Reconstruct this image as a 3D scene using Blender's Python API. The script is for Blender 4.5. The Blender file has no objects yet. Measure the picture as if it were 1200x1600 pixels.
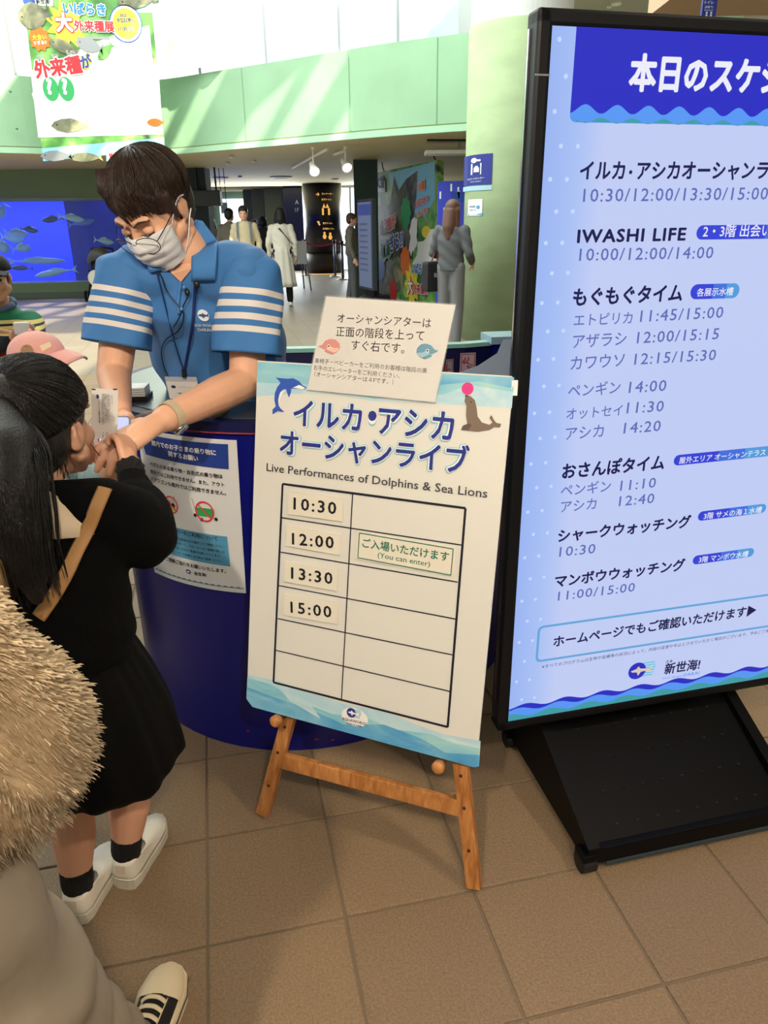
import bpy, bmesh, math, random
from mathutils import Vector, Matrix, Euler
from mathutils.bvhtree import BVHTree
random.seed(7)
C = bpy.context.scene.collection
SC = bpy.context.scene
V = Vector
# ------------------------------------------------------------------ camera
FPX, PITCH, ROLL, CAMH = 1129.0, 0.3810, -0.0128, 1.437
cp, sp, cr, sr = math.cos(PITCH), math.sin(PITCH), math.cos(ROLL), math.sin(ROLL)
CAM = V((0, 0, CAMH))
cd = bpy.data.cameras.new('camera'); cam = bpy.data.objects.new('camera', cd); C.objects.link(cam)
cd.sensor_fit = 'HORIZONTAL'; cd.sensor_width = 36; cd.lens = FPX * 36 / 1200; cd.clip_start = .02; cd.clip_end = 200
Rb = Matrix(((1, 0, 0), (0, sp, -cp), (0, cp, sp))) @ Matrix(((cr, -sr, 0), (sr, cr, 0), (0, 0, 1)))
cam.matrix_world = Matrix.Translation(CAM) @ Rb.to_4x4()
SC.camera = cam
def ray(u, v):
    return Rb @ V(((u - 600) / FPX, -(v - 800) / FPX, -1))
def aty(u, v, Y):
    d = ray(u, v); return CAM + d * (Y / d.y)
def atz(u, v, z=0.0):
    d = ray(u, v); return CAM + d * ((z - CAMH) / d.z)
# ------------------------------------------------------------------ view, world, sun, lamps
SC.view_settings.view_transform = 'Standard'; SC.view_settings.look = 'None'
SC.view_settings.gamma = 1; SC.view_settings.use_curve_mapping = False
SC.view_settings.exposure = 0.0
SC.cycles.use_denoising = True
SC.cycles.max_bounces = 6; SC.cycles.diffuse_bounces = 3; SC.cycles.glossy_bounces = 2; SC.cycles.transparent_max_bounces = 12
SC.cycles.sample_clamp_indirect = 6
w = bpy.data.worlds.new('world'); SC.world = w; w.use_nodes = True
bg = w.node_tree.nodes['Background']; bg.inputs[0].default_value = (.80, .93, 1, 1); bg.inputs[1].default_value = 1.25
def lamp(name, kind, loc, aim, energy, color, size=1, size_y=None, angle=60, blend=.6):
    l = bpy.data.lights.new(name, kind); l.energy = energy; l.color = color
    o = bpy.data.objects.new(name, l); C.objects.link(o); o.location = loc
    d = V(aim) - V(loc); o.rotation_euler = d.to_track_quat('-Z', 'Y').to_euler()
    if kind == 'AREA':
        l.size = size
        if size_y: l.shape = 'RECTANGLE'; l.size_y = size_y
    if kind == 'SPOT': l.spot_size = math.radians(angle); l.spot_blend = blend; l.shadow_soft_size = size
    if kind == 'SUN': l.angle = math.radians(size)
    return o
lamp('sun', 'SUN', (4, 0, 12), V((4, 0, 12)) + V((-.50, .70, -.62)), 12.5, (1, .93, .72), .8)
WARM = (1, .84, .65)
lamp('ceiling_spot', 'SPOT', (-.6, -.9, 2.9), (-.25, 1.25, .0), 190, WARM, .05, angle=75)
lamp('ceiling_spot', 'SPOT', (.55, -1.1, 2.9), (.2, 1.2, .2), 165, WARM, .04, angle=75)
lamp('ceiling_spot', 'SPOT', (1.7, .2, 2.9), (1.0, 1.3, .0), 120, WARM, .05, angle=75)
lamp('ceiling_glow', 'AREA', (0, -1.2, 2.8), (0, 1.6, .9), 15, (1, .92, .82), 2.4, 1.2)
lamp('hall_fill', 'AREA', (-3.5, 8.0, 6.6), (-3.5, 9.4, 0), 880, (.97, 1, .90), 9, 5)  # unseen area lamp added to brighten the hall like daylight
lamp('far_fill', 'AREA', (-2.5, 25.0, 1.6), (-2.5, 12, 1.2), 420, (.9, .97, 1), 6, 1.8)  # area lamp added at the far end to brighten the space under the soffit
lamp('side_fill', 'AREA', (-4.2, 1.6, 2.6), (-.5, 1.7, 1.0), 36, (.92, 1, 1), 2.2, 2.0)  # no window stands here; area lamp added as soft fill from the left
# ------------------------------------------------------------------ materials
def lin(c):
    return tuple((x / 12.92 if x <= .04045 else ((x + .055) / 1.055) ** 2.4) for x in [v / 255 for v in c])
MATS = {}
def mat(name, rgb, rough=.6, metal=0, bump=0, scale=40, emit=0, var=0, stretch=None, alpha=None, spec=.5, sheen=0, detail=3, vscale=None):
    if name in MATS: return MATS[name]
    m = bpy.data.materials.new(name); m.use_nodes = True; nt = m.node_tree; p = nt.nodes['Principled BSDF']
    c = lin(rgb); p.inputs['Base Color'].default_value = (*c, 1); p.inputs['Roughness'].default_value = rough; p.inputs['Metallic'].default_value = metal
    p.inputs['Specular IOR Level'].default_value = spec
    if sheen: p.inputs['Sheen Weight'].default_value = sheen
    if emit: p.inputs['Emission Color'].default_value = (*c, 1); p.inputs['Emission Strength'].default_value = emit
    if emit: p.inputs['Base Color'].default_value = (*[x * .1 for x in c], 1)
    if alpha is not None: p.inputs['Alpha'].default_value = alpha
    if bump or var:
        tc = nt.nodes.new('ShaderNodeTexCoord'); mp = nt.nodes.new('ShaderNodeMapping'); nt.links.new(tc.outputs['Object'], mp.inputs[0])
        if stretch: mp.inputs['Scale'].default_value = stretch
        if bump:
            n = nt.nodes.new('ShaderNodeTexNoise'); n.inputs['Scale'].default_value = scale; n.inputs['Detail'].default_value = detail
            b = nt.nodes.new('ShaderNodeBump'); b.inputs['Strength'].default_value = bump; b.inputs['Distance'].default_value = .01
            nt.links.new(mp.outputs[0], n.inputs['Vector']); nt.links.new(n.outputs[0], b.inputs['Height']); nt.links.new(b.outputs[0], p.inputs['Normal'])
        if var:
            n = nt.nodes.new('ShaderNodeTexNoise'); n.inputs['Scale'].default_value = vscale or scale * .4; n.inputs['Detail'].default_value = 5
            r = nt.nodes.new('ShaderNodeValToRGB'); nt.links.new(mp.outputs[0], n.inputs['Vector']); nt.links.new(n.outputs[0], r.inputs[0])
            r.color_ramp.elements[0].position = .3; r.color_ramp.elements[1].position = .7
            r.color_ramp.elements[0].color = (*[x * (1 - var) for x in c], 1); r.color_ramp.elements[1].color = (*[min(1, x * (1 + var)) for x in c], 1)
            nt.links.new(r.outputs[0], p.inputs['Base Color'])
            if emit: nt.links.new(r.outputs[0], p.inputs['Emission Color'])
    MATS[name] = m; return m
def ramp_mat(name, stops, scale=3, rough=.6, axis=None, emit=0, detail=4, dist=.6, stretch=None, bump=0):
    """colours of a print or a mottled surface: noise (axis None) or a wave along an object axis"""
    m = bpy.data.materials.new(name); m.use_nodes = True; nt = m.node_tree; p = nt.nodes['Principled BSDF']
    p.inputs['Roughness'].default_value = rough
    tc = nt.nodes.new('ShaderNodeTexCoord'); mp = nt.nodes.new('ShaderNodeMapping'); nt.links.new(tc.outputs['Object'], mp.inputs[0])
    if stretch: mp.inputs['Scale'].default_value = stretch
    n = nt.nodes.new('ShaderNodeTexNoise'); n.inputs['Scale'].default_value = scale; n.inputs['Detail'].default_value = detail; n.inputs['Distortion'].default_value = dist
    nt.links.new(mp.outputs[0], n.inputs['Vector'])
    r = nt.nodes.new('ShaderNodeValToRGB'); nt.links.new(n.outputs[0], r.inputs[0])
    while len(r.color_ramp.elements) < len(stops): r.color_ramp.elements.new(.5)
    for e, (pos, c) in zip(r.color_ramp.elements, stops): e.position = pos; e.color = (*lin(c), 1)
    nt.links.new(r.outputs[0], p.inputs['Base Color'])
    if emit: nt.links.new(r.outputs[0], p.inputs['Emission Color']); p.inputs['Emission Strength'].default_value = emit
    if bump:
        b = nt.nodes.new('ShaderNodeBump'); b.inputs['Strength'].default_value = bump; b.inputs['Distance'].default_value = .01
        nt.links.new(n.outputs[0], b.inputs['Height']); nt.links.new(b.outputs[0], p.inputs['Normal'])
    MATS[name] = m; return m
# ------------------------------------------------------------------ objects
def woff(o):
    p = V((0, 0, 0))
    while o is not None: p = p + o.location; o = o.parent
    return p
def link(name, me, m=None, parent=None, mats=None, smooth=False):
    if smooth:
        for p in me.polygons: p.use_smooth = True
    for x in (mats or ([m] if m else [])): me.materials.append(x)
    o = bpy.data.objects.new(name, me); C.objects.link(o)
    if parent is not None:
        me.transform(Matrix.Translation(-woff(parent))); o.parent = parent
    return o
def empty(name, label, cat, loc=(0, 0, 0), group=None):
    o = bpy.data.objects.new(name, None); C.objects.link(o); o.location = loc; o.empty_display_size = .05
    return tag(o, label, cat, group)
def tag(o, label, cat, group=None):
    o['label'] = label; o['category'] = cat
    if group: o['group'] = group
    return o
def struct(o): o['kind'] = 'structure'; return o
class B:
    def __init__(s): s.bm = bmesh.new(); s.mi = 0
    def _f(s, vs):
        try: f = s.bm.faces.new(vs); f.material_index = s.mi; return f
        except ValueError: return None
    def box(s, c, d, rot=None, bev=0):
        M = Matrix.Translation(V(c)) @ ((rot if isinstance(rot, Matrix) else Matrix.Rotation(rot or 0, 4, 'Z'))) @ Matrix.Diagonal((*d, 1))
        r = bmesh.ops.create_cube(s.bm, size=1, matrix=M)
        fs = {f for v in r['verts'] for f in v.link_faces}
        for f in fs: f.material_index = s.mi
        if bev:
            es = list({e for v in r['verts'] for e in v.link_edges})
            for f in bmesh.ops.bevel(s.bm, geom=es, offset=bev, segments=2, affect='EDGES', profile=.6)['faces']: f.material_index = s.mi
        return s
    def poly(s, pts, n=None, t=0):
        """flat polygon (list of points); with thickness t it goes back against normal n"""
        a = [s.bm.verts.new(V(p)) for p in pts]; s._f(a)
        if t:
            b = [s.bm.verts.new(V(p) - V(n) * t) for p in pts]; s._f(b[::-1])
            for i in range(len(a)): s._f([a[i], b[i], b[(i + 1) % len(a)], a[(i + 1) % len(a)]])
        return s
    def loft(s, rings, cap=True, closed=True):
        R = [[s.bm.verts.new(V(p)) for p in r] for r in rings]
        n = len(R[0])
        for i in range(len(R) - 1):
            for j in range(n if closed else n - 1):
                k = (j + 1) % n; s._f([R[i][j], R[i][k], R[i + 1][k], R[i + 1][j]])
        if cap and closed: s._f(R[0][::-1]); s._f(R[-1])
        return s
    def tube(s, pts, rad, n=8, cap=True, flat=1.0, up=None):
        pts = [V(p) for p in pts]; rings = []; u = None
        for i, p in enumerate(pts):
            d = (pts[min(i + 1, len(pts) - 1)] - pts[max(i - 1, 0)])
            if d.length < 1e-9: d = V((0, 0, 1))
            d.normalize()
            if u is None:
                u = V(up) if up is not None else (V((0, 0, 1)) if abs(d.z) < .9 else V((1, 0, 0)))
            u = (u - d * u.dot(d)).normalized(); v = d.cross(u)
            r = rad[i] if isinstance(rad, (list, tuple)) else rad
            rings.append([p + u * (math.cos(2 * math.pi * k / n) * r * flat) + v * (math.sin(2 * math.pi * k / n) * r) for k in range(n)])
        return s.loft(rings, cap)
    def cyl(s, a, b, r, r2=None, n=20):
        return s.tube([a, b], [r, r if r2 is None else r2], n)
    def ball(s, c, r, rot=None, n=16):
        r = (r, r, r) if isinstance(r, (int, float)) else r
        M = Matrix.Translation(V(c)) @ (rot.to_4x4() if rot is not None else Matrix()) @ Matrix.Diagonal((*r, 1))
        m = max(4, n // 2); R = [[s.bm.verts.new(M @ V((math.sin(math.pi * i / m) * math.cos(2 * math.pi * k / n), math.sin(math.pi * i / m) * math.sin(2 * math.pi * k / n), math.cos(math.pi * i / m)))) for k in range(n)] for i in range(1, m)]
        a, z = s.bm.verts.new(M @ V((0, 0, 1))), s.bm.verts.new(M @ V((0, 0, -1)))
        for k in range(n):
            l = (k + 1) % n; s._f([a, R[0][k], R[0][l]]); s._f([z, R[-1][l], R[-1][k]])
            for i in range(m - 2): s._f([R[i][k], R[i + 1][k], R[i + 1][l], R[i][l]])
        return s
    def limb(s, pr, n=14):
        """tapered capsules joined in a chain: [(point, radius), ...]"""
        for (a, ra), (b, rb) in zip(pr, pr[1:]):
            a, b = V(a), V(b); s.tube([a, a.lerp(b, .5), b], [ra, (ra + rb) / 2, rb], n)
        for p, r in pr: s.ball(p, r, n=n)
        return s
    def lathe(s, prof, c=(0, 0, 0), n=32, M=None):
        M = M or Matrix.Translation(V(c))
        return s.loft([[M @ V((r * math.cos(2 * math.pi * k / n), r * math.sin(2 * math.pi * k / n), z)) for k in range(n)] for r, z in prof])
    def xf(s, M): s.bm.transform(M); return s
    def mesh(s, name='m', fix=True):
        if fix: bmesh.ops.recalc_face_normals(s.bm, faces=s.bm.faces)
        me = bpy.data.meshes.new(name); s.bm.to_mesh(me); s.bm.free(); return me
    def build(s, name, m=None, parent=None, mats=None, smooth=False, fix=True):
        return link(name, s.mesh(name, fix), m, parent, mats, smooth)
    def skin(s, name, m, parent, voxel=.005, it=4, fac=.5, disp=None, mats=None, extra=None):
        """voxel union of all shells so far: one continuous surface"""
        me = s.mesh('tmp'); o = bpy.data.objects.new('tmp', me); C.objects.link(o)
        r = o.modifiers.new('r', 'REMESH'); r.mode = 'VOXEL'; r.voxel_size = voxel; r.use_smooth_shade = True
        q = o.modifiers.new('s', 'SMOOTH'); q.iterations = it; q.factor = fac
        bpy.context.view_layer.update()
        nm = bpy.data.meshes.new_from_object(o.evaluated_get(bpy.context.evaluated_depsgraph_get()))
        bpy.data.objects.remove(o); bpy.data.meshes.remove(me); nm.name = name; nm.materials.clear()
        if disp:
            nn = [v.normal.copy() for v in nm.vertices]
            for v, n in zip(nm.vertices, nn): v.co += n * disp(v.co)
        if extra is not None:
            b2 = bmesh.new(); b2.from_mesh(nm); t = extra.mesh('tmp2'); b2.from_mesh(t); b2.to_mesh(nm); b2.free(); bpy.data.meshes.remove(t)
        return link(name, nm, m, parent, mats, True)
# ------------------------------------------------------------------ planes and lettering
class Plane:
    def __init__(s, O, ex, ey):
        s.O = V(O); s.ex = V(ex).normalized(); s.ey = V(ey); s.ey = (s.ey - s.ex * s.ey.dot(s.ex)).normalized(); s.n = s.ex.cross(s.ey)
    def px(s, u, v):
        d = ray(u, v); t = (s.O - CAM).dot(s.n) / d.dot(s.n); q = CAM + d * t - s.O
        return (q.dot(s.ex), q.dot(s.ey))
    def P(s, a, b, off=0): return s.O + s.ex * a + s.ey * b + s.n * off
    def pts(s, pix, off=0): return [s.P(*s.px(*q), off) for q in pix]
    def sub(s, off): return Plane(s.O + s.n * off, s.ex, s.ey)
    def face(s, bb, pix, off=0, t=0): return bb.poly(s.pts(pix, off), s.n, t)
class Cyl(Plane):
    """upright cylinder unrolled to (arc length, height)"""
    def __init__(s, cx, cy, r): s.c = (cx, cy); s.r = r; s.n = V((0, -1, 0))
    def px(s, u, v):
        d = ray(u, v); ox, oy = -s.c[0], -s.c[1]
        A = d.x * d.x + d.y * d.y; Bq = 2 * (ox * d.x + oy * d.y); Cq = ox * ox + oy * oy - s.r * s.r
        t = (-Bq - math.sqrt(max(0, Bq * Bq - 4 * A * Cq))) / (2 * A); q = CAM + d * t
        return (s.r * math.atan2(q.x - s.c[0], -(q.y - s.c[1])), q.z)
    def P(s, a, b, off=0):
        th = a / s.r; R = s.r + off; return V((s.c[0] + R * math.sin(th), s.c[1] - R * math.cos(th), b))
def sheet(pl, pix, off=0, n=10, th=0, local=False, b=None):
    """four-cornered sheet (TL, TR, BR, BL) lying on a plane or cylinder"""
    q = [V(p) if local else V(pl.px(*p)) for p in pix]; b = b or B()
    def row(o, top):
        A, D = (q[0], q[1]) if top else (q[3], q[2])
        return [pl.P(*(A.lerp(D, k / n)), o) for k in range(n + 1)]
    b.loft([row(off, 1), row(off, 0)] + ([row(off - th, 0), row(off - th, 1), row(off, 1)] if th else []), cap=False, closed=False)
    return b
_fc = bpy.data.curves.new('glyphs', 'FONT'); _fo = bpy.data.objects.new('glyphs', _fc)
def glyphs(body, bold=0.0, res=2, spacing=1.0):
    """lettering as a mesh; bold strokes by laying shifted copies over one another"""
    C.objects.link(_fo); _fc.body = body; _fc.resolution_u = res; _fc.offset = min(0, bold); _fc.space_character = spacing
    bpy.context.view_layer.update()
    me = bpy.data.meshes.new_from_object(_fo.evaluated_get(bpy.context.evaluated_depsgraph_get()))
    C.objects.unlink(_fo)
    if bold > .004:
        vs = [v.co.copy() for v in me.vertices]; fs = [list(p.vertices) for p in me.polygons]; V2, F2 = [], []
        n = 6 if bold < .04 else 12; rings = [(bold * .9, n)] + ([(bold * .45, 6)] if bold > .06 else [])
        zz = 0.0
        for r_, m in rings + [(0, 1)]:
            for k in range(m):
                zz += .0006; o = V((math.cos(2 * math.pi * k / m + .3) * r_, math.sin(2 * math.pi * k / m + .3) * r_, zz)); b0 = len(V2); V2 += [v + o for v in vs]; F2 += [[i + b0 for i in f] for f in fs]
        bpy.data.meshes.remove(me); me = bpy.data.meshes.new('lettering'); me.from_pydata(V2, [], F2)
    return me
def text(body, pl, p0, p1, m, parent, bold=0.0, off=.0006, hs=1.0, name='lettering', local=False, size=None, spacing=1.0, ny=None, res=2, halo=None):
    """lettering whose baseline runs from p0 to p1 (photo pixels, or plane metres when local); hs stretches its height"""
    a = V(p0) if local else V(pl.px(*p0)); b = V(p1) if local else V(pl.px(*p1))
    d = (b - a); L = d.length; d.normalize(); up = V((-d.y, d.x))
    out = None
    for k, (mm, bo, of) in enumerate(([(halo[0], halo[1], off - .0003)] if halo else []) + [(m, bold, off)]):
        me = glyphs(body, bo, res, spacing)
        if k == 0:
            me0 = me if not halo else glyphs(body, bold, res, spacing)
            xs = [v.co.x for v in me0.vertices]; x0, x1 = min(xs), max(xs)
        s_ = L / max(1e-6, x1 - x0); sy = s_ * hs
        for v in me.vertices:
            q = a + d * ((v.co.x - x0) * s_) + up * (v.co.y * sy); v.co = pl.P(q.x, q.y, of + v.co.z * s_ + (.012 * s_ if halo and k == 1 else 0))
        out = link('lettering_outline' if (halo and k == 0) else name, me, mm, parent)
    return out
def crop(ox, oy, s): return lambda x, y: (ox + x / s, oy + y / s)
def disc(pl, c, r, off, n=24, ry=None, local=True, ang=(0, 2 * math.pi)):
    return [pl.P(c[0] + r * math.cos(ang[0] + (ang[1] - ang[0]) * k / n), c[1] + (ry or r) * math.sin(ang[0] + (ang[1] - ang[0]) * k / n), off) for k in range(n)]
def rrect(x0, y0, x1, y1, r, n=5):
    o = []
    for cx, cy, a in ((x1 - r, y1 - r, 0), (x0 + r, y1 - r, 90), (x0 + r, y0 + r, 180), (x1 - r, y0 + r, 270)):
        for k in range(n + 1):
            t = math.radians(a + 90 * k / n); o.append((cx + r * math.cos(t), cy + r * math.sin(t)))
    return o
def line(bb, pl, a, b, wd, off, local=False):
    a = V(a) if local else V(pl.px(*a)); b = V(b) if local else V(pl.px(*b)); d = (b - a).normalized(); q = V((-d.y, d.x)) * (wd / 2)
    bb.poly([pl.P(*(a + q), off), pl.P(*(a - q), off), pl.P(*(b - q), off), pl.P(*(b + q), off)]); return bb
# ================================================================== THE SETTING
TILE = .3
YAW, T0, T1 = -.2211, -.4685, 5.845
cy_, sy_ = math.cos(YAW), math.sin(YAW)
def tile_xy(i, j):
    a, b = i + T0, -j + T1
    return ((cy_ * a + sy_ * b) * TILE, (-sy_ * a + cy_ * b) * TILE)
m_grout = mat('grout', (120, 104, 84), .9, bump=.3, scale=200)
tiles_m = [mat('stone_tile_a', (138, 115, 87), .62, bump=.35, scale=260, var=.22, vscale=170),
           mat('stone_tile_b', (144, 120, 91), .6, bump=.35, scale=260, var=.22, vscale=170),
           mat('stone_tile_c', (133, 111, 85), .64, bump=.35, scale=260, var=.22, vscale=170)]
def floor_far_material():
    m = bpy.data.materials.new('far_paving'); m.use_nodes = True; nt = m.node_tree; p = nt.nodes['Principled BSDF']; p.inputs['Roughness'].default_value = .5
    tc = nt.nodes.new('ShaderNodeTexCoord'); mp = nt.nodes.new('ShaderNodeMapping'); mp.vector_type = 'TEXTURE'
    x, y = tile_xy(0, 0); mp.inputs['Location'].default_value = (x, y, 0); mp.inputs['Rotation'].default_value = (0, 0, -YAW)
    b = nt.nodes.new('ShaderNodeTexBrick'); b.offset = 0; b.inputs['Scale'].default_value = 1; b.inputs['Brick Width'].default_value = TILE; b.inputs['Row Height'].default_value = TILE
    b.inputs['Mortar Size'].default_value = .006; b.inputs['Color1'].default_value = (*lin((131, 119, 102)), 1); b.inputs['Color2'].default_value = (*lin((124, 113, 97)), 1); b.inputs['Mortar'].default_value = (*lin((108, 98, 83)), 1)
    nt.links.new(tc.outputs['Object'], mp.inputs[0]); nt.links.new(mp.outputs[0], b.inputs[0]); nt.links.new(b.outputs[0], p.inputs['Base Color'])
    return m
fl = struct(B().box((0, 13, -.054), (40, 34, .1)).build('floor', m_grout))
vis = []
for i in range(-30, 14):
    for j in range(-22, 8):
        x, y = tile_xy(i + .5, j + .5)
        if not (.72 < y < 7.6): continue
        ok = False
        for di in (0, .5, 1):
            for dj in (0, .5, 1):
                q = V((*tile_xy(i + di, j + dj), 0)) - CAM
                c = Rb.transposed() @ q
                if c.z < -.05:
                    u = 600 - FPX * c.x / c.z; v_ = 800 + FPX * c.y / c.z
                    if -25 < u < 1225 and v_ < 1625: ok = True
        # nothing of the floor shows behind the blue counter and the board
        if y > 3.3 and x > -.30 * y / 1.9 + .05 and x < .20 * y: ok = False
        if ok: vis.append((y, i, j))
vis.sort(); vis = vis[:295]
_tm = []
for k in range(3):
    b = B(); g = .0035
    a_ = V((*tile_xy(0, 0), 0)); e1 = V((*tile_xy(1, 0), 0)) - a_; e2 = V((*tile_xy(0, 1), 0)) - a_
    def tp(u_, w_, z): return e1 * u_ + e2 * w_ + V((0, 0, z))
    g /= TILE; h_ = g + .006
    b.loft([[tp(g, g, -.004), tp(1 - g, g, -.004), tp(1 - g, 1 - g, -.004), tp(g, 1 - g, -.004)], [tp(g, g, -.0012), tp(1 - g, g, -.0012), tp(1 - g, 1 - g, -.0012), tp(g, 1 - g, -.0012)],
            [tp(h_, h_, 0), tp(1 - h_, h_, 0), tp(1 - h_, 1 - h_, 0), tp(h_, 1 - h_, 0)]])
    me = b.mesh('tile'); me.materials.append(tiles_m[k]); _tm.append(me)
for (y, i, j) in vis:
    o = bpy.data.objects.new('tile', random.choice(_tm)); C.objects.link(o); o.parent = fl; o.location = (*tile_xy(i, j), 0)
# beyond the tiles that can be picked apart: paved with the printed joints
ymax = vis[-1][0]
B().box((-3, 17.0, -.0030), (30, 2 * (17.0 - ymax + .3), .002)).build('far_paving', floor_far_material(), fl)['kind'] = 'stuff'

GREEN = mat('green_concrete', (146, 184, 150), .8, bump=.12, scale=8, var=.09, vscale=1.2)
LIP = mat('green_concrete_lip', (165, 205, 175), .8)
PILLAR = mat('pillar_green', (158, 178, 136), .75, bump=.15, scale=6, var=.10, vscale=2.2, stretch=(1, 1, 2.5))
SOFFIT = mat('soffit_olive', (200, 188, 138), .85, bump=.05, scale=5, var=.06, vscale=.7)
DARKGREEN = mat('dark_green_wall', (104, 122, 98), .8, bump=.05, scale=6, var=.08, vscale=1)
WHITE = mat('white_paint', (240, 240, 235), .6)
GREY = mat('grey_metal', (150, 152, 152), .4, .6)
CHROME = mat('chrome', (200, 200, 205), .18, 1)
BLACK = mat('black_plastic', (14, 14, 16), .42)
BLACKM = mat('black_matt', (9, 9, 10), .7)
GLASS = mat('rail_glass', (200, 235, 240), .08, alpha=.28)
# --- balcony band around the hall (concrete parapet with a lip and cast joints)
band = [(-9.5, 11.9), (-6.1, 13.05), (-4.9, 13.75), (-3.77, 13.8), (-2.4, 13.0), (-.88, 12.0), (.2, 11.3), (1.2, 10.8), (2.6, 10.2), (4.2, 9.8)]
def wallstrip(pts, z0, z1, th, b=None):
    b = b or B()
    n = len(pts)
    nr = []
    for i in range(n):
        d = V((*pts[min(i + 1, n - 1)], 0)) - V((*pts[max(i - 1, 0)], 0)); d.normalize(); nr.append(V((-d.y, d.x, 0)))
    rings = []
    for p, q in zip(pts, nr):
        f = V((*p, 0)); k = f + q * th
        rings.append([f + V((0, 0, z0)), f + V((0, 0, z1)), k + V((0, 0, z1)), k + V((0, 0, z0))])
    return b.loft(rings)
def fine(pts, n=5):
    o = []
    P = [V((*p, 0)) for p in pts]
    for i in range(len(P) - 1):
        a, b_, c, d = P[max(i - 1, 0)], P[i], P[i + 1], P[min(i + 2, len(P) - 1)]
        for k in range(n):
            t = k / n
            q = .5 * ((2 * b_) + (c - a) * t + (2 * a - 5 * b_ + 4 * c - d) * t * t + (3 * b_ - a - 3 * c + d) * t ** 3); o.append((q.x, q.y))
    o.append(pts[-1]); return o
bf = fine(band)
wb = struct(wallstrip(bf, 2.66, 3.67, .35).build('wall_balcony', GREEN, smooth=False))
wallstrip([(x, y - .03) for x, y in bf], 2.556, 2.64, .4).build('lip', LIP, wb)
bb = B()
for k in range(3, len(bf) - 2, 6):
    x, y = bf[k]; bb.box((x, y - .002, 3.16), (.012, .012, .99))
bb.build('joint', mat('joint_green', (120, 158, 125), .9), wb)['kind'] = 'stuff'  # joints in a darker green than the wall
bb = B()
for k in range(2, len(bf) - 2, 3):
    x, y = bf[k]
    for z in (2.9, 3.42): bb.cyl((x + .3, y - .32 * 0 - .02, z), (x + .3, y + .02, z), .014, n=8)
bb.build('formwork_hole', mat('formwork_hole', (96, 130, 104), .9), wb)['kind'] = 'stuff'
# --- storey under the balcony: its soffit, the walls round it
sof = B(); ring = [V((x, y + .02, 2.55)) for x, y in bf] + [V((9, 9.8, 2.55)), V((9, 29, 2.55)), V((-14, 29, 2.55)), V((-14, 11.9, 2.55))]
sof.poly(ring, (0, 0, -1), .3); sof.bm.transform(Matrix.Translation((0, 0, 0)))
struct(sof.build('ceiling', SOFFIT))
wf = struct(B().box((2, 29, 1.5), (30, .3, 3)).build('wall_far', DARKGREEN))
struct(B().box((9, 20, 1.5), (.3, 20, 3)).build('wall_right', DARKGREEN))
# bright openings at the far end (daylight outside the exit)
DAY = mat('daylight_outside', (225, 240, 255), 1, emit=2.4)
a0, a1 = aty(537, 290, 25.5), aty(556, 290, 25.5)
dr = B().box(((a0.x + a1.x) / 2, 25.6, 1.25), (a1.x - a0.x + .25, .05, 2.5)).build('window_1', DAY); struct(dr)
fr = B()
for x in (a0.x - .1, (a0.x + a1.x) / 2, a1.x + .1): fr.box((x, 25.52, 1.25), (.05, .06, 2.5))
fr.box(((a0.x + a1.x) / 2, 25.52, .75), (a1.x - a0.x + .25, .06, .05)); fr.build('window_frame', GREY, dr)
a0, a1 = aty(352, 330, 28), aty(395, 330, 28)
dr = struct(B().box(((a0.x + a1.x) / 2, 28.6, 1.3), (1.6, .05, 2.0)).build('window_2', DAY))
# upper storey behind the balcony: glass rail, posts, bright wall, hanging cloths
up = struct(wallstrip([(x, y + 2.2) for x, y in fine(band, 3) if x < 2.3], 2.6, 8.2, .2).build('wall_upper', mat('upper_wall', (225, 232, 235), .8)))
rail = struct(B().build('window_3', GREY)) if False else None
gl = empty('glass_balustrade', 'clear glass balustrade with slim posts on top of the green balcony wall', 'railing', (-2, 12.6, 3.67))
for k in range(2, len(bf) - 12, 4):
    p, q = V((*bf[k], 0)), V((*bf[min(k + 4, len(bf) - 1)], 0)); d = (q - p)
    b = B(); n = V((-d.y, d.x, 0)).normalized() * .16
    b.poly([p + n + V((0, 0, 3.67)), q + n + V((0, 0, 3.67)), q + n + V((0, 0, 4.75)), p + n + V((0, 0, 4.75))], n.normalized(), .012)
    b.build('pane', GLASS, gl)
    B().box(p + n + V((0, 0, 4.2)), (.035, .035, 1.1)).build('post', GREY, gl)
b = B()
for k in range(2, len(bf) - 10): b.cyl(V((bf[k][0], bf[k][1] + .16, 4.78)), V((bf[k + 1][0], bf[k + 1][1] + .16, 4.78)), .025, n=8)
b.build('handrail', GREY, gl)
CLOTH = mat('white_sheet', (250, 250, 248), .8, bump=.3, scale=3, stretch=(6, 6, .6))
for (u0, u1, yy, lab) in ((255, 470, 13.2, 'wide bright white roller blind behind the glass rail, beside the big poster'), (476, 655, 12.6, 'bright white roller blind behind the glass rail, nearer the green pillar')):
    p, q = aty(u0, 60, yy), aty(u1, 60, yy - .6)
    b = B(); n = 24
    rows = []
    for k in range(n + 1):
        t = k / n; s_ = p.lerp(q, t) + V((0, .05 * math.sin(t * 30), 0)); rows.append(s_)
    b.loft([[V((r.x, r.y, z)) for r in rows] for z in (3.72, 6.4)], cap=False, closed=False)
    tag(b.build('roller_blind', CLOTH, smooth=True, fix=False), lab, 'blind')
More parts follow.
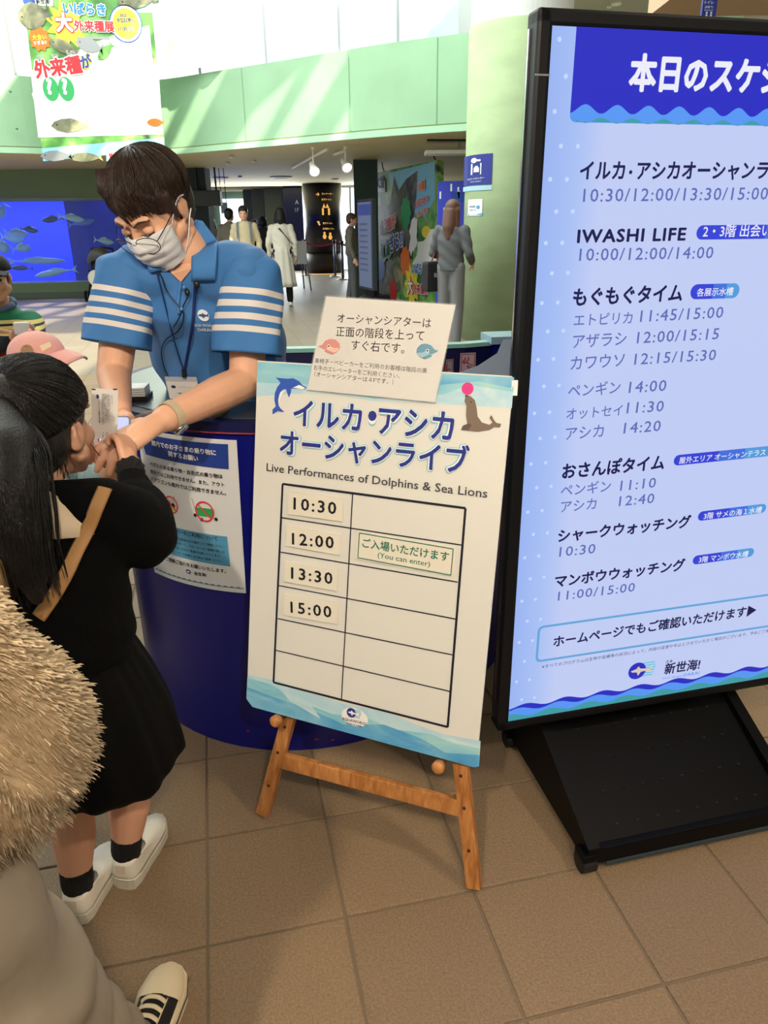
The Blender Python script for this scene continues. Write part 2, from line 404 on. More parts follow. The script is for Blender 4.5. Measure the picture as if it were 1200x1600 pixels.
# unseen bars and sheets, added over the hall to break the sunlight into streaks
RB = mat('sun_blocker_green', (120, 140, 125), .8)
rf = empty('sun_blockers', 'unseen bars and sheets added high over the hall to break the sunlight', 'sun blocker', (0, 8, 8)); rf['kind'] = 'structure'
for x, wd in ((-7.5, 2.2), (-5.2, .12), (-4.6, .12), (-3.9, .5), (-3.2, .12), (-1.9, 1.5), (-.55, .10), (.15, .12), (1.1, .75), (2.1, .10), (2.9, .35), (3.5, .10), (5.6, 2.6)):
    B().box((x, 6.0, 7.4), (wd, 7.0, .2)).build('sun_blocker', RB, rf)
for y in (4.6, 6.3, 8.2): B().box((-1, y, 7.2), (16, .14, .2)).build('sun_blocker', RB, rf)
struct(B().box((8.0, -1.75, 7.6), (10.0, 8.5, .2)).build('sun_block_slab', RB))  # unseen slab added to keep direct sun off the pillar side
# lower ceiling over the entrance (behind and above the camera) and its side wall
struct(B().box((0, -1.4, 3.15), (16, 8.6, .25)).build('ceiling_entrance', WHITE))
struct(B().box((0, -5.6, 1.5), (16, .2, 3.4)).build('wall_back', mat('entrance_wall', (150, 140, 125), .8)))
struct(B().box((6.6, 0, 3.2), (.2, 20, 7)).build('wall_entrance_right', mat('entrance_wall2', (196, 178, 150), .8)))
struct(B().box((-5.2, -1.2, 1.5), (.2, 8.4, 3.3)).build('wall_entrance_left', mat('entrance_wall3', (120, 116, 106), .8)))
# upper right: grey ceiling with a vent and a lamp, beige bulkhead
uc = struct(B().box((7.6, 14.5, 5.6), (11, 10, .2)).build('ceiling_upper', mat('ceiling_grey', (200, 198, 188), .8)))
struct(B().box((7.6, 19.5, 4.2), (12, .2, 3)).build('wall_upper_right', MATS['ceiling_grey']))
# beige bulkhead with sign
b0, b1 = aty(1079, 28, 6.2), aty(1200, 34, 5.2)
bk = struct(B().box((b0.x + 2.0, 6.2 + .5, 4.6), (4.0, 1.0, 3.35 * 1 + .0 - .0)).build('wall_bulkhead', mat('beige_wall', (205, 176, 145), .7)))
for v in bk.data.vertices:
    if v.co.z < 4: v.co.z = 3.02
pl = Plane((b0.x, 6.19, 3), (1, 0, 0), (0, 0, 1))
NAVYS = mat('sign_navy', (38, 50, 140), .5)
sg = empty('toilet_sign', 'narrow navy toilet sign on the beige bulkhead at the top right', 'sign', tuple(pl.P(*pl.px(1104, 20))))
SW = mat('sign_white', (240, 242, 245), .6)
x0, y0 = pl.px(1093, 29); x1, y1 = pl.px(1115, 29)
B().poly([pl.P(x0, y0, .03), pl.P(x1, y0, .03), pl.P(x1, y0 + .42, .03), pl.P(x0, y0 + .42, .03)], pl.n, .03).build('sign_panel', NAVYS, sg)
text('トイレ', pl, (1098, 8), (1112, 8), SW, sg, .02, off=.032); text('(地階下)', pl, (1098, 14.5), (1111, 14.5), SW, sg, .01, off=.032); text('Restroom', pl, (1098, 19), (1111, 19), SW, sg, off=.032)
for x in (1101, 1108):
    b = B(); c = pl.px(x, 25); b.poly(disc(pl, (c[0], c[1] + .012), .007, .032)); b.poly([pl.P(c[0] - .01, c[1] - .03, .032), pl.P(c[0] + .01, c[1] - .03, .032), pl.P(c[0] + .006, c[1] + .003, .032), pl.P(c[0] - .006, c[1] + .003, .032)]); b.build('pictogram', SW, sg)
def ceil_lamp(u, v, r, lab, z=2.55):
    q = atz(u, v, z)
    t = empty('downlight', lab, 'ceiling light', tuple(q))
    B().lathe([(r, 0), (r, -.03), (r * .75, -.035), (r * .7, 0)], q).build('trim_ring', WHITE, t, smooth=True)
    B().lathe([(r * .7, -.004), (.001, -.012)], q).build('diffuser', mat('lamp_glow', (255, 246, 225), .5, emit=2.5), t)
ceil_lamp(345, 277, .20, 'dark round downlight left of the white ceiling lamp, over the walkway'); ceil_lamp(439, 276, .28, 'broad round white ceiling lamp over the walkway')
ceil_lamp(356, 254, .04, 'small lit spot in the ceiling above the person in blue'); ceil_lamp(397, 251, .04, 'tiny lit spot in the soffit, left of the spotlight rail'); ceil_lamp(375, 275, .05, 'small spot between the two round ceiling lamps')
ceil_lamp(523, 279, .10, 'small round light in the ceiling above the dark sign column')
ceil_lamp(362, 244, .05, 'small lit spot in the soffit just below the green balcony')
ceil_lamp(963, 5, .10, 'small round light in the high grey ceiling above the big screen', 5.5); ceil_lamp(952, 10, .05, 'tiny round light in the high grey ceiling beside a larger one', 5.5)
q = atz(1066, 12, 5.49); t = empty('air_vent', 'dark rectangular air vent in the high grey ceiling', 'vent', tuple(q)); B().box(q, (.5, .35, .02)).build('vent_frame', GREY, t)
for k in range(5): B().box(q + V((0, -.14 + k * .07, -.015)), (.46, .03, .01)).build('slat', BLACK, t)
# --- spotlights on a rail under the soffit
def spot(u, v, du, lab):
    q = aty(u, v, 12.5); top = V((q.x, q.y, 2.53))
    t = empty('spotlight', lab, 'spotlight', tuple(top))
    B().box(top + V((0, 0, -.01)), (.05, .05, .04)).build('mount', WHITE, t)
    B().cyl(top, q + V((0, 0, .05)), .012).build('stem', WHITE, t, smooth=True)
    d = V((.35 * du, -.75, -.55)).normalized()
    z = d; x = z.cross(V((0, 0, 1))).normalized(); y = z.cross(x); M = Matrix((x, y, z)).transposed().to_4x4(); M.translation = q
    B().lathe([(.001, -.13), (.05, -.12), (.055, -.02), (.075, .05), (.085, .1), (.075, .1), (.06, .03)], M=M).build('lamp_head', WHITE, t, smooth=True)
    B().lathe([(.073, .085), (.001, .075)], M=M).build('bulb', mat('spot_glow', (255, 250, 235), .5, emit=5), t)
spot(490, 263, .6, 'left white spotlight hanging from the rail under the soffit'); spot(540, 257, .8, 'right white spotlight hanging from the rail under the soffit')
p, q = atz(457, 262, 2.53), atz(512, 232, 2.53); p2, q2 = atz(522, 241, 2.53), atz(538, 235, 2.53)
tag(B().tube([p, q], .025, 6).build('track_rail', WHITE), 'long white ceiling rail that the left spotlight hangs from', 'rail')
tag(B().tube([p2, q2], .025, 6).build('track_rail', WHITE), 'short white ceiling rail that the right spotlight hangs from', 'rail')
# --- columns and walls under the balcony
def vbox(name, u0, u1, Y, m, depth=.4, z1=2.56, top=None):
    a, b_ = aty(u0, 420, Y), aty(u1, 420, Y)
    return B().box(((a.x + b_.x) / 2, Y + depth / 2, z1 / 2), (b_.x - a.x, depth, z1)).build(name, m)
struct(vbox('trim_1', 556, 592, 15.2, mat('dark_teal_wall', (52, 70, 66), .8), .5))
DN = mat('column_navy', (22, 24, 66), .35)
# dark curved sign column
p = aty(508, 425, 24.0); r_ = .60
cn = empty('sign_column', 'dark navy round column with gold toilet and lift signs, right of the white coat', 'column', (p.x, 24, 0))
B().lathe([(r_, .62), (r_, 2.54)], (p.x, 24, 0), 40).build('sign_drum', mat('sign_drum', (14, 14, 40), .3), cn, smooth=True)
B().lathe([(r_ - .03, 0), (r_ - .03, .62)], (p.x, 24, 0), 40).build('column_base', mat('column_base', (44, 42, 34), .5), cn, smooth=True)
pl = Plane((p.x, 24 - r_ - .01, 0), (1, 0, 0), (0, 0, 1)); GOLD = mat('gold_sign', (255, 190, 95), .5, emit=.9)
k1 = crop(330, 260, 1200 / 270)
def bend(o, cx, cyy, r):
    for v in o.data.vertices:
        w_ = v.co + woff(o.parent) if o.parent else v.co
        dx = max(-r, min(r, w_.x - cx)); ny = cyy - math.sqrt(max(0, r * r - dx * dx))
        v.co.y += ny - w_.y
    return o
for s_, a, b_ in (('エレベーター', (766, 195), (845, 195)), ('女子トイレ', (766, 235), (835, 235)), ('男子トイレ', (775, 400), (840, 400)), ('多目的トイレ', (775, 438), (852, 438)), ('→', (726, 205), (752, 205)), ('↴', (735, 410), (760, 410))):
    bend(text(s_, pl, k1(*a), k1(*b_), GOLD, cn, .03, off=.002), p.x, 24, r_ + .006)
b = B(); x0, y0 = pl.px(*k1(770, 338)); x1, y1 = pl.px(*k1(823, 290)); 
b.poly([pl.P(x0, y0), pl.P(x1, y0), pl.P(x1, y1), pl.P(x0, y1)])
for xx in (783, 806): c = pl.px(*k1(xx, 275)); b.poly([pl.P(c[0] - .05, c[1] - .05), pl.P(c[0] + .05, c[1] - .05), pl.P(c[0], c[1] + .07)])
for xx, yy in ((787, 470), (826, 475)):
    c = pl.px(*k1(xx, yy)); b.poly(disc(pl, (c[0], c[1] + .03), .035, 0)); b.poly(disc(pl, (c[0], c[1] - .07), .055, 0, ry=.07))
bend(b.build('pictogram', GOLD, cn), p.x, 24, r_ + .008)
q = p + V((0, -r_ - .1, .005))
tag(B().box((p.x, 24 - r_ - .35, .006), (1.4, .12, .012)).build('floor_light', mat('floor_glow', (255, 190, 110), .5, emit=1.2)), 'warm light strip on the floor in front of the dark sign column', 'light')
# further columns and fins
c2 = empty('navy_column', 'navy column with a small white letter A, left of the gold sign column', 'column', (*aty(469, 420, 25.2).xy, 0))
a, b_ = aty(447, 400, 25.2), aty(484, 400, 25.2)
B().box(((a.x + b_.x) / 2, 25.4, 1.27), (b_.x - a.x, .4, 2.54), bev=.05).build('shaft', DN, c2)
pl = Plane((0, 25.19, 0), (1, 0, 0), (0, 0, 1)); text('A', pl, (461, 319), (467, 319), mat('pale_letter', (150, 160, 190), .6), c2, .02)
text('1F', pl, (461, 331), (467, 331), MATS['pale_letter'], c2)
b = B().box((b_.x + .05, 25.17, 1.2), (.10, .03, 2.3)); tag(b.build('light_strip', mat('cold_glow', (170, 225, 240), .5, emit=.9)), 'pale vertical light strip along the edge of the navy column', 'light')
for k, (u0, u1, Y) in enumerate(((420, 447, 26.2), (402, 419, 27.0), (388, 401, 27.6))):
    a, b_ = aty(u0, 400, Y), aty(u1, 400, Y)
    tag(B().box(((a.x + b_.x) / 2, Y, 1.27), (b_.x - a.x, .3, 2.54)).build('wall_fin', mat('fin_grey', (96, 104, 100), .8)), ('widest grey wall fin beside the navy column', 'middle grey wall fin of the far corridor', 'narrowest grey wall fin at the bright end of the corridor')[k], 'wall fin', 'wall fins of the far corridor')
a, b_ = aty(298, 300, 16.5), aty(342, 300, 16.5); za, zb = aty(320, 297, 16.5).z, aty(320, 322, 16.5).z
t = empty('ceiling_monitor', 'dark monitor housing hanging from the ceiling behind the person in blue', 'monitor', ((a.x + b_.x) / 2, 16.6, 2.5))
B().box(((a.x + b_.x) / 2, 16.7, (za + zb) / 2), (b_.x - a.x, .25, za - zb), bev=.02).build('housing', mat('monitor_grey', (52, 56, 58), .5), t)
for s_ in (-.2, .2): B().cyl(((a.x + b_.x) / 2 + s_, 16.7, za), ((a.x + b_.x) / 2 + s_, 16.7, 2.55), .02).build('hanger', BLACK, t)
a, b_ = aty(345, 320, 17), aty(356, 330, 17)
t = empty('hanging_sign', 'small pale blue sign hanging from the ceiling right of the dark monitor', 'sign', (a.x, 17, 2.5))
B().box(((a.x + b_.x) / 2, 17, (a.z + b_.z) / 2), (b_.x - a.x, .03, .22)).build('sign_panel', mat('pale_blue', (150, 180, 210), .5), t)
for x in (a.x + .02, b_.x - .02): B().cyl((x, 17, a.z), (x, 17, 2.55), .008, n=6).build('cable', BLACK, t)
# --- big round pillar with a white collar
PX, PY, PR = 1.66, 9.84, .60
pi_ = empty('round_pillar', 'thick round pale green pillar behind the big screen', 'pillar', (PX, PY, 0))
zc = aty(780, 24, PY - PR).z
B().lathe([(PR, 0), (PR, zc)], (PX, PY, 0), 64).build('shaft', PILLAR, pi_, smooth=True)
B().lathe([(PR - .02, zc), (PR - .02, zc + .5), (PR + .01, zc + .51), (PR + .01, zc + 2.2)], (PX, PY, 0), 64).build('collar', mat('collar_white', (235, 240, 238), .6), pi_, smooth=False)
def cyl_sign(name, lab, cat, u0, u1, v0, v1, m):
    pl = Plane((PX, PY - PR, 0), (1, 0, 0), (0, 0, 1)); a, b_ = pl.px(u0, v1), pl.px(u1, v0)
    t = empty(name, lab, cat, tuple(pl.P(*a)))
    bb = B(); n = 10
    rows = [[pl.P(a[0] + (b_[0] - a[0]) * k / n, z) for k in range(n + 1)] for z in (a[1], b_[1])]
    bb.loft(rows, cap=False, closed=False); o = bb.build('sign_panel', m, t, fix=False); bend(o, PX, PY, PR + .006)
    return t, pl
k3 = crop(560, 180, 4)
t, pl = cyl_sign('locker_sign', 'blue coin locker sign with a key symbol, upper sign on the green pillar', 'sign', *[x for x in (k3(692, 0)[0], k3(848, 0)[0])], k3(0, 232)[1], k3(0, 430)[1], NAVYS)
def onp(o, e=.009): return bend(o, PX, PY, PR + e)
b = B(); a = pl.px(*k3(725, 362)); c = pl.px(*k3(783, 290)); b.poly([pl.P(a[0], a[1]), pl.P(c[0], a[1]), pl.P(c[0], c[1]), pl.P(a[0], c[1])]); onp(b.build('pictogram', SW, t))
b = B(); a = pl.px(*k3(733, 355)); c = pl.px(*k3(775, 298)); b.poly([pl.P(a[0], a[1]), pl.P(c[0], a[1]), pl.P(c[0], c[1]), pl.P(a[0], c[1])]); onp(b.build('pictogram', NAVYS, t), .012)
b = B(); a = pl.px(*k3(739, 347)); c = pl.px(*k3(769, 318)); b.poly([pl.P(a[0], a[1]), pl.P(c[0], a[1]), pl.P(c[0], c[1]), pl.P(a[0], c[1])]); cc = pl.px(*k3(754, 318)); b.poly(disc(pl, cc, .02, 0, 12)); onp(b.build('pictogram', SW, t), .015)
b = B(); cc = pl.px(*k3(742, 270)); b.poly(disc(pl, cc, .028, 0)); line(b, pl, k3(742, 270), k3(778, 272), .02, 0); onp(b.build('pictogram', SW, t), .010)
onp(text('コインロッカー', pl, k3(708, 395), k3(798, 390), SW, t, .02)); onp(text('Coin Lockers', pl, k3(722, 411), k3(780, 409), SW, t))
t, pl = cyl_sign('pale_label', 'pale blue strip directly under the blue locker sign on the pillar', 'label', k3(688, 0)[0], k3(842, 0)[0], k3(0, 434)[1], k3(0, 466)[1], mat('pale_label', (165, 205, 225), .5))
t, pl = cyl_sign('wifi_sign', 'small white free wireless notice, lowest of the signs on the green pillar', 'notice', k3(708, 0)[0], k3(788, 0)[0], k3(0, 520)[1], k3(0, 628)[1], SW)
onp(text('FREE', pl, k3(716, 575), k3(748, 573), mat('txt_grey', (90, 110, 130), .6), t, .02)); onp(text('Wi-Fi', pl, k3(716, 597), k3(750, 595), MATS['txt_grey'], t))
b = B(); b.poly(disc(pl, pl.px(*k3(762, 572)), .02, 0)); a = pl.px(*k3(709, 627)); c = pl.px(*k3(787, 608)); b.poly([pl.P(a[0], a[1]), pl.P(c[0], a[1]), pl.P(c[0], c[1]), pl.P((a[0] + c[0]) / 2, c[1] - .02), pl.P(a[0], c[1] - .01)]); onp(b.build('wave_print', mat('print_cyan', (80, 165, 215), .5), t))
t, pl = cyl_sign('pale_label', 'pale blue strip directly under the small white notice on the pillar', 'label', k3(706, 0)[0], k3(786, 0)[0], k3(0, 612)[1], k3(0, 628)[1], MATS['pale_label'])
# --- tank wall at the back left
TY = 16.6
def tz(v): return aty(60, v, TY).z
zt, zb_ = tz(314), tz(441)
xa, xb = -12.5, aty(197, 380, TY).x
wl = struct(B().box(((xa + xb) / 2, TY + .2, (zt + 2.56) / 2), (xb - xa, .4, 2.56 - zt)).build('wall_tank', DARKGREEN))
bb = B(); n = 20
arc = [(xa + (xb - xa) * k / n, TY - .35 * math.sin(math.pi * k / n)) for k in range(n + 1)]
o = struct(wallstrip(arc, 0, zb_, .6).build('trim_tank_base', mat('tank_base', (104, 124, 92), .7)))
o = struct(wallstrip([(x, y - .02) for x, y in arc], 0, .12, .05).build('baseboard_tank', mat('tank_kick', (86, 96, 84), .7)))
a = aty(197, 380, TY).x; struct(B().box((a + .9, TY + .4, 1.28), (1.8, .5, 2.56)).build('wall_tank_right', mat('dark_teal2', (40, 50, 56), .8)))
tk = empty('aquarium_tank', 'big blue lit aquarium tank in the back left wall', 'aquarium', ((xa + xb) / 2, TY, 0))
b = B(); b.box(((xa + xb) / 2, TY + 3.3, 1.2), (xb - xa + 1.6, .1, 2.6)); b.box(((xa + xb) / 2, TY + 2.1, zb_ - .25), (xb - xa + 1.6, 2.5, .1))
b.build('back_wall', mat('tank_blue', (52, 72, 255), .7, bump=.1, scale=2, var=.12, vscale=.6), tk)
xk = aty(104, 380, TY + 2.6).x; xk2 = aty(118, 380, TY + 1.0).x
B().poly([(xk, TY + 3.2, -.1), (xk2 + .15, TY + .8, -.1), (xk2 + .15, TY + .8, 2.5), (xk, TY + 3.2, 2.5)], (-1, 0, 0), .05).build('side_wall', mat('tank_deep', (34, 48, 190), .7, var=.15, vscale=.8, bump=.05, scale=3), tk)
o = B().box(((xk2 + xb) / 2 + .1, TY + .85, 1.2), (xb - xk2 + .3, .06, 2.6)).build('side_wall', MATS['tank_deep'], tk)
wallstrip([(x, y + .05) for x, y in arc], zb_ - .02, zt + .05, .03).build('tank_glass', mat('tank_glass', (150, 175, 255), .03, alpha=.10), tk)
B().box(((xa + xb) / 2, TY + 1.9, 2.5), (xb - xa, 3, .06)).build('tank_cover', BLACKM, tk)
for x in (-10.5, -8.2, -6.6):
    l = lamp('tank_lamp', 'AREA', (x, TY + 1.7, 2.4), (x, TY + 1.9, 0), 95, (.34, .45, 1), 1.6, .9)
lamp('tank_lamp', 'AREA', (-5.4, TY + .45, 2.4), (-5.4, TY + .6, 0), 22, (.34, .45, 1), 1.2, .4)
def fish_mesh(L, h, m):
    b = B(); rings = []
    prof = [(0, .02), (.06, .42), (.18, .8), (.35, 1), (.55, .82), (.75, .42), (.88, .16), (.92, .14)]
    for t_, k in prof:
        rings.append([(L * (t_ - .5), math.cos(2 * math.pi * j / 12) * h * k * .42, math.sin(2 * math.pi * j / 12) * h * k * .5) for j in range(12)])
    b.loft(rings)
    return b
FM = {'silver': mat('fish_silver', (150, 205, 225), .3), 'dark': mat('fish_dark', (60, 80, 92), .4), 'pale': mat('fish_pale', (175, 225, 215), .35), 'blue': mat('fish_blue', (92, 140, 225), .4)}
_fk = [0]
def fish(u, v, Lpx, hpx, m, dr, lab, tilt=0, dy=0):
    _fk[0] += 1; Y = TY + .18 + dy * 0 + (_fk[0] % 3) * .20; q = aty(u, v, Y); s_ = Y / FPX / .93; L, h = Lpx * s_, hpx * s_
    t = empty('fish', lab, 'fish', tuple(q), 'fish in the blue tank')
    M = Matrix.Translation(q) @ Matrix.Rotation(math.radians(tilt), 4, 'Y') @ Matrix.Rotation(0 if dr < 0 else math.pi, 4, 'Z')
    fish_mesh(L, h, m).xf(M).build('body', FM[m], t, smooth=True)
    b = B()
    b.poly([(L * .40, 0, 0), (L * .56, 0, h * .62), (L * .50, 0, 0), (L * .56, 0, -h * .6)], (0, 1, 0), .006); b.xf(M).build('tail_fin', FM[m], t)
    b = B(); b.poly([(-L * .2, 0, h * .42), (0, 0, h * .72), (L * .22, 0, h * .4), (L * .25, 0, h * .2)], (0, 1, 0), .006); b.xf(M).build('dorsal_fin', FM[m], t)
    b = B(); b.ball((-L * .42, -h * .12, h * .08), h * .06, n=6); b.xf(M).build('eye', BLACK, t)
fish(60, 408, 76, 9, 'silver', 1, 'long silver fish facing right, just above the pale one near the tank floor')
fish(86, 426, 58, 9, 'pale', -1, 'long pale green fish facing left, lowest in the tank', -8)
fish(34, 388, 26, 11, 'silver', 1, 'small round silver fish facing right, alone above the long silver fish', -4)
fish(26, 365, 32, 11, 'silver', 1, 'silver fish facing right, upper of the pair at mid height', 6)
fish(20, 373, 30, 11, 'pale', 1, 'pale fish facing right, lower of the pair at mid height', 8)
fish(3, 386, 22, 16, 'silver', 1, 'silver fish cut off by the left edge of the picture', 8)
fish(46, 359, 24, 8, 'dark', 1, 'short dark fish facing right above the silver pair', 8)
fish(82, 343, 30, 8, 'dark', -1, 'slender dark fish facing left, high in the tank', -4)
fish(112, 341, 34, 9, 'pale', 1, 'slender pale fish facing right, high in the tank', 8)
fish(128, 348, 36, 9, 'blue', 1, 'blue tinted fish in front of the darker tank wall, high up', -8, -.15)
fish(34, 419, 30, 7, 'dark', -1, 'dark fish facing left between the two long fish near the tank floor', 3, .5)
fish(163, 377, 26, 8, 'pale', 1, 'pale green fish above the pushchair', 10, -.1)
fish(3, 330, 22, 12, 'silver', -1, 'silver fish in the top left corner of the tank', -50)
# ================================================================== PRINTED PANELS FURTHER BACK
INK = mat('ink_black', (22, 22, 30), .6); RED = mat('print_red', (222, 40, 48), .5); PWHITE = mat('print_white', (248, 248, 246), .5)
BLUE = mat('print_blue', (40, 130, 215), .5); YEL = mat('print_yellow', (250, 225, 60), .5); DBLUE = mat('print_deep_blue', (38, 70, 160), .5)
PGREEN = mat('print_green', (50, 165, 90), .5); ORANGE = mat('print_orange', (238, 120, 30), .5); SKYB = mat('print_sky', (140, 205, 235), .5)
FOLI = ramp_mat('print_foliage', [(.3, (40, 90, 45)), (.5, (95, 160, 70)), (.62, (150, 200, 110)), (.72, (60, 70, 60))], 2.2, .5, detail=6)
FISHP = ramp_mat('print_fishskin', [(.3, (60, 62, 50)), (.5, (120, 122, 95)), (.65, (165, 160, 120)), (.8, (60, 62, 52))], 4, .5, detail=5)
def blob(pl, c, rx, ry, ang=0, n=20, off=.001, wob=0, seed=1):
    rnd = random.Random(seed); o = []
    for k in range(n):
        t = 2 * math.pi * k / n; r = 1 + wob * (rnd.random() - .5) * 2; x, y = rx * math.cos(t) * r, ry * math.sin(t) * r
        o.append(pl.P(c[0] + x * math.cos(ang) - y * math.sin(ang), c[1] + x * math.sin(ang) + y * math.cos(ang), off))
    return o
def star(pl, c, r, n=14, k=.7, off=.001, rx=1.0):
    return [pl.P(c[0] + rx * r * (1 if i % 2 == 0 else k) * math.cos(math.pi * i / n), c[1] + r * (1 if i % 2 == 0 else k) * math.sin(math.pi * i / n), off) for i in range(2 * n)]
def fishpoly(pl, u, v, L, h, ang, off, m, parent, name='fish_print'):
    """flat printed fish: body, tail and fin"""
    c = V(pl.px(u, v)); b = B(); ca, sa = math.cos(ang), math.sin(ang)
    def T(x, y): return pl.P(c.x + x * ca - y * sa, c.y + x * sa + y * ca, off)
    up_ = [(-.5, 0), (-.4, .28), (-.2, .46), (.05, .5), (.25, .34), (.4, .12), (.52, .4), (.47, 0), (.52, -.4), (.4, -.12), (.2, -.36), (-.1, -.46), (-.35, -.3)]
    b.poly([T(x * L, y * h) for x, y in up_]); b.build(name, m, parent)
    b = B(); b.poly([T(-.34 * L + .022 * L * math.cos(t * .785), .08 * h + .022 * L * math.sin(t * .785)) for t in range(8)]); o = b.build('fish_eye', INK, parent)
    for vv in o.data.vertices: vv.co += pl.n * .004
Q = 12.62
pl = Plane((0, Q, 0), (1, 0, 0), (0, 0, 1))
bn = empty('hanging_banner', 'big hanging exhibition banner with Japanese lettering in front of the green balcony', 'banner', tuple(pl.P(*pl.px(160, 240))))
k1 = crop(0, 0, 3)
def ext(p, q, k): return tuple(V(p) + (V(p) - V(q)) * k)
TLb, TRb, BRb, BLb = ext((36, 0), (68, 252), .25), ext((235, 0), (257, 233), .27), (257, 233), (68, 252)
for m_, pix, off, nm in ((FOLI, (TLb, TRb, BRb, BLb), 0, 'banner_sheet'), (PWHITE, ((48, 110), (247, 100), (255, 210), (60, 215)), .006, 'sun_glare_field'), (SKYB, ((66, 232), (257, 215), BRb, BLb), .012, 'water_strip')):  # white patch painted in for the sun's glare on the lower banner
    o = sheet(pl, pix, off, 1, .03 if off == 0 else 0).build(nm, m_, bn)
b = B(); pl.face(b, [k1(*p) for p in ((150, 440), (330, 250), (520, 170), (700, 120), (745, 560), (200, 590))], .009); b.build('sun_glare_field', PWHITE, bn)  # more of the sun's white-out, painted onto the sheet
b = B(); pl.face(b, [k1(*p) for p in ((560, -40), (715, -40), (718, 60), (600, 60))], .003); b.build('sky_field', SKYB, bn)
sheet(pl, [k1(*p) for p in ((112, -20), (250, -20), (250, 30), (112, 26))], .012, 1).build('logo_label', PWHITE, bn)
b = B(); b.poly(disc(pl, pl.px(*k1(138, 8)), .09, .016, ry=.06)); b.build('logo_mark', DBLUE, bn); text('新世海!', pl, k1(172, 18), k1(238, 18), INK, bn, .03, off=.016)
b = B(); b.poly(star(pl, pl.px(*k1(312, 118)), .32, 11, .62, .014)); b.build('star_burst', YEL, bn)
text('いばらき', pl, k1(300, 62), k1(500, 72), BLUE, bn, .05, off=.02, halo=(PWHITE, .11))
text('大', pl, k1(268, 142), k1(348, 142), PWHITE, bn, .05, off=.024, halo=(RED, .11))
text('外来種展', pl, k1(352, 142), k1(540, 148), RED, bn, .04, off=.022, halo=(PWHITE, .10))
b = B(); b.poly(disc(pl, pl.px(*k1(592, 113)), .24, .018)); b.build('date_disc_rim', DBLUE, bn)
b = B(); b.poly(disc(pl, pl.px(*k1(592, 113)), .225, .020)); b.build('date_disc_ring', PWHITE, bn)
b = B(); b.poly(disc(pl, pl.px(*k1(592, 113)), .195, .022)); b.build('date_disc', YEL, bn)
for s_, a, b_ in (('2025', (564, 80), (596, 80)), ('9/25(木)', (552, 106), (628, 106)), ('11/30(日)', (558, 145), (632, 145))): text(s_, pl, k1(*a), k1(*b_), DBLUE, bn, .03, off=.026)
for s_, a, b_ in (('がい', (178, 280), (208, 274)), ('らい', (246, 272), (276, 268)), ('しゅ', (318, 258), (352, 254))): text(s_, pl, k1(*a), k1(*b_), INK, bn, .03, off=.02, halo=(PWHITE, .1))
text('外来種', pl, k1(172, 362), k1(392, 334), RED, bn, .05, off=.022, halo=(PWHITE, .12)); text('が', pl, k1(388, 322), k1(440, 306), DBLUE, bn, .05, off=.022, halo=(YEL, .12))
b = B(); b.poly(star(pl, pl.px(*k1(188, 183)), .17, 10, .78, .016)); b.build('star_burst', ORANGE, bn)
text('大食い', pl, k1(155, 188), k1(222, 184), YEL, bn, .04, off=.02); text('すぎる!?', pl, k1(162, 212), k1(222, 206), PWHITE, bn, .03, off=.02)
for u in (240, 312):
    c = pl.px(*k1(u, 418)); b = B(); b.poly(disc(pl, c, .12, .016, ry=.16)); b.build('green_round', PGREEN, bn); text('?', pl, k1(u - 13, 440), k1(u + 13, 440), PWHITE, bn, .05, off=.02)
for u, v, L, h, an, m_ in ((160, 78, 1.1, .8, .2, FISHP), (640, 8, 1.3, .45, .1, FISHP), (300, 222, 1.0, .4, -.35, FISHP), (420, 215, .9, .45, -.25, GREY), (495, 245, .7, .3, .7, FOLI), (330, 590, 1.3, .45, 0, FISHP), (265, 732, 1.1, .35, 0, GREY), (400, 738, 1.2, .3, 0, FISHP), (730, 575, .6, .25, 0, ORANGE)):
    fishpoly(pl, *k1(u, v), L * .45, h * .45, an, .018, m_, bn)
b = B(); line(b, pl, k1(325, 176), k1(515, 180), .035, .012); b.build('title_rule', GREY, bn)
sheet(pl, [k1(*p) for p in ((500, 690), (765, 680), (768, 745), (500, 755))], .016, 1).build('info_strip', mat('print_teal', (120, 200, 190), .5), bn)
text('ひたちなか海浜', pl, k1(512, 718), k1(600, 712), PWHITE, bn, .03, off=.02); text('観察', pl, k1(514, 740), k1(560, 736), RED, bn, .04, off=.02, halo=(PWHITE, .1))
B().cyl(pl.P(*pl.px(*TLb), -.02), pl.P(*pl.px(*TRb), -.02), .03).build('top_bar', GREY, bn)
# --- leaning printed panel, hung by wires, seen steeply from the side
L_, R_ = aty(590, 270, 16), aty(683, 250, 13.0)
ex = V((R_.x - L_.x, R_.y - L_.y, 0)).normalized(); pl = Plane((L_.x, L_.y, 0), ex, (0, 0, 1)); W_ = (V((R_.x, R_.y)) - V((L_.x, L_.y))).length
k3 = crop(560, 180, 4)
pn = empty('exhibition_panel', 'large printed exhibition panel with fish and Japanese lettering, left of the person in grey', 'panel', (L_.x, L_.y, 0))
B().box(pl.P(W_ / 2, 1.2, -.06), (W_, .12, 2.34), math.atan2(ex.y, ex.x)).build('panel_board', FOLI, pn)
b = B(); pl.face(b, [k3(*p) for p in ((190, 362), (478, 290), (480, 520), (420, 640), (230, 560))], .004); b.build('sky_field', SKYB, pn)
FD = ramp_mat('print_darkfish', [(.3, (30, 32, 28)), (.5, (75, 80, 62)), (.7, (130, 132, 105))], 3, .5, detail=6)
b = B(); pl.face(b, [k3(*p) for p in ((200, 560), (225, 380), (255, 470), (300, 400), (372, 345), (362, 560), (330, 720), (345, 900), (250, 900), (200, 1130), (140, 1130), (130, 560))], .007); b.build('fish_print', FD, pn)
b = B(); pl.face(b, [k3(*p) for p in ((150, 1120), (170, 960), (250, 880), (290, 930), (280, 1100))], .010); b.build('fish_print', FISHP, pn)
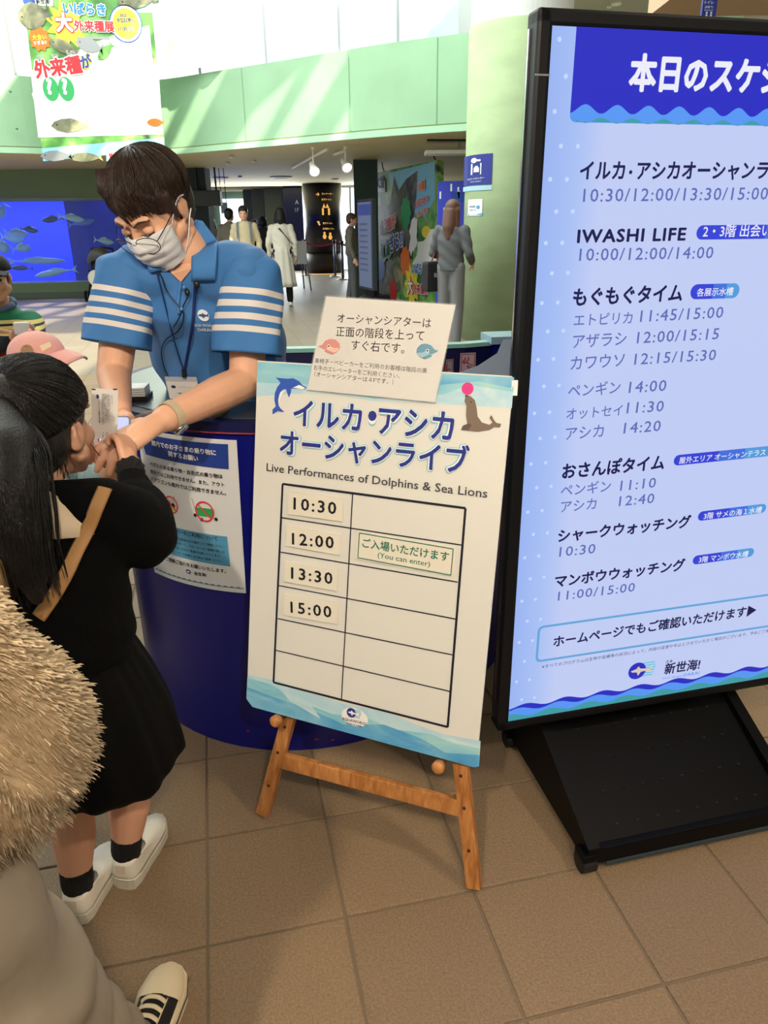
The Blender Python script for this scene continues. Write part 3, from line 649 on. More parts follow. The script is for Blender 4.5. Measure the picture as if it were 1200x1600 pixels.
sheet(pl, [k3(*p) for p in ((122, 410), (170, 398), (172, 478), (124, 486))], .012, 1).build('logo_label', PWHITE, pn)
text('C新', pl, k3(126, 455), k3(166, 446), INK, pn, .03, off=.016)
text('外来種が', pl, k3(142, 745), k3(246, 690), RED, pn, .04, off=.03, halo=(PWHITE, .12))
b = B()
for u, v in ((162, 855), (190, 835)): b.poly(disc(pl, pl.px(*k3(u, v)), .25, .02, ry=.19))
b.build('green_round', PGREEN, pn)
text('??すぎる!?', pl, k3(152, 880), k3(292, 810), DBLUE, pn, .05, off=.03, halo=(PWHITE, .12))
text('30種', pl, k3(384, 470), k3(425, 458), ORANGE, pn, .05, off=.03, halo=(PWHITE, .12)); text('250匹以上の', pl, k3(368, 570), k3(448, 535), RED, pn, .04, off=.03, halo=(PWHITE, .12)); text('生物が大集合', pl, k3(374, 640), k3(446, 600), ORANGE, pn, .04, off=.03, halo=(PWHITE, .12))
text('いばらき', pl, k3(342, 985), k3(430, 985), BLUE, pn, .05, off=.03, halo=(PWHITE, .12)); 
b = B(); b.poly(star(pl, pl.px(*k3(340, 1060)), .42, 10, .65, .02)); b.build('star_burst', YEL, pn)
text('大', pl, k3(318, 1105), k3(352, 1105), PWHITE, pn, .05, off=.034, halo=(RED, .12)); text('外来種展', pl, k3(354, 1108), k3(444, 1112), RED, pn, .04, off=.03, halo=(PWHITE, .12))
for u, v, m_, rx in ((297, 912, ORANGE, .30), (220, 1100, RED, .25), (145, 950, BLUE, .3), (300, 610, PGREEN, .3)): b = B(); b.poly(star(pl, pl.px(*k3(u, v)), rx, 9, .8, .014)); b.build('star_burst', m_, pn)
b = B(); b.poly(blob(pl, pl.px(*k3(440, 850)), .65, .30, .3, wob=.25, off=.02, seed=3)); b.build('splash_print', PWHITE, pn)
b = B(); b.poly(blob(pl, pl.px(*k3(350, 760)), .3, .2, 1.2, wob=.3, off=.016, seed=5)); b.build('splash_print', PWHITE, pn)
b = B(); b.poly(disc(pl, pl.px(*k3(430, 730)), .22, .018, ry=.10)); b.build('yellow_disc', YEL, pn)
for a_ in (.25, W_ - .2):
    tag(B().tube([pl.P(a_, 2.37, -.06), pl.P(a_ - .1, 2.45, -.06), pl.P(a_ - .15, 2.55, -.06)], .01, 6).build('hanging_wire', BLACK), 'thin black wire above the %s end of the large printed panel' % ('left' if a_ < 1 else 'right'), 'wire')
# blue panel behind the person in grey
Y = 11.6; pl = Plane((0, Y, 0), (1, 0, 0), (0, 0, 1)); a, b_ = pl.px(684, 283), pl.px(742, 283); 
t = empty('blue_display_stand', 'tall blue display board with rounded top, behind the person in grey', 'display board', (pl.P(*a).x, Y, 0))
o = B(); o.poly([pl.P(x, z) for x, z in rrect(a[0], .02, b_[0], a[1], .06)], pl.n, .05); o.build('board', mat('board_violet', (62, 72, 200), .45), t)
b = B()
for u, v in ((705, 293), (716, 298), (717, 304), (688, 305), (694, 330)): c = pl.px(u, v); b.poly([pl.P(c[0] - .012, c[1] - .05, .004), pl.P(c[0] + .012, c[1] - .05, .004), pl.P(c[0] + .012, c[1] + .05, .004), pl.P(c[0] - .012, c[1] + .05, .004)])
b.build('printed_mark', PWHITE, t)
sheet(pl, ((705, 300), (742, 300), (742, 315), (705, 315)), .004, 1).build('printed_mark', DBLUE, t)
# small items hanging under the soffit at the pillar
q0, q1 = aty(667, 219, 11.4), aty(728, 219, 11.4)
tag(B().cyl(q0, q1, .015, n=8).build('curtain_rod', BLACK), 'thin dark rod under the soffit beside the pillar', 'rod')
q0, q1 = aty(664, 240, 12), aty(728, 238, 12)
t = empty('wall_shelf', 'white bracket shelf high up beside the pillar', 'shelf', tuple(q0)); B().box((q0 + q1) / 2, ((q1 - q0).length, .4, .05)).build('board', WHITE, t); B().box(q1 + V((-.1, 0, .12)), (.04, .04, .25)).build('bracket', GREY, t)
# --- queue barrier posts and belts
POST = mat('post_steel', (120, 125, 150), .25, .9)
def post(u, v, Y0, lab):
    q = atz(u, v); t = empty('barrier_post', lab, 'barrier post', (q.x, q.y, 0))
    B().lathe([(.17, 0), (.17, .015), (.04, .035)], (q.x, q.y, 0), 24).build('base', CHROME, t, smooth=True)
    B().cyl((q.x, q.y, .03), (q.x, q.y, .97), .036).build('tube', POST, t, smooth=True)
    B().cyl((q.x, q.y, .90), (q.x, q.y, 1.0), .045).build('belt_head', BLACK, t, smooth=True); return q
P1 = post(524, 432, 0, 'steel barrier post right of the gold sign column, rear of the close pair'); P2 = post(536, 437, 0, 'steel barrier post right of the gold sign column, front of the close pair'); P3 = post(478, 430, 0, 'steel barrier post standing left of the gold sign column')
BELT = mat('belt_red', (150, 30, 38), .6)
def belt(p, q, lab):
    a, b_ = V((p.x, p.y, .93)), V((q.x, q.y, .93)); n = 10
    bb = B(); bb.loft([[a.lerp(b_, k / n) + V((0, 0, s_ - .10 * 4 * (k / n) * (1 - k / n))) for s_ in (-.025, .025)] + [a.lerp(b_, k / n) + V((0, .004, s_ - .10 * 4 * (k / n) * (1 - k / n))) for s_ in (.025, -.025)] for k in range(n + 1)])
    tag(bb.build('barrier_belt', BELT), lab, 'belt')
belt(P3, P1, 'red barrier belt in front of the dark sign column'); belt(P1, V((P1.x + 1.4, P1.y - .6, 0)), 'red barrier belt running right from the rear barrier post')
# small sign easel beside the white coat
q = atz(472, 453); t = empty('sign_stand', 'small white sign on a metal stand right of the person in the white coat', 'sign stand', (q.x, q.y, 0))
for dx in (-.28, .22): B().tube([(q.x + dx, q.y - .1, 0), (q.x + dx * .4, q.y + .1, 1.0)], .018, 8).build('leg', GREY, t)
B().tube([(q.x, q.y + .5, 0), (q.x, q.y + .1, 1.0)], .018, 8).build('leg', GREY, t)
pl = Plane((q.x, q.y - .06, 0), (1, 0, 0), (0, 0, 1)); B().box((q.x - .02, q.y, .82), (.34, .02, .5)).build('sign_panel', PWHITE, t)
text('最後尾', pl, (q.x * 0 - .17, .72), (-.17 + .001, .98), INK, t, .02, local=True, off=.0)
# far kiosk (same kind as the big one)
q0, q1 = aty(558, 315, 13.2), aty(577, 312, 12.8)
ex = V((q1.x - q0.x, q1.y - q0.y, 0)).normalized(); pl = Plane((q0.x, q0.y, 0), V((.35, -.93, 0)), (0, 0, 1)); 
t = empty('display_kiosk', 'slim far screen kiosk on a black wheeled base, seen edge-on by the dark wall', 'kiosk', (q0.x, q0.y, 0))
zb_, zt_ = .38, 1.80
B().box(pl.P(.35, (zb_ + zt_) / 2, -.04), (.72, .08, zt_ - zb_), math.atan2(pl.ex.y, pl.ex.x), bev=.01).build('housing', mat('kiosk_grey', (44, 50, 56), .5), t)
B().poly([pl.P(.03, zb_ + .04, .003), pl.P(.67, zb_ + .04, .003), pl.P(.67, zt_ - .05, .003), pl.P(.03, zt_ - .05, .003)]).build('screen', mat('kiosk_screen_far', (120, 132, 160), .3, emit=.55), t)
b = B(); b.poly([pl.P(.05, zt_ - .25, .005), pl.P(.66, zt_ - .25, .005), pl.P(.66, zt_ - .08, .005), pl.P(.05, zt_ - .08, .005)]); b.build('header', mat('kiosk_head_far', (70, 88, 160), .3, emit=.5), t)
b = B()
for k in range(9): b.poly([pl.P(.1, zt_ - .4 - k * .09, .005), pl.P(.5, zt_ - .4 - k * .09, .005), pl.P(.5, zt_ - .37 - k * .09, .005), pl.P(.1, zt_ - .37 - k * .09, .005)])
b.build('lettering', mat('kiosk_ink_far', (80, 90, 120), .5), t)
b = B(); b.loft([[pl.P(a, .05, .35), pl.P(a, .30, -.12), pl.P(a, .30, -.3), pl.P(a, .05, -.42)] for a in (.04, .68)]); b.build('base', BLACK, t)
B().box(pl.P(.35, .3, -.12), (.4, .1, .5), math.atan2(pl.ex.y, pl.ex.x)).build('column', BLACK, t)
for a in (.05, .66):
    for f_ in (.33, -.4): B().cyl(pl.P(a - .02, .035, f_), pl.P(a + .02, .035, f_), .035).build('wheel', BLACK, t)
# ================================================================== RECEPTION COUNTER
NAVY = mat('counter_navy', (8, 16, 120), .34, bump=.03, scale=3, spec=.5); NAVY2 = mat('counter_navy_dark', (8, 14, 72), .5)
STEEL = mat('counter_steel', (112, 122, 128), .28, .75)
CX, CY, CR, CH = -.281, 2.27, .558, .992; PH_ = .97
def outline(r, n=26):
    o = []
    for k in range(n + 1):
        a = math.radians(-212 + (154) * k / n); o.append((CX + r * math.cos(a), CY + r * math.sin(a)))   # left side round to front right
    return o
outer = outline(CR) + [(.16, 1.93), (.33, 2.08), (.47, 2.30), (.58, 2.6), (.66, 3.08)]
inner = outline(CR - .20) + [(.06, 2.10), (.20, 2.24), (.32, 2.42), (.42, 2.66), (.50, 3.02)]
ct = empty('reception_counter', 'round dark blue reception counter behind the sign easel', 'counter', (CX, CY, 0))
b = B(); b.loft([[(*p, z) for p in outer] for z in (.0, .03, CH - .03)], cap=False, closed=False); b.loft([[(*p, z) for p in outline(CR - .05) + [(.12, 1.99), (.28, 2.13), (.41, 2.34), (.52, 2.62), (.60, 3.05)]] for z in (.0, CH - .03)], cap=False, closed=False)
b.build('front_panel', NAVY, ct, smooth=True, fix=False)
def ringslab(z0, z1, d, last=None):
    b = B(); o2 = [(x + (x - CX) * d, y + (y - CY) * d) for x, y in outer]
    rings = []
    for p, q in list(zip(o2, inner))[:last]: rings.append([(*p, z0), (*p, z1), (*q, z1), (*q, z0)])
    return b.loft(rings)
ringslab(CH - .028, CH - .002, .012).build('counter_top', NAVY2, ct)
ringslab(CH - .0015, CH + .001, -.05, 24).build('steel_inlay', STEEL, ct)
b = B(); o2 = [(x + (x - CX) * .0135, y + (y - CY) * .0135) for x, y in outer]; b.tube([(*p, CH - .029) for p in o2], .0022, 6); b.build('edge_line', mat('edge_red', (150, 60, 75), .5), ct)
# back partition with stickers on its inner side
y0 = 2.93
bp = [(-.75, 2.62), (-.60, 2.85), (-.42, 2.93), (0, 2.95), (.34, 3.0), (.46, 3.05)]
wallstrip([(x, y) for x, y in bp], 0, PH_ - .01, .05, b := B()); b.build('back_partition', NAVY2, ct)
wallstrip([(x, y - .012) for x, y in bp], PH_ - .012, PH_ + .004, .060, b := B()); b.build('partition_cap', mat('cap_pale', (150, 200, 190), .35), ct)
B().box((.56, 3.1, PH_ / 2), (.22, .12, PH_), .15).build('end_post', NAVY, ct); B().box((.56, 3.1, PH_ + .012), (.25, .16, .03), .15).build('end_cap', mat('cap_blue', (150, 185, 205), .3), ct)
for k, (u, v) in enumerate(((270, 1146), (520, 1160), (495, 1159), (388, 1146))):
    q = Cyl(CX, CY, CR); c = q.px(u, v - 4); B().poly([q.P(c[0] - .006, c[1] - .001, .001), q.P(c[0] + .006, c[1], .001), q.P(c[0] + .004, c[1] + .003, .001), q.P(c[0] - .004, c[1] + .003, .001)]).build('scratch', RED, ct)
pl = Plane((0, 2.935, 0), V((.34, .045, 0)), (0, 0, 1)); pl.O = V((0, 2.945, 0)) + pl.n * .012
k6 = crop(650, 480, 1200 / 180); PINKP = mat('sticker_pink', (196, 168, 172), .5)
for nm, cs, frame, txts in (('plate_sign', [(462, 478), (620, 472), (612, 960), (440, 960)], 1, (('入場終了しました', (545, 1180), (545, 515), .04), ('(End of admission)', (583, 1120), (583, 590), .0))), ('plate_sign', [(312, 545), (388, 538), (382, 960), (265, 960)], 1, (('整理中', (350, 900), (345, 600), .03),))):
    t = empty(nm, 'pinkish plate with upturned Japanese writing stored inside the counter wall' if len(txts) == 2 else 'grey plate half hidden behind the paper notice, inside the counter wall', 'plate', tuple(pl.P(*pl.px(*k6(*cs[0])))))
    sheet(pl, [k6(*p) for p in cs], .004, 1, .003).build('plate', PINKP if len(txts) == 2 else mat('sticker_grey', (150, 148, 150), .5), t)
    b = B(); ins = [(cs[0][0] + 12, cs[0][1] + 12), (cs[1][0] - 12, cs[1][1] + 12), (cs[2][0] - 12, cs[2][1] - 10), (cs[3][0] + 12, cs[3][1] - 10)]
    for i in range(4): line(b, pl, k6(*ins[i]), k6(*ins[(i + 1) % 4]), .003, .005)
    b.build('border', mat('sticker_red', (150, 50, 70), .5), t)
    for s_, a, c, bo in txts: text(s_, pl, k6(*a), k6(*c), MATS['sticker_red'] if bo else INK, t, bo, off=.006)
# --- notice about children's vehicles, on the round front
cy = Cyl(CX, CY, CR + .003); k7 = crop(200, 660, 1200 / 220)
nt_ = empty('counter_notice', 'laminated blue and white notice with two no-entry pictures on the counter front', 'notice', tuple(cy.P(*cy.px(300, 800))))
sheet(cy, [(216, 667), k7(928, 150), k7(1008, 1452), k7(235, 1272)], .003, 16, .0015).build('paper', mat('paper_notice', (226, 228, 230), .35), nt_)
HB = mat('notice_blue', (40, 66, 150), .4); LBL = mat('notice_light_blue', (88, 160, 200), .4)
sheet(cy, [k7(*p) for p in ((110, 80), (858, 182), (864, 396), (165, 268))], .0045, 14).build('header', HB, nt_)
sheet(cy, [k7(*p) for p in ((275, 845), (850, 968), (878, 1222), (308, 1095))], .0045, 14).build('text_box', LBL, nt_)
for s_, a, c, m_, bo in (('館内でのお子さまの乗り物に', (218, 185), (760, 272), PWHITE, .03), ('関するお願い', (360, 278), (610, 322), PWHITE, .03), ('ペダルのある乗り物・自走式の乗り物は', (202, 360), (815, 470), INK, .025), ('館内ではご利用できません。また、アウト', (208, 425), (830, 540), INK, .025),
                         ('ドアワゴンも館内ではご利用できません。', (216, 488), (845, 612), INK, .025), ('ベビーカーのご利用について', (330, 905), (775, 1000), INK, .02), ('ベビーカーは必ず保護者の方が操作してご使用ください。', (300, 950), (838, 1062), INK, .005), ('混雑した館内において、ベビーカーのご使用の際には', (315, 990), (835, 1106), INK, .005),
                         ('周囲への安全に十分なご配慮をお願いいたします。', (335, 1040), (800, 1140), INK, .005), ('館内にベビーカーを放置する行為はご遠慮ください。', (335, 1080), (818, 1184), INK, .005), ('ご理解ご協力をお願いいたします。', (338, 1165), (845, 1275), INK, .025), ('新世海!', (580, 1292), (680, 1305), INK, .02)):
    text(s_, cy, k7(*a), k7(*c), m_, nt_, bo, off=.0062)
def wave(pl_, p0, p1, amp, n, depth, off, m, parent, name='wave_print', phase=0, local=False, up=1, cyc=6):
    """printed wave band between two points with a wavy upper edge; depth downwards"""
    a = V(p0) if local else V(pl_.px(*p0)); c = V(p1) if local else V(pl_.px(*p1)); d = c - a; q = V((-d.y, d.x)).normalized() * up
    top = [a + d * (k / n) + q * (amp * math.sin(phase + 2 * math.pi * cyc * k / n)) for k in range(n + 1)]
    bot = [a + d * (k / n) - q * depth for k in range(n + 1)]
    b = B(); b.loft([[pl_.P(*p, off) for p in top], [pl_.P(*p, off) for p in bot]], cap=False, closed=False); return b.build(name, m, parent, fix=False)
wave(cy, k7(250, 1238), k7(990, 1402), .0015, 120, .003, .0055, mat('notice_wave', (60, 120, 160), .4), nt_, cyc=16)
b = B(); c = cy.px(*k7(525, 1265)); b.poly(disc(cy, c, .0085, .0052, ry=.0065)); b.build('logo_mark', HB, nt_); b = B(); b.poly(disc(cy, c, .005, .0060, ry=.0025)); b.build('logo_fish', PWHITE, nt_)
def ban(cx, cyy, r, parent):
    c = cy.px(*k7(cx, cyy)); bb = B(); n = 32
    bb.loft([[cy.P(c[0] + rr * math.cos(2 * math.pi * k / n), c[1] + rr * 1.05 * math.sin(2 * math.pi * k / n), .0072) for rr in (r, r * .86)] for k in range(n + 1)], cap=False, closed=False)
    line(bb, cy, (c[0] - r * .64, c[1] + r * .66), (c[0] + r * .64, c[1] - r * .66), r * .14, .0072, local=True)
    bb.build('no_entry_ring', RED, parent); return c
G_ = 1.45
def ring_pts(x, y, r_, off): return disc(cy, (c[0] + x * G_, c[1] + y * G_), r_ * G_, off)
c = ban(383, 695, .0165 * G_, nt_)
b = B(); b.poly(ring_pts(-.008, -.008, .006, .0062)); b.poly(ring_pts(.003, -.007, .004, .0062)); b.build('toy_wheel', YEL, nt_)
b = B(); b.poly(ring_pts(-.006, .002, .005, .0058)); b.build('toy_body', ORANGE, nt_); b = B(); b.poly(ring_pts(.004, -.001, .0045, .0058)); line(b, cy, (c[0] + .005 * G_, c[1]), (c[0] + .009 * G_, c[1] + .018 * G_), .0012, .006, True); b.build('toy_seat', INK, nt_)
c = ban(664, 752, .0188 * G_, nt_)
b = B(); b.poly([cy.P(c[0] + x * G_, c[1] + y * G_, .0056) for x, y in ((-.018, .006), (.018, .006), (.014, -.01), (-.014, -.01))]); b.build('wagon_body', PGREEN, nt_)
b = B(); [b.poly(ring_pts(x, y, .0035, .0058)) for x, y in ((-.021, -.010), (-.008, -.017), (.021, -.013))]; line(b, cy, (c[0] - .019 * G_, c[1] + .002), (c[0] - .024 * G_, c[1] + .022 * G_), .0012, .006, True); b.build('wagon_wheel', INK, nt_)
# things on the counter
q = atz(212, 628, CH)
t = empty('card_stack', 'stack of white cards in a black holder on the counter, behind the wrist', 'cards', tuple(q))
B().box(q + V((-.02, .03, .0085)), (.10, .08, .012), .1).build('tray', BLACK, t)
for k in range(4): B().box(q + V((-.02, .03, .0175 + k * .006)), (.09, .07, .005), .1).build('card', mat('card_white', (225, 228, 228), .4), t)
q = [atz(u, v, CH + .008) for u, v in ((188, 668), (215, 652), (250, 640), (285, 628), (320, 622), (345, 627), (352, 640), (330, 652))]
def smoothpath(P, n=6, closed=False):
    P = [V(p) for p in P]; o = []
    for i in range(len(P) - 1):
        a, b_, c, d = P[max(i - 1, 0)], P[i], P[i + 1], P[min(i + 2, len(P) - 1)]
        for k in range(n):
            s_ = k / n; o.append(.5 * ((2 * b_) + (c - a) * s_ + (2 * a - 5 * b_ + 4 * c - d) * s_ * s_ + (3 * b_ - a - 3 * c + d) * s_ ** 3))
    o.append(P[-1]); return o
tag(B().tube(smoothpath(q), .006, 8).build('scanner_cable', mat('cable_grey', (150, 140, 135), .5), smooth=True), 'grey beige cable looping over the counter top under the forearm', 'cable')
# ================================================================== EASEL AND TIMETABLE BOARD
s_ = 1.652
TL, TR, BL = V((-.173, 1.007, -.175)) * s_ + CAM, V((.157, .863, -.172)) * s_ + CAM, V((-.211, .908, -.673)) * s_ + CAM
BR = V((.119, .764, -.671)) * s_ + CAM
ex = ((TR - TL) + (BR - BL)).normalized(); ey = ((TL - BL) + (TR - BR)); bp_ = Plane((TL + TR + BL + BR) / 4, ex, ey)
WOOD = ramp_mat('easel_wood', [(.3, (150, 92, 44)), (.5, (184, 122, 66)), (.7, (206, 146, 88))], 6, .45, stretch=(10, 10, 1.2), detail=6, bump=.15)
WOODD = mat('wood_hole', (60, 32, 16), .8)
es = empty('sign_easel', 'light brown wooden A-frame easel carrying the white timetable board', 'easel', (0, 1.4, 0))
bx0, by0 = bp_.px(386, 1100); bx1, by1 = bp_.px(802, 587)
bx0, bx1, by0, by1 = -.297, .297, -.4205, .4205
def leg(top, foot, wd=.034, th=.022, name='leg'):
    top, foot = V(top), V(foot); z = (top - foot).normalized(); x = (bp_.ex - z * bp_.ex.dot(z)).normalized(); y = z.cross(x); M = Matrix((x, y, z)).transposed().to_4x4(); M.translation = (top + foot) / 2
    return B().box((0, 0, 0), (wd, th, (top - foot).length), Matrix(), .003).xf(M).build(name, WOOD, es)
fl_, fr_ = atz(411, 1276, .0), atz(741, 1391, .0)
tl_ = bp_.P(*bp_.px(432 + 12, 1118), -.034); tr_ = bp_.P(*bp_.px(712, 1190), -.034)
fl_.z = fr_.z = .0
fl_ = V((fl_.x, fl_.y, .010)); fr_ = V((fr_.x, fr_.y, .010))
apex = bp_.P(.0, .30, -.03)
dl = (tl_ - fl_); dr_ = (tr_ - fr_)
leg(fl_ + dl * 2.6, fl_); leg(fr_ + dr_ * 2.6, fr_)
leg(bp_.P(.0, .36, -.05), V((.26, 1.98, .012)), .03, .022, 'rear_leg')
def between(f0, f1, t0, t1, name, wd=.042, th=.02):
    a = f0 + (f1 - f0) * t0; c = f0; return a
a, c = fl_ + dl * .60, fr_ + dr_ * .60
k2 = crop(400, 1150, 3)
a = bp_.P(*bp_.px(*k2(140, 95)), -.010); c = bp_.P(*bp_.px(*k2(925, 335)), -.010)
def onleg(f, d, pix):
    # point on the leg line that lies on the pixel row
    best = None
    for k in range(0, 1001):
        p = f + d * (k / 1000); r_ = Rb.transposed() @ (p - CAM); v = 800 + FPX * r_.y / r_.z
        if best is None or abs(v - pix) < best[0]: best = (abs(v - pix), p)
    return best[1]
a = onleg(fl_, dl, k2(0, 95)[1] + 4); c = onleg(fr_, dr_, k2(0, 335)[1] + 2)
x = (c - a).normalized(); z = (bp_.ey - x * bp_.ey.dot(x)).normalized(); y = z.cross(x); M = Matrix((x, y, z)).transposed().to_4x4(); M.translation = (a + c) / 2
B().box((0, 0, 0), ((c - a).length, .018, .040), Matrix(), .003).xf(M).build('crossbar', WOOD, es)
for f, d in ((fl_, dl), (fr_, dr_)):
    for t_ in (.30, .62, .86):
        p = f + d * t_; B().cyl(p + bp_.n * .0105, p + bp_.n * .0125, .004, n=10).build('bolt_hole', WOODD, es)
for u, v in ((437, 1122), (689, 1193)):
    p = bp_.P(*bp_.px(u, v), 0); B().lathe([(.008, -.03), (.008, .006), (.014, .008), (.015, .022), (.011, .027), (.001, .028)], M=Matrix((bp_.ex, bp_.ey, bp_.n)).transposed().to_4x4() @ Matrix.Identity(4) if False else Matrix.Translation(p) @ Matrix((bp_.ex, bp_.ey, bp_.n)).transposed().to_4x4(), n=18).build('peg', WOOD, es, smooth=True)
bd = empty('timetable_board', 'white foam timetable board with blue waves standing on the wooden easel', 'board', tuple(bp_.P(0, by0)))
corner = [(-.297, .4205), (.292, .4205), (.297, .416), (.297, -.412), (.290, -.4205), (-.285, -.4205), (-.297, -.408)]
B().poly([bp_.P(*p, 0) for p in corner], bp_.n, .005).build('foam_board', mat('board_white', (228, 227, 219), .42), bd)
WC = [ramp_mat('watercolour_%d' % i, st, 5, .45, detail=4, dist=1.2, stretch=(1, 1, 3)) for i, st in enumerate((
    [(.3, (205, 230, 236)), (.5, (180, 218, 232)), (.7, (220, 236, 236))],
    [(.3, (120, 190, 215)), (.5, (150, 208, 222)), (.7, (175, 220, 215))],
    [(.3, (70, 150, 205)), (.5, (100, 175, 218)), (.7, (150, 205, 222))]))]
def band_poly(pix, off, m, parent, name='wave_print', pl_=None):
    b = B(); (pl_ or bp_).face(b, pix, off); return b.build(name, m, parent)
e1, e2 = (403, 568), (801, 592)
kb1 = crop(380, 440, 1200 / 440); kb2 = crop(380, 780, 1200 / 440)
band_poly([kb1(*p) for p in ((62, 342), (1155, 408), (1145, 540), (1000, 530), (820, 520), (560, 510), (380, 480), (200, 478), (56, 490))], .0003, WC[0], bd)
band_poly([kb1(*p) for p in ((62, 342), (1155, 408), (1150, 470), (960, 440), (860, 480), (560, 500), (300, 440), (58, 430))], .0005, WC[1], bd)
band_poly([kb1(*p) for p in ((850, 392), (1155, 408), (1151, 455), (1000, 425), (840, 440))], .0007, WC[2], bd)
band_poly([kb2(*p) for p in ((20, 748), (150, 775), (300, 830), (420, 870), (600, 905), (740, 960), (850, 1000), (1012, 1030), (1005, 1138), (985, 1142), (40, 885), (14, 850))], .0003, WC[0], bd)
band_poly([kb2(*p) for p in ((18, 760), (120, 790), (250, 865), (380, 915), (520, 930), (640, 980), (800, 1000), (900, 1040), (1008, 1062), (1005, 1138), (985, 1142), (40, 885), (14, 850))], .0005, WC[1], bd)
band_poly([kb2(*p) for p in ((16, 800), (150, 850), (300, 900), (430, 960), (600, 960), (760, 1020), (860, 1080), (1007, 1090), (1005, 1138), (985, 1142), (40, 885), (14, 850))], .0007, WC[2], bd)
band_poly([kb2(*p) for p in ((150, 800), (280, 860), (330, 935), (200, 860))], .0009, WC[0], bd)
LG = mat('table_line', (24, 26, 44), .5)
left = [(442, 756), (439.8, 808.6), (438.7, 862.5), (435.7, 914.6), (434.3, 966.3), (431.3, 1015.8), (427.7, 1066)]
right = [(727.6, 794), (721, 851.5), (715.5, 909.4), (711.9, 967), (707, 1023), (702.7, 1080), (699.8, 1135.7)]
b = B()
for i, (p, q) in enumerate(zip(left, right)): line(b, bp_, p, q, .0052 if i in (0, 6) else .0027, .0011)
line(b, bp_, left[0], left[6], .0052, .0012); line(b, bp_, right[0], right[6], .0052, .0012); line(b, bp_, (551.3, 771.9), (534, 1091.7), .0027, .0013)
b.build('table_grid', LG, bd)
TN = mat('title_navy', (38, 52, 142), .5); TG = mat('title_glow', (105, 190, 215), .5); DG = mat('text_grey', (66, 68, 74), .5)
for s1, a, c in (('イルカ', (215, 605), (505, 632)), ('・', (530, 636), (566, 640)), ('アシカ', (575, 640), (895, 672)), ('オーシャンライブ', (158, 728), (960, 812))):
    text(s1, bp_, kb1(*a), kb1(*c), mat('title_halo', (150, 212, 226), .5), bd, .10, off=.0012, hs=1.12, name='lettering_glow'); text(s1, bp_, kb1(*a), kb1(*c), PWHITE, bd, .062, off=.0022, hs=1.12, name='lettering_outline'); text(s1, bp_, kb1(*a), kb1(*c), TN, bd, .026, off=.0030, hs=1.12)
text('Live Performances of Dolphins & Sea Lions', bp_, kb1(100, 806), kb1(1040, 921), DG, bd, .012, off=.0012, hs=.85)
def px_poly(pl_, pts, k, off, m, parent, name): b = B(); pl_.face(b, [k(*p) for p in pts], off); return b.build(name, m, parent)
DOL = mat('dolphin_blue', (52, 92, 190), .5)
dp = [(273, 452), (252, 440), (240, 425), (215, 412), (190, 414), (168, 412), (140, 409), (155, 424), (160, 432), (146, 450), (136, 475), (134, 505), (140, 532), (126, 545), (126, 566), (148, 552), (177, 556), (160, 540), (152, 528), (150, 505), (156, 478), (170, 460), (184, 458), (188, 474), (196, 494), (204, 474), (206, 455), (235, 456), (262, 460)]
px_poly(bp_, dp, kb1, .0013, DOL, bd, 'dolphin_print'); px_poly(bp_, [(240, 440), (268, 454), (255, 459), (235, 455), (212, 452)], kb1, .0016, PWHITE, bd, 'dolphin_belly')
px_poly(bp_, [(160, 470), (152, 500), (152, 525), (158, 500), (168, 478), (182, 462)], kb1, .0016, PWHITE, bd, 'dolphin_belly')
SL = mat('sealion_brown', (128, 110, 96), .5)
sl = [(947, 492), (958, 483), (972, 490), (988, 505), (996, 540), (1000, 575), (1018, 600), (1050, 610), (1062, 600), (1050, 580), (1058, 568), (1070, 590), (1080, 602), (1100, 606), (1095, 622), (1070, 620), (1050, 632), (1000, 640), (965, 636), (930, 632), (935, 616), (955, 606), (950, 570), (952, 530), (944, 510)]
px_poly(bp_, sl, kb1, .0013, SL, bd, 'sea_lion_print'); px_poly(bp_, [(928, 632), (940, 612), (962, 604), (974, 612), (960, 634)], kb1, .0016, mat('sealion_dark', (98, 84, 74), .5), bd, 'sea_lion_flipper')
b = B(); b.poly(disc(bp_, bp_.px(*kb1(957, 456)), .0125, .0014)); b.build('ball_print', mat('ball_pink', (225, 60, 140), .5), bd)
b = B(); b.poly(disc(bp_, bp_.px(*kb1(951, 487)), .002, .0016, 10)); b.poly(disc(bp_, bp_.px(*kb1(972, 513)), .0013, .0016, 10)); b.build('nose_print', INK, bd)
# logo on the board
def aqua_logo(pl_, k, c, w_, off, parent, darkm, lightm, oval=True):
    c = V(pl_.px(*k(*c)))
    if oval: b = B(); b.poly(blob(pl_, c - V((0, w_ * .05)), w_ * .95, w_ * .62, 0, 28, off)); b.build('logo_ground', PWHITE, parent)
    b = B(); b.poly(disc(pl_, (c.x - w_ * .25, c.y + w_ * .2), w_ * .33, off + .0003)); b.build('logo_mark', darkm, parent)
    b = B()
    for k_ in range(6): b.poly([pl_.P(c.x + x, c.y + w_ * (.2 - .26 + k_ * .1) + y, off + .0002) for x, y in ((w_ * -.1, 0), (w_ * (.45 - .03 * abs(k_ - 3)), 0), (w_ * (.45 - .03 * abs(k_ - 3)), w_ * .05), (w_ * -.1, w_ * .05))])
    b.build('logo_stripes', lightm, parent)
    f = [(-.5, .22), (-.3, .28), (-.22, .38), (-.14, .28), (.15, .24), (.32, .36), (.26, .2), (.32, .06), (.1, .16), (-.1, .14), (-.2, .0), (-.26, .14), (-.42, .16)]
    b = B(); b.poly([pl_.P(c.x + x * w_, c.y + y * w_, off + .0006) for x, y in f]); b.build('logo_fish', PWHITE, parent)
    return c
LIGHTP = mat('logo_light', (110, 180, 215), .5)
aqua_logo(bp_, kb2, (476, 925), .036, .0014, bd, TN, LIGHTP)
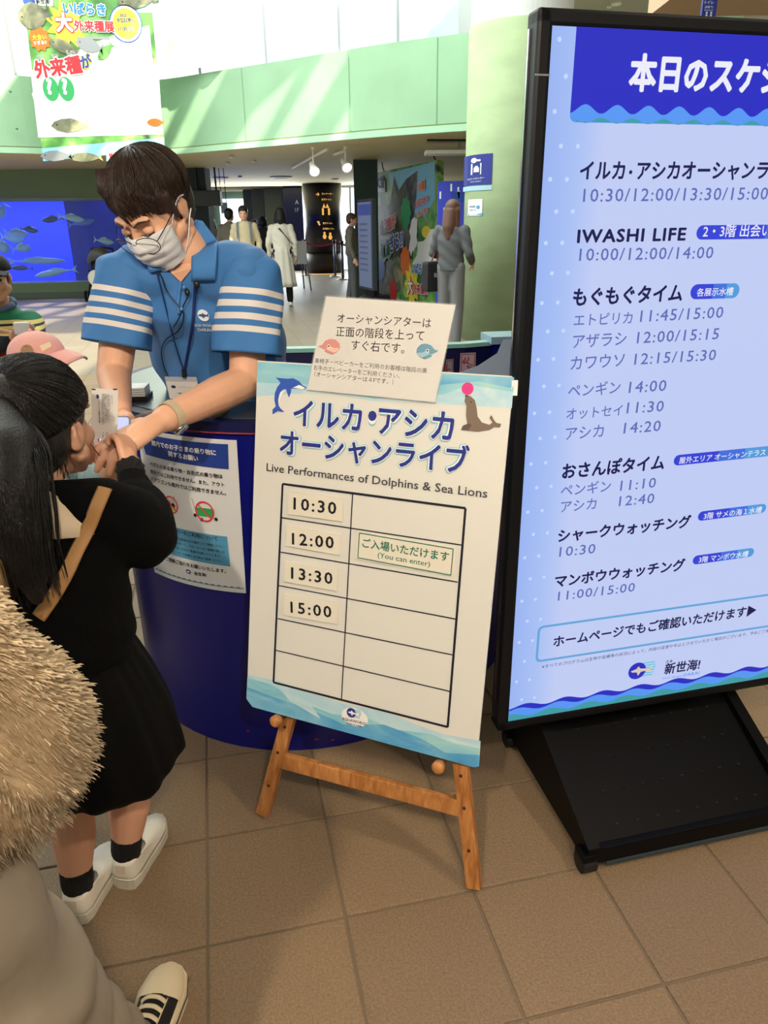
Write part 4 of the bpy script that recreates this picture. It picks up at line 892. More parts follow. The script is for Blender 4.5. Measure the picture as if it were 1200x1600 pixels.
text('AQUAWORLD', bp_, kb2(424, 938), kb2(526, 962), mat('logo_ink', (30, 34, 70), .5), bd, .02, off=.0022); text('茨城県大洗水族館', bp_, kb2(442, 956), kb2(505, 970), MATS['logo_ink'], bd, .01, off=.0022)
# cards held on the board
CARD = mat('card_cream', (236, 230, 214), .3); FILM = mat('card_film', (245, 245, 240), .12)
tm = (('10:30', [(453, 767.5), (537.7, 779), (535, 814.8), (451, 803)], (460, 801.5), (526.5, 808.5), kb1(218, 968), kb1(400, 990), 'topmost time card, reading 10:30, in the first row of the board'),
      ('12:00', None, 0, 0, kb2(212, 190), kb2(390, 208), 'time card reading 12:00, second from the top on the board'), ('13:30', None, 0, 0, kb2(208, 335), kb2(384, 360), 'time card reading 13:30, third from the top on the board'), ('15:00', None, 0, 0, kb2(206, 480), kb2(380, 502), 'time card reading 15:00, lowest of the time cards on the board'))
cc = {'12:00': [(190, 110), (418, 148), (413, 238), (185, 198)], '13:30': [(182, 262), (408, 300), (403, 392), (178, 350)], '15:00': [(178, 402), (407, 440), (402, 532), (175, 492)]}
for s1, cs, _, __, a, c, lab in tm:
    cs = cs or [kb2(*p) for p in cc[s1]]
    t = empty('time_card', lab, 'card', tuple(bp_.P(*bp_.px(*cs[3]), .001)), 'laminated time cards on the board')
    sheet(bp_, cs, .0038, 1, .0025).build('card', CARD, t); text(s1, bp_, a, c, INK, t, .022, off=.0044, hs=.86, spacing=1.22)
t = empty('entry_card', 'cream card with green border saying guests can enter, beside 12:00', 'card', tuple(bp_.P(*bp_.px(560, 880), .001)))
cs = [(483, 128), (905, 205), (893, 330), (480, 256)]; cs = [(486, 136), (908, 204), (896, 328), (482, 254)]
sheet(bp_, [kb2(*p) for p in cs], .0028, 1, .0015).build('card', CARD, t)
GI = mat('green_ink', (36, 120, 92), .5)
fr_c = [kb2(*p) for p in ((498, 143), (897, 211), (887, 322), (491, 248))]
b = B(); [line(b, bp_, fr_c[i], fr_c[(i + 1) % 4], .0022, .0034) for i in range(4)]; b.build('border', GI, t)
text('ご入場いただけます', bp_, kb2(510, 200), kb2(878, 262), GI, t, .02, off=.0034); text('(You can enter)', bp_, kb2(575, 246), kb2(798, 286), GI, t, .006, off=.0034, hs=.85)
# paper notice in a clear sleeve fixed to the top of the board
t = empty('paper_notice', 'white paper notice with two small dolphins fixed over the top edge of the board', 'notice', tuple(bp_.P(*bp_.px(590, 610), .004)))
sheet(bp_, [(512, 464), (713, 477), (681, 628.5), (482.5, 609)], .0065, 1, .001).build('paper', mat('paper_white', (233, 230, 222), .5), t)
sheet(bp_, [(510, 462), (715, 475), (683, 630.5), (480.5, 611)], .0070, 1, .0001).build('clear_sleeve', mat('sleeve', (245, 245, 245), .12, alpha=.12), t)
for s1, a, c, bo in (('オーシャンシアターは', (408, 172), (805, 196), .0), ('正面の階段を上って', (402, 230), (775, 250), .0), ('すぐ右です。', (466, 288), (692, 305), .0)): text(s1, bp_, kb1(*a), kb1(*c), mat('ink_soft', (52, 50, 52), .6), t, bo, off=.0078)
for s1, a, c in (('車椅子・ベビーカーをご利用のお客様は階段の奥', (312, 346), (788, 390)), ('右手のエレベーターをご利用ください。', (306, 375), (672, 412)), ('（オーシャンシアターは４Fです。）', (310, 403), (645, 438))): text(s1, bp_, kb1(*a), kb1(*c), mat('ink_grey', (100, 98, 98), .6), t, -.004, off=.0078)
for u, mm, ml, s1 in ((378, mat('dolphin_pink', (222, 150, 140), .6), mat('dolphin_pink2', (240, 195, 180), .6), -1), (785, mat('dolphin_teal', (110, 160, 185), .6), mat('dolphin_teal2', (160, 195, 210), .6), 1)):
    v = 278 if s1 < 0 else 298
    head = [(u + s1 * x, v + y) for x, y in ((-42, 5), (-38, -15), (-22, -30), (0, -33), (22, -25), (34, -8), (52, -2), (34, 8), (18, 14), (26, 20), (10, 28), (-8, 34), (-28, 24))]
    px_poly(bp_, head, kb1, .0078, mm, t, 'dolphin_head'); px_poly(bp_, [(u + s1 * x, v + y) for x, y in ((-38, 5), (-20, 6), (5, -2), (18, 10), (4, 18), (-16, 26), (-30, 20))], kb1, .0081, ml, t, 'dolphin_cheek')
    b = B(); c = bp_.px(*kb1(u + s1 * 6, v - 2)); b.poly(disc(bp_, c, .0034, .0083, 14)); b.build('dolphin_eye_white', PWHITE, t); b = B(); b.poly(disc(bp_, c, .002, .0085, 14)); b.build('dolphin_eye', INK, t)
tag(B().box(bp_.P(*bp_.px(803, 606), -.004), (.012, .006, .03)).build('board_clip', PWHITE), 'small white clip at the right edge of the timetable board', 'clip')
# ================================================================== BIG SCREEN KIOSK
KP = Plane((.302, 1.474, 0), (.973, .229, 0), (0, 0, 1)); ka = math.atan2(.229, .973)
kt = empty('schedule_kiosk', 'tall black floor-standing screen showing today\'s schedule in Japanese', 'screen', tuple(KP.P(.4, 0, -.1)))
zt_, zb_ = KP.px(862, 40)[1], KP.px(801.7, 1124.8)[1]; KW = .809; KM = (zt_ + zb_) / 2
FRM = mat('kiosk_frame', (11, 12, 16), .42, spec=.35)
b = B(); bz = .027
for x, z, dx, dz in ((-bz / 2, KM, bz, zt_ - zb_ + 2 * bz), (KW + bz / 2, KM, bz, zt_ - zb_ + 2 * bz), (KW / 2, zt_ + bz / 2, KW + 2 * bz, bz), (KW / 2, zb_ - bz / 2, KW + 2 * bz, bz)):
    b.box(KP.P(x, z, -.022), (dx, .05, dz), ka, .006)
b.build('bezel', FRM, kt); B().box(KP.P(KW / 2, KM, -.045), (KW + .03, .06, zt_ - zb_ + .03), ka, .006).build('housing', FRM, kt)
B().box(KP.P(-.029, KM, -.03), (.003, .006, zt_ - zb_), ka).build('side_trim', CHROME, kt)
for z in (zt_ - .075,): B().box(KP.P(-.014, z, .0035), (.029, .001, .003), ka).build('bezel_joint', GREY, kt)
def screen_material():
    m = bpy.data.materials.new('screen_picture'); m.use_nodes = True; nt = m.node_tree; p = nt.nodes['Principled BSDF']; p.inputs['Roughness'].default_value = .12; p.inputs['Base Color'].default_value = (.02, .02, .03, 1)
    tc = nt.nodes.new('ShaderNodeTexCoord'); sx = nt.nodes.new('ShaderNodeSeparateXYZ'); nt.links.new(tc.outputs['UV'], sx.inputs[0])
    r = nt.nodes.new('ShaderNodeValToRGB'); nt.links.new(sx.outputs[0], r.inputs[0]); r.color_ramp.elements[0].color = (*lin((150, 178, 240)), 1); r.color_ramp.elements[1].position = .15; r.color_ramp.elements[1].color = (*lin((190, 202, 242)), 1)
    e = r.color_ramp.elements.new(.08); e.color = (*lin((166, 190, 242)), 1)
    nt.links.new(r.outputs[0], p.inputs['Emission Color']); p.inputs['Emission Strength'].default_value = 1.0; return m
SCR = screen_material()
b = B(); f = b.poly([KP.P(0, zb_, .001), KP.P(KW, zb_, .001), KP.P(KW, zt_, .001), KP.P(0, zt_, .001)]); me = b.mesh('screen', False); uv = me.uv_layers.new(name='UVMap')
for i, q in enumerate(((0, 0), (1, 0), (1, 1), (0, 1))): uv.data[i].uv = q
so = link('screen', me, SCR, kt)
b = B(); kk3 = crop(800, 0, 3); kk4 = crop(800, 400, 3); kk5 = crop(780, 780, 1200 / 420)
def emat(n, c, e=1.0): return mat(n, c, .3, emit=e)
DOTM = emat('screen_dots', (186, 208, 248))
for r_ in range(26):
    for c_ in range(2):
        x = .015 + c_ * .034 + (.017 if r_ % 2 else 0); z = zt_ - .02 - r_ * .0285 * 1.95
        b.poly(disc(KP, (x, z), .0042, .0014, 8))
b.build('dot_pattern', DOTM, so)['kind'] = 'stuff'
# header banner with rounded lower left corner and wave
x0, z1 = KP.px(*kk3(298, 124)); zc_ = KP.px(*kk3(272, 530))[1]; zbm = KP.px(*kk3(300, 574))[1]; x0 = KP.px(*kk3(285, 330))[0]
EB = emat('screen_header', (40, 44, 188)); EL = emat('screen_wave_light', (84, 146, 236)); ET = emat('screen_wave_teal', (62, 150, 160)); EN = emat('screen_text_navy', (26, 26, 76)); EG = emat('screen_text_blue', (92, 104, 176)); EW = emat('screen_text_white', (226, 228, 242))
B().poly([KP.P(x0, zc_, .002), KP.P(KW - .03, zc_, .002), KP.P(KW - .03, zt_, .002), KP.P(x0, zt_, .002)]).build('header', EB, so)
B().poly([KP.P(x, z, .0016) for x, z in rrect(x0, zbm, KW - .03, zc_ + .03, .012)]).build('header_wave', EL, so)
def wv(xa, xb_, zbase, amp, cyc, depth, off, m, ph=0, nm='header_wave'): return wave(KP, (xa, zbase), (xb_, zbase), amp, 140, depth, off, m, so, nm, ph, True, 1, cyc)
Wh = KW - .03 - x0; am = .0075
wv(x0, KW - .03, zc_ + .0070, am, Wh / .064 * 1.0, .012, .0024, EL, -1.3)
n = 160; b = B(); z2 = (zc_ + zbm) / 2 - .004
pts = [(x0 + Wh * k / n, z2 + .0045 * math.sin(2 * math.pi * (Wh / .064) * k / n + 1.3 + .4)) for k in range(n + 1)]
b.loft([[KP.P(x, z, .0028) for x, z in pts], [KP.P(x, max(zbm + .001, z2 - .014) if x > x0 + .012 else zbm + .007, .0028) for x, z in pts]], cap=False, closed=False); b.build('header_wave', ET, so)
st = lambda s1, k, a, c, m, bo=0, hs=1.0: text(s1, KP, k(*a), k(*c), m, so, bo, off=.0032, hs=hs if ord(s1[0]) > 127 else hs * .82, spacing=1.0 if ord(s1[0]) > 127 else 1.12)
st('本日のスケジ', kk3, (540, 410), (1262, 428), EW, .045, 1.12); text('ュール', KP, kk3(1270, 428), kk3(1560, 438), EW, so, .045, off=.0032, hs=1.12)
st('イルカ', kk3, (312, 836), (522, 836), EN, .032, 1.08); st('・', kk3, (541, 836), (557, 836), EN, .03); st('アシカオーシャンラ', kk3, (578, 836), (1190, 833), EN, .032, 1.08); text('イブ', KP, kk3(1200, 833), kk3(1320, 832), EN, so, .032, off=.0032, hs=1.08)
st('10:30/12:00/13:30/15:00', kk3, (328, 946), (1190, 935), EG, .008, 1.05)
st('IWASHI LIFE', kk3, (300, 1137), (808, 1125), EN, .035, 1.0); st('10:00/12:00/14:00', kk4, (310, 22), (935, 10), EG, .008, 1.05)
def pill(k, p0, p1, hh, s1, a, c):
    A_, B_ = KP.px(*k(*p0)), KP.px(*k(*p1)); d = math.atan2(B_[1] - A_[1], B_[0] - A_[0]); L = math.hypot(B_[0] - A_[0], B_[1] - A_[1]); h = hh
    for (f0, f1, m_) in ((0, 1, emat('pill_blue', (52, 66, 206))), (.45, 1, emat('pill_mid', (66, 108, 214))), (.72, 1, emat('pill_light', (80, 150, 214)))):
        q = rrect(L * f0, -h / 2, L, h / 2, h * .49 if f0 == 0 else h * .3); b = B(); b.poly([KP.P(A_[0] + x * math.cos(d) - y * math.sin(d), A_[1] + x * math.sin(d) + y * math.cos(d), .002 + f0 * .0006) for x, y in q]) if f0 == 0 else b_half(b := B(), A_, d, L, h, f0, .002 + f0 * .0006); b.build('pill_label', m_, so)
    text(s1, KP, k(*a), k(*c), EW, so, .01, off=.0034)
def b_half(b, A_, d, L, h, f0, off):
    q = [(L * f0, -h / 2)] + [(L - h * .49 + h * .49 * math.cos(t), h * .5 * math.sin(t)) for t in [math.radians(-90 + 15 * k) for k in range(13)]] + [(L * f0, h / 2)]
    b.poly([KP.P(A_[0] + x * math.cos(d) - y * math.sin(d), A_[1] + x * math.sin(d) + y * math.cos(d), off) for x, y in q])
pill(kk3, (862, 1090), (1560, 1082), .027, '2・3階 出会いの海の大水槽', (888, 1108), (1500, 1098))
st('もぐもぐタイム', kk4, (280, 228), (792, 204), EN, .035, 1.05); pill(kk4, (834, 168), (1062, 162), .030, '各展示水槽', (860, 186), (1030, 180))
for s1, a, c, t1, a2, c2_ in (('エトピリカ', (285, 325), (558, 312), '11:45/15:00', (595, 308), (982, 288)), ('アザラシ', (280, 428), (530, 412), '12:00/15:15', (580, 408), (962, 388)), ('カワウソ', (270, 530), (520, 512), '12:15/15:30', (568, 508), (948, 486)),
                             ('ペンギン', (258, 658), (502, 638), '14:00', (542, 640), (716, 630)), ('オットセイ', (250, 762), (512, 742), '11:30', (532, 736), (704, 726)), ('アシカ', (246, 858), (424, 842), '14:20', (518, 830), (690, 818)),
                             ('ペンギン', (224, 1122), (458, 1098), '11:10', (502, 1098), (668, 1082)), ('アシカ', (224, 1198), (390, 1180), '12:40', (496, 1170), (660, 1155))):
    st(s1, kk4, a, c, EG, .008, 1.0); st(t1, kk4, a2, c2_, EG, .008, 1.05)
st('おさんぽタイム', kk4, (230, 1038), (708, 992), EN, .035, 1.05); pill(kk4, (756, 958), (1212, 912), .025, '屋外エリア オーシャンテラス', (778, 970), (1182, 930))
st('シャークウォッチング', kk5, (258, 186), (848, 118), EN, .035, 1.0); st('10:30', kk5, (264, 254), (424, 238), EG, .008, 1.05); pill(kk5, (885, 76), (1188, 38), .024, '3階 サメの海１水槽', (908, 86), (1166, 56))
st('マンボウウォッチング', kk5, (244, 388), (822, 310), EN, .035, 1.0); st('11:00/15:00', kk5, (258, 450), (600, 408), EG, .008, 1.05); pill(kk5, (862, 272), (1134, 234), .024, '3階 マンボウ水槽', (886, 280), (1106, 252))
# homepage box
A_, C_ = KP.px(*kk5(170, 722)), KP.px(*kk5(186, 560)); b = B(); xL = KP.px(*kk5(166, 640))[0]; zlo, zhi = KP.px(*kk5(200, 722))[1], KP.px(*kk5(200, 562))[1]
o_, i_ = rrect(xL, zlo, KW - .03, zhi, .014), rrect(xL + .006, zlo + .006, KW - .036, zhi - .006, .010)
b.loft([[KP.P(*p, .002) for p in (q, r_)] for q, r_ in zip(o_ + o_[:1], i_ + i_[:1])], cap=False, closed=False); b.build('box_border', emat('box_cyan', (96, 160, 210)), so)
st('ホームページでもご確認いただけます▶', kk5, (238, 654), (1140, 510), EN, .03, 1.05)
st('※すべてのプログラムは生物や設備等の状況によって、内容の変更や中止とさせていただく場合がございます。予めご了承', kk5, (188, 752), (1200, 590), EN, .004, .95)
c = aqua_logo(KP, kk5, (640, 782), .075, .0018, so, EB, emat('logo_stripe_glow', (96, 190, 220)), False)
st('さぁ', kk5, (740, 730), (770, 724), EN, .02); st('新世海!', kk5, (732, 776), (890, 752), EN, .03, 1.1); st('AQUA WORLD', kk5, (725, 800), (812, 790), EL, .02); st('OARAI', kk5, (816, 789), (888, 778), EL, .02, 1.1)
for k_, (dz, m_, ph) in enumerate(((.040, EB, 0), (.030, EL, 1.1), (.014, ET, 2.4))):
    wave(KP, (0, zb_ + dz), (KW, zb_ + dz), .0055, 160, dz - .0003, .002 + k_ * .0004, m_, so, 'footer_wave', ph - 1.2, True, 1, KW / .105)
# stand: sloping front plate, side cheeks, rear foot, column, castors
SB = mat('stand_black', (4, 4, 5), .5, spec=.15)
def kp(x, z, n_): return KP.P(x, z, n_)
x0_, x1_ = .112, .70
b = B(); b.loft([[kp(x, .055, .225), kp(x, .255, -.17), kp(x, .245, -.17), kp(x, .045, .225)] for x in (x0_ + .03, x1_ - .03)]); b.build('front_plate', SB, kt)
for x in (x0_, x1_ - .03):
    b = B(); b.loft([[kp(xx, .03, .24), kp(xx, .075, .24), kp(xx, .275, -.17), kp(xx, .275, -.24), kp(xx, .04, -.24)] for xx in (x, x + .03)]); b.build('side_cheek', SB, kt)
B().box(kp((x0_ + x1_) / 2, .05, .232), (x1_ - x0_, .02, .045), ka, .004).build('front_rail', SB, kt); B().box(kp((x0_ + x1_) / 2, .022, .236), (x1_ - x0_ - .1, .014, .012), ka, .002).build('floor_trim', mat('trim_slate', (46, 60, 68), .4), kt)
B().box(kp((x0_ + x1_) / 2, .10, -.235), (x1_ - x0_, .02, .14), ka, .004).build('rear_panel', SB, kt)
B().box(kp((x0_ + x1_) / 2, .55, -.13), (.36, .10, .80), ka, .004).build('column', SB, kt)
b = B()
HOLE = mat('vent_slot', (46, 48, 52), .35, .5)
for j in range(5):
    for i in range(8):
        t_ = .10 + j * .185 ; x = x0_ + .105 + i * .0555 ; p = kp(x, .055 + .2 * t_ + .0015, .225 - .395 * t_)
        B().box(p, (.007, .004, .003), ka).build('vent_slot', HOLE, kt)
for x, n_ in ((x0_ + .0, .225), (x1_, .225), (x0_ - .0, -.23), (x1_, -.23)):
    B().cyl(kp(x - .012, .026, n_), kp(x + .022, .026, n_), .026).build('castor', mat('rubber', (20, 20, 22), .6), kt, smooth=False); B().box(kp(x + .005, .05, n_), (.04, .045, .02), ka, .005).build('castor_fork', SB, kt)
# ================================================================== PEOPLE
SKIN = mat('skin', (234, 180, 148), .5, bump=.04, scale=120, var=.05, vscale=14); SKINW = mat('skin_child', (222, 168, 138), .5, var=.04, vscale=10, bump=.02, scale=100)
LIPM = mat('lips', (190, 105, 95), .45); EYEW = mat('eye_white', (235, 232, 228), .3); EYED = mat('eye_dark', (28, 20, 18), .2)
HAIRB = mat('hair_dark_brown', (58, 42, 34), .42, bump=.5, scale=60, stretch=(6, 6, 1)); HAIRK = mat('hair_black', (17, 14, 15), .4, bump=.5, scale=60, stretch=(6, 6, 1))
HAIRM = mat('hair_brown', (96, 64, 48), .45, bump=.4, scale=40, stretch=(6, 6, 1))
def frame(o, fwd, up=(0, 0, 1), s=1.0):
    """matrix of a head-like frame: -Y is forward, Z is up"""
    f = V(fwd).normalized(); u = V(up); u = (u - f * u.dot(f)).normalized(); x = u.cross(-f)
    return Matrix.Translation(V(o)) @ Matrix((x, -f, u)).transposed().to_4x4() @ Matrix.Diagonal((s, s, s, 1))
def head_shells(b, T, k=1.0, ears=True, nose=True, child=False):
    """skull, jaw, cheeks, nose, lips and ears in the frame T (head about .23 high)"""
    c = B()
    c.ball((0, .014, .030), (.076, .093, .084)); c.ball((0, -.022, -.018), (.066, .066, .074)); c.ball((0, -.03, -.058), (.050, .052, .046)); c.ball((0, -.062, -.096), (.022, .022, .018))
    for s in (-1, 1):
        c.ball((s * .038, -.055, -.030), (.026, .026, .026)); c.limb([((s * .014, -.088, .022), .008), ((s * .046, -.076, .024), .008)], 8); c.limb([((s * .062, -.01, -.05), .02), ((s * .02, -.062, -.094), .016)], 10)
        if ears:
            c.ball((s * .077, .012, -.012), (.009, .018, .030), Euler((.15, 0, s * .35)).to_matrix()); c.limb([((s * .080, .02, .012), .006), ((s * .084, .026, -.004), .006), ((s * .080, .014, -.034), .006)], 8)
    if nose: c.limb([((0, -.083, .008), .009), ((0, -.094, -.016), .010), ((0, -.103, -.032), .0115)], 10); c.ball((.011, -.094, -.036), .0085, n=8); c.ball((-.011, -.094, -.036), .0085, n=8)
    c.ball((0, -.083, -.060), (.022, .010, .006)); c.ball((0, -.081, -.070), (.018, .010, .007))
    c.xf(T); me = c.mesh('t'); b.bm.from_mesh(me); bpy.data.meshes.remove(me); return b
def merge(b, c):
    me = c.mesh('t'); b.bm.from_mesh(me); bpy.data.meshes.remove(me); return b
def shell_strands(T, n, r, c=(0, .014, .036), rad=(.084, .100, .090), crown=(.1, .25, 1), hem=None, seed=3, width=.0016, lift=.004, toward=None, segs=9):
    """fine locks of hair that run over the skull from the crown to the hairline (or from the hairline to a tie)"""
    rnd = random.Random(seed); b = B(); cr_ = V(crown).normalized(); c = V(c)
    for i in range(n):
        ph = 2 * math.pi * rnd.random(); el = hem(ph) if hem else -.2
        t = V((math.cos(ph) * math.cos(el), math.sin(ph) * math.cos(el), math.sin(el)))
        a, z = (cr_, t) if toward is None else (t, V(toward).normalized())
        om = math.acos(max(-.999, min(.999, a.dot(z)))); pts = []; ex = rnd.uniform(.0, lift); t0 = rnd.uniform(0, .3) if toward is None else 0; t1 = rnd.uniform(.75, 1.0)
        sw = rnd.uniform(-.08, .08)
        for k in range(segs + 1):
            s = t0 + (t1 - t0) * k / segs; d = (a * math.sin((1 - s) * om) + z * math.sin(s * om)) / math.sin(om)
            d = (d + V((-d.y, d.x, 0)) * sw * math.sin(math.pi * s)).normalized()
            q = V((d.x * rad[0], d.y * rad[1], d.z * rad[2])); pts.append(c + q * (1 + ex / .09 * math.sin(math.pi * (.15 + .8 * s))))
        w_ = width * rnd.uniform(.6, 1.3); b.tube(pts, [w_ * (1 - .75 * k / segs) for k in range(segs + 1)], 4)
    return b.xf(T)
def fingers(c, O, fwd, palm, spread, curls, scale=1.0, thumb=1, thumb_curl=.6, lens=(.072, .080, .075, .060)):
    """four unequal bent fingers and a side thumb; fwd along the hand, palm = direction the palm faces"""
    f = V(fwd).normalized(); p = V(palm); p = (p - f * p.dot(f)).normalized(); s = f.cross(p) * thumb
    O = V(O); k = scale
    c.limb([(O - f * .03 * k, .024 * k), (O + f * .02 * k, .024 * k)]); 
    for j in (-1.5, -.5, .5, 1.5): c.limb([(O - f * .02 * k + s * .008 * j * k, .015 * k), (O + f * .055 * k + s * .0185 * j * k, .0115 * k)])
    for j, (L, cu) in enumerate(zip(lens, curls)):
        base = O + f * .058 * k + s * .0185 * (1.5 - j) * k; d = (f + s * spread * (1.5 - j)).normalized(); pts = [(base, .0100 * k)]; q = base; a = cu * .55
        for m_, fr in enumerate((.45, .32, .26)):
            q = q + (d * math.cos(a) + p * math.sin(a)) * L * fr * k; pts.append((q, (.0094, .0086, .0074)[m_] * k)); a += cu
        c.limb(pts, 10)
    tb = O - f * .012 * k + s * .026 * k; d = (f * .75 + s * .75 + p * .25).normalized(); q1 = tb + d * .036 * k; d2 = (f * 1 + s * .15 + p * thumb_curl).normalized(); q2 = q1 + d2 * .030 * k; q3 = q2 + d2 * .022 * k
    c.limb([(tb, .0135 * k), (q1, .0115 * k), (q2, .0100 * k), (q3, .0085 * k)], 10)
    return f, p, s
def nrm(v): return V(v).normalized()
# ---------------------------------------------------------------- staff member
st_ = empty('person', 'person in a blue polo shirt and white mask leaning over the counter', 'person', (-.42, 2.2, 0))
HC = aty(238, 326, 1.86); HF = V((-.32, -.70, -.56)); HU = V((-.22, -.42, .80))
HT = frame(HC, HF, HU, .97)
shL, shR = aty(196, 432, 1.90), aty(392, 430, 1.88)
elL, elR = aty(178, 585, 1.84), aty(385, 596, 1.82)
wrL, wrR = aty(186, 640, 1.64), aty(257, 655, 1.58)
neck = aty(290, 400, 1.86)
b = B(); head_shells(b, HT)
b.limb([(HT @ V((0, .03, -.05)), .050), (neck + V((0, .05, 0)), .055), (aty(296, 440, 1.97), .065)])
b.limb([(aty(296, 450, 1.97), .07), (V((-.47, 2.08, 1.08)), .09), (V((-.43, 2.22, .93)), .10)])
b.limb([(shL, .05), (aty(296, 450, 1.96), .06), (shR, .05)])
b.limb([(shL, .050), (elL, .043), (wrL, .029)]); b.limb([(shR, .052), (elR, .044), (elR.lerp(wrR, .35), .045), (wrR, .030)])
for s in (-1, 1): b.limb([(V((-.43 + s * .09, 2.22, .92)), .08), (V((-.43 + s * .09, 2.24, .50)), .062), (V((-.43 + s * .09, 2.30, .09)), .045), (V((-.43 + s * .09, 2.20, .05)), .03)])
hR = wrR + (aty(205, 684, 1.50) - wrR).normalized() * .055
fR = (aty(205, 684, 1.50) - wrR).normalized()
fingers(b, hR, fR, (-.1, .3, -1), .10, (.35, .4, .45, .5), 1.05, -1, .3)
hL = wrL + V((0, -.035, -.02)); fingers(b, hL, (-.15, -.9, -.25), (.5, .1, -.8), .08, (.5, .5, .55, .6), 1.0, 1)
b.skin('body', SKIN, st_, .0046, 3, .5)
# hair
b = B(); c = (0, .016, .038)
b.ball((0, .022, .044), (.089, .100, .088)); b.ball((0, .050, .000), (.080, .072, .085)); b.ball((0, .066, -.045), (.058, .045, .05))
for s in (-1, 1): b.limb([((s * .074, -.02, .045), .020), ((s * .079, -.018, .005), .011), ((s * .078, -.012, -.018), .005)], 10)
for x0, x1, z1 in ((.02, -.055, .030), (.01, -.035, .022), (.02, -.012, .026), (.03, .012, .030), (.035, .035, .030), (.04, .060, .026), (-.01, -.066, .022), (.045, .070, .024)):
    b.limb([((x0, -.030, .104), .014), (((x0 + x1) / 2, -.066 + abs(x0 + x1) * .15, .078), .011), ((x1 * .93, -.086 + abs(x1) * .55, z1 + .022), .008), ((x1 * .97 - .002, -.088 + abs(x1) * .6, z1 + .006), .004)], 10)
b.xf(HT)
def hemS(ph):
    fr = -math.sin(ph)   # 1 at the front
    return .02 + .0 * fr if fr > .55 else (-.28 if fr > -.1 else -.75)
ex_ = shell_strands(HT, 620, 1, (0, .018, .040), (.094, .108, .094), (.12, .30, 1), hemS, 5, .0015, .006)
rnd = random.Random(4); e2 = B()
for i in range(150):
    x1 = rnd.uniform(-.078, .078); x0 = x1 * .35 + .03 + rnd.uniform(-.01, .01); z1 = .012 + rnd.uniform(0, .03)
    e2.tube([(x0, -.030, .128), ((x0 + x1) / 2, -.078 + abs(x0 + x1) * .15, .088), (x1 * .93, -.096 + abs(x1) * .58, z1 + .030), (x1 * .98 - .004, -.095 + abs(x1) * .62, z1 + .002)], [.0018, .0017, .0014, .0004], 4)
merge(ex_, e2.xf(HT))
b.skin('hair', HAIRB, st_, .0045, 5, .5, extra=ex_)
# brows and closed lids
for s in (-1, 1):
    c_ = B(); c_.tube([HT @ V((s * .016, -.098, .018)), HT @ V((s * .032, -.094, .026)), HT @ V((s * .054, -.076, .020))], [.0022, .003, .0012], 6); c_.build('eyebrow', HAIRB, st_, smooth=True)
    c_ = B(); c_.tube([HT @ V((s * .017, -.0915, -.006)), HT @ V((s * .034, -.0915, -.012)), HT @ V((s * .050, -.080, -.008))], [.0008, .0014, .0008], 6); c_.build('eyelash', EYED, st_)
    c_ = B(); c_.ball((s * .033, -.0775, -.004), (.0155, .0125, .010)); c_.xf(HT); c_.build('eyelid', SKIN, st_, smooth=True)
# mask
MK = mat('mask_white', (238, 240, 243), .7, bump=.06, scale=90); b = B(); rows = []
N1, N2 = 22, 26
def mp(u, v):   # u -1..1 across, v 0 top .. 1 bottom
    a = u * 1.12; z = -.010 - .100 * v; bul = math.sin(math.pi * min(1, v * .95 + .12))
    w_ = .073 - .016 * max(0, v - .45) * 1.4; y = -(.093 + .024 * bul * (1 - u * u * .6)) * math.cos(a) ** .8 + .008
    nose = math.exp(-(u / .22) ** 2) * math.exp(-((v - .12) / .35) ** 2) * .012
    pl_ = .0022 * math.sin(v * math.pi * 9) * (1 - u ** 4) * (1 if .2 < v < .85 else .2) + .0014 * math.sin(u * 9 + v * 13)
    return V((math.sin(a) * w_ / .9, y - nose - pl_, z - .012 * (1 - abs(u)) * (v > .5) * (v - .5) * 2 + (.016 * abs(u) * (v < .3) * -(.3 - v))))
b.loft([[mp(-1 + 2 * i / N1, j / N2) for i in range(N1 + 1)] for j in range(N2 + 1)], cap=False, closed=False); b.xf(HT)
mk = b.build('face_mask', MK, st_, smooth=True, fix=False); sd = mk.modifiers.new('t', 'SOLIDIFY'); sd.thickness = .0015; sd.offset = 1
for s in (-1, 1):
    for v_, ze in ((.05, .022), (.9, -.040)):
        p0 = mp(s, v_); c_ = B(); c_.tube(smoothpath([HT @ p0, HT @ V((s * .081, -.02, (p0.z + ze) / 2 + .002)), HT @ V((s * .089, .006, ze * .9)), HT @ V((s * .088, .028, ze * .6))]), .0017, 6); c_.build('ear_loop', MK, mk, smooth=True)
# glasses: thin round wire frame low on the nose
gm = mat('glasses_wire', (46, 44, 52), .3, .8); gb = None
for s in (-1, 1):
    c_ = B(); P = [HT @ V((s * .034 + .029 * math.cos(t), -.110 - .004 * math.sin(t) + .35 * max(0, abs(s * .034 + .029 * math.cos(t)) - .03), -.026 + .024 * math.sin(t))) for t in [2 * math.pi * k / 28 for k in range(29)]]
    c_.tube(P, .0011, 6, cap=False); g_ = c_.build('glasses_rim', gm, st_, smooth=True)
    c_ = B(); c_.poly(P[:28]); c_.build('lens', mat('lens_glass', (235, 240, 245), .05, alpha=.12), g_)
    c_ = B(); c_.tube([HT @ V((s * .062, -.098, -.020)), HT @ V((s * .078, -.06, -.004)), HT @ V((s * .086, .008, .014))], .0012, 6); c_.build('glasses_temple', gm, st_)
B().tube([HT @ V((-.007, -.112, -.022)), HT @ V((0, -.114, -.018)), HT @ V((.007, -.112, -.022))], .0011, 6).build('glasses_bridge', gm, st_)
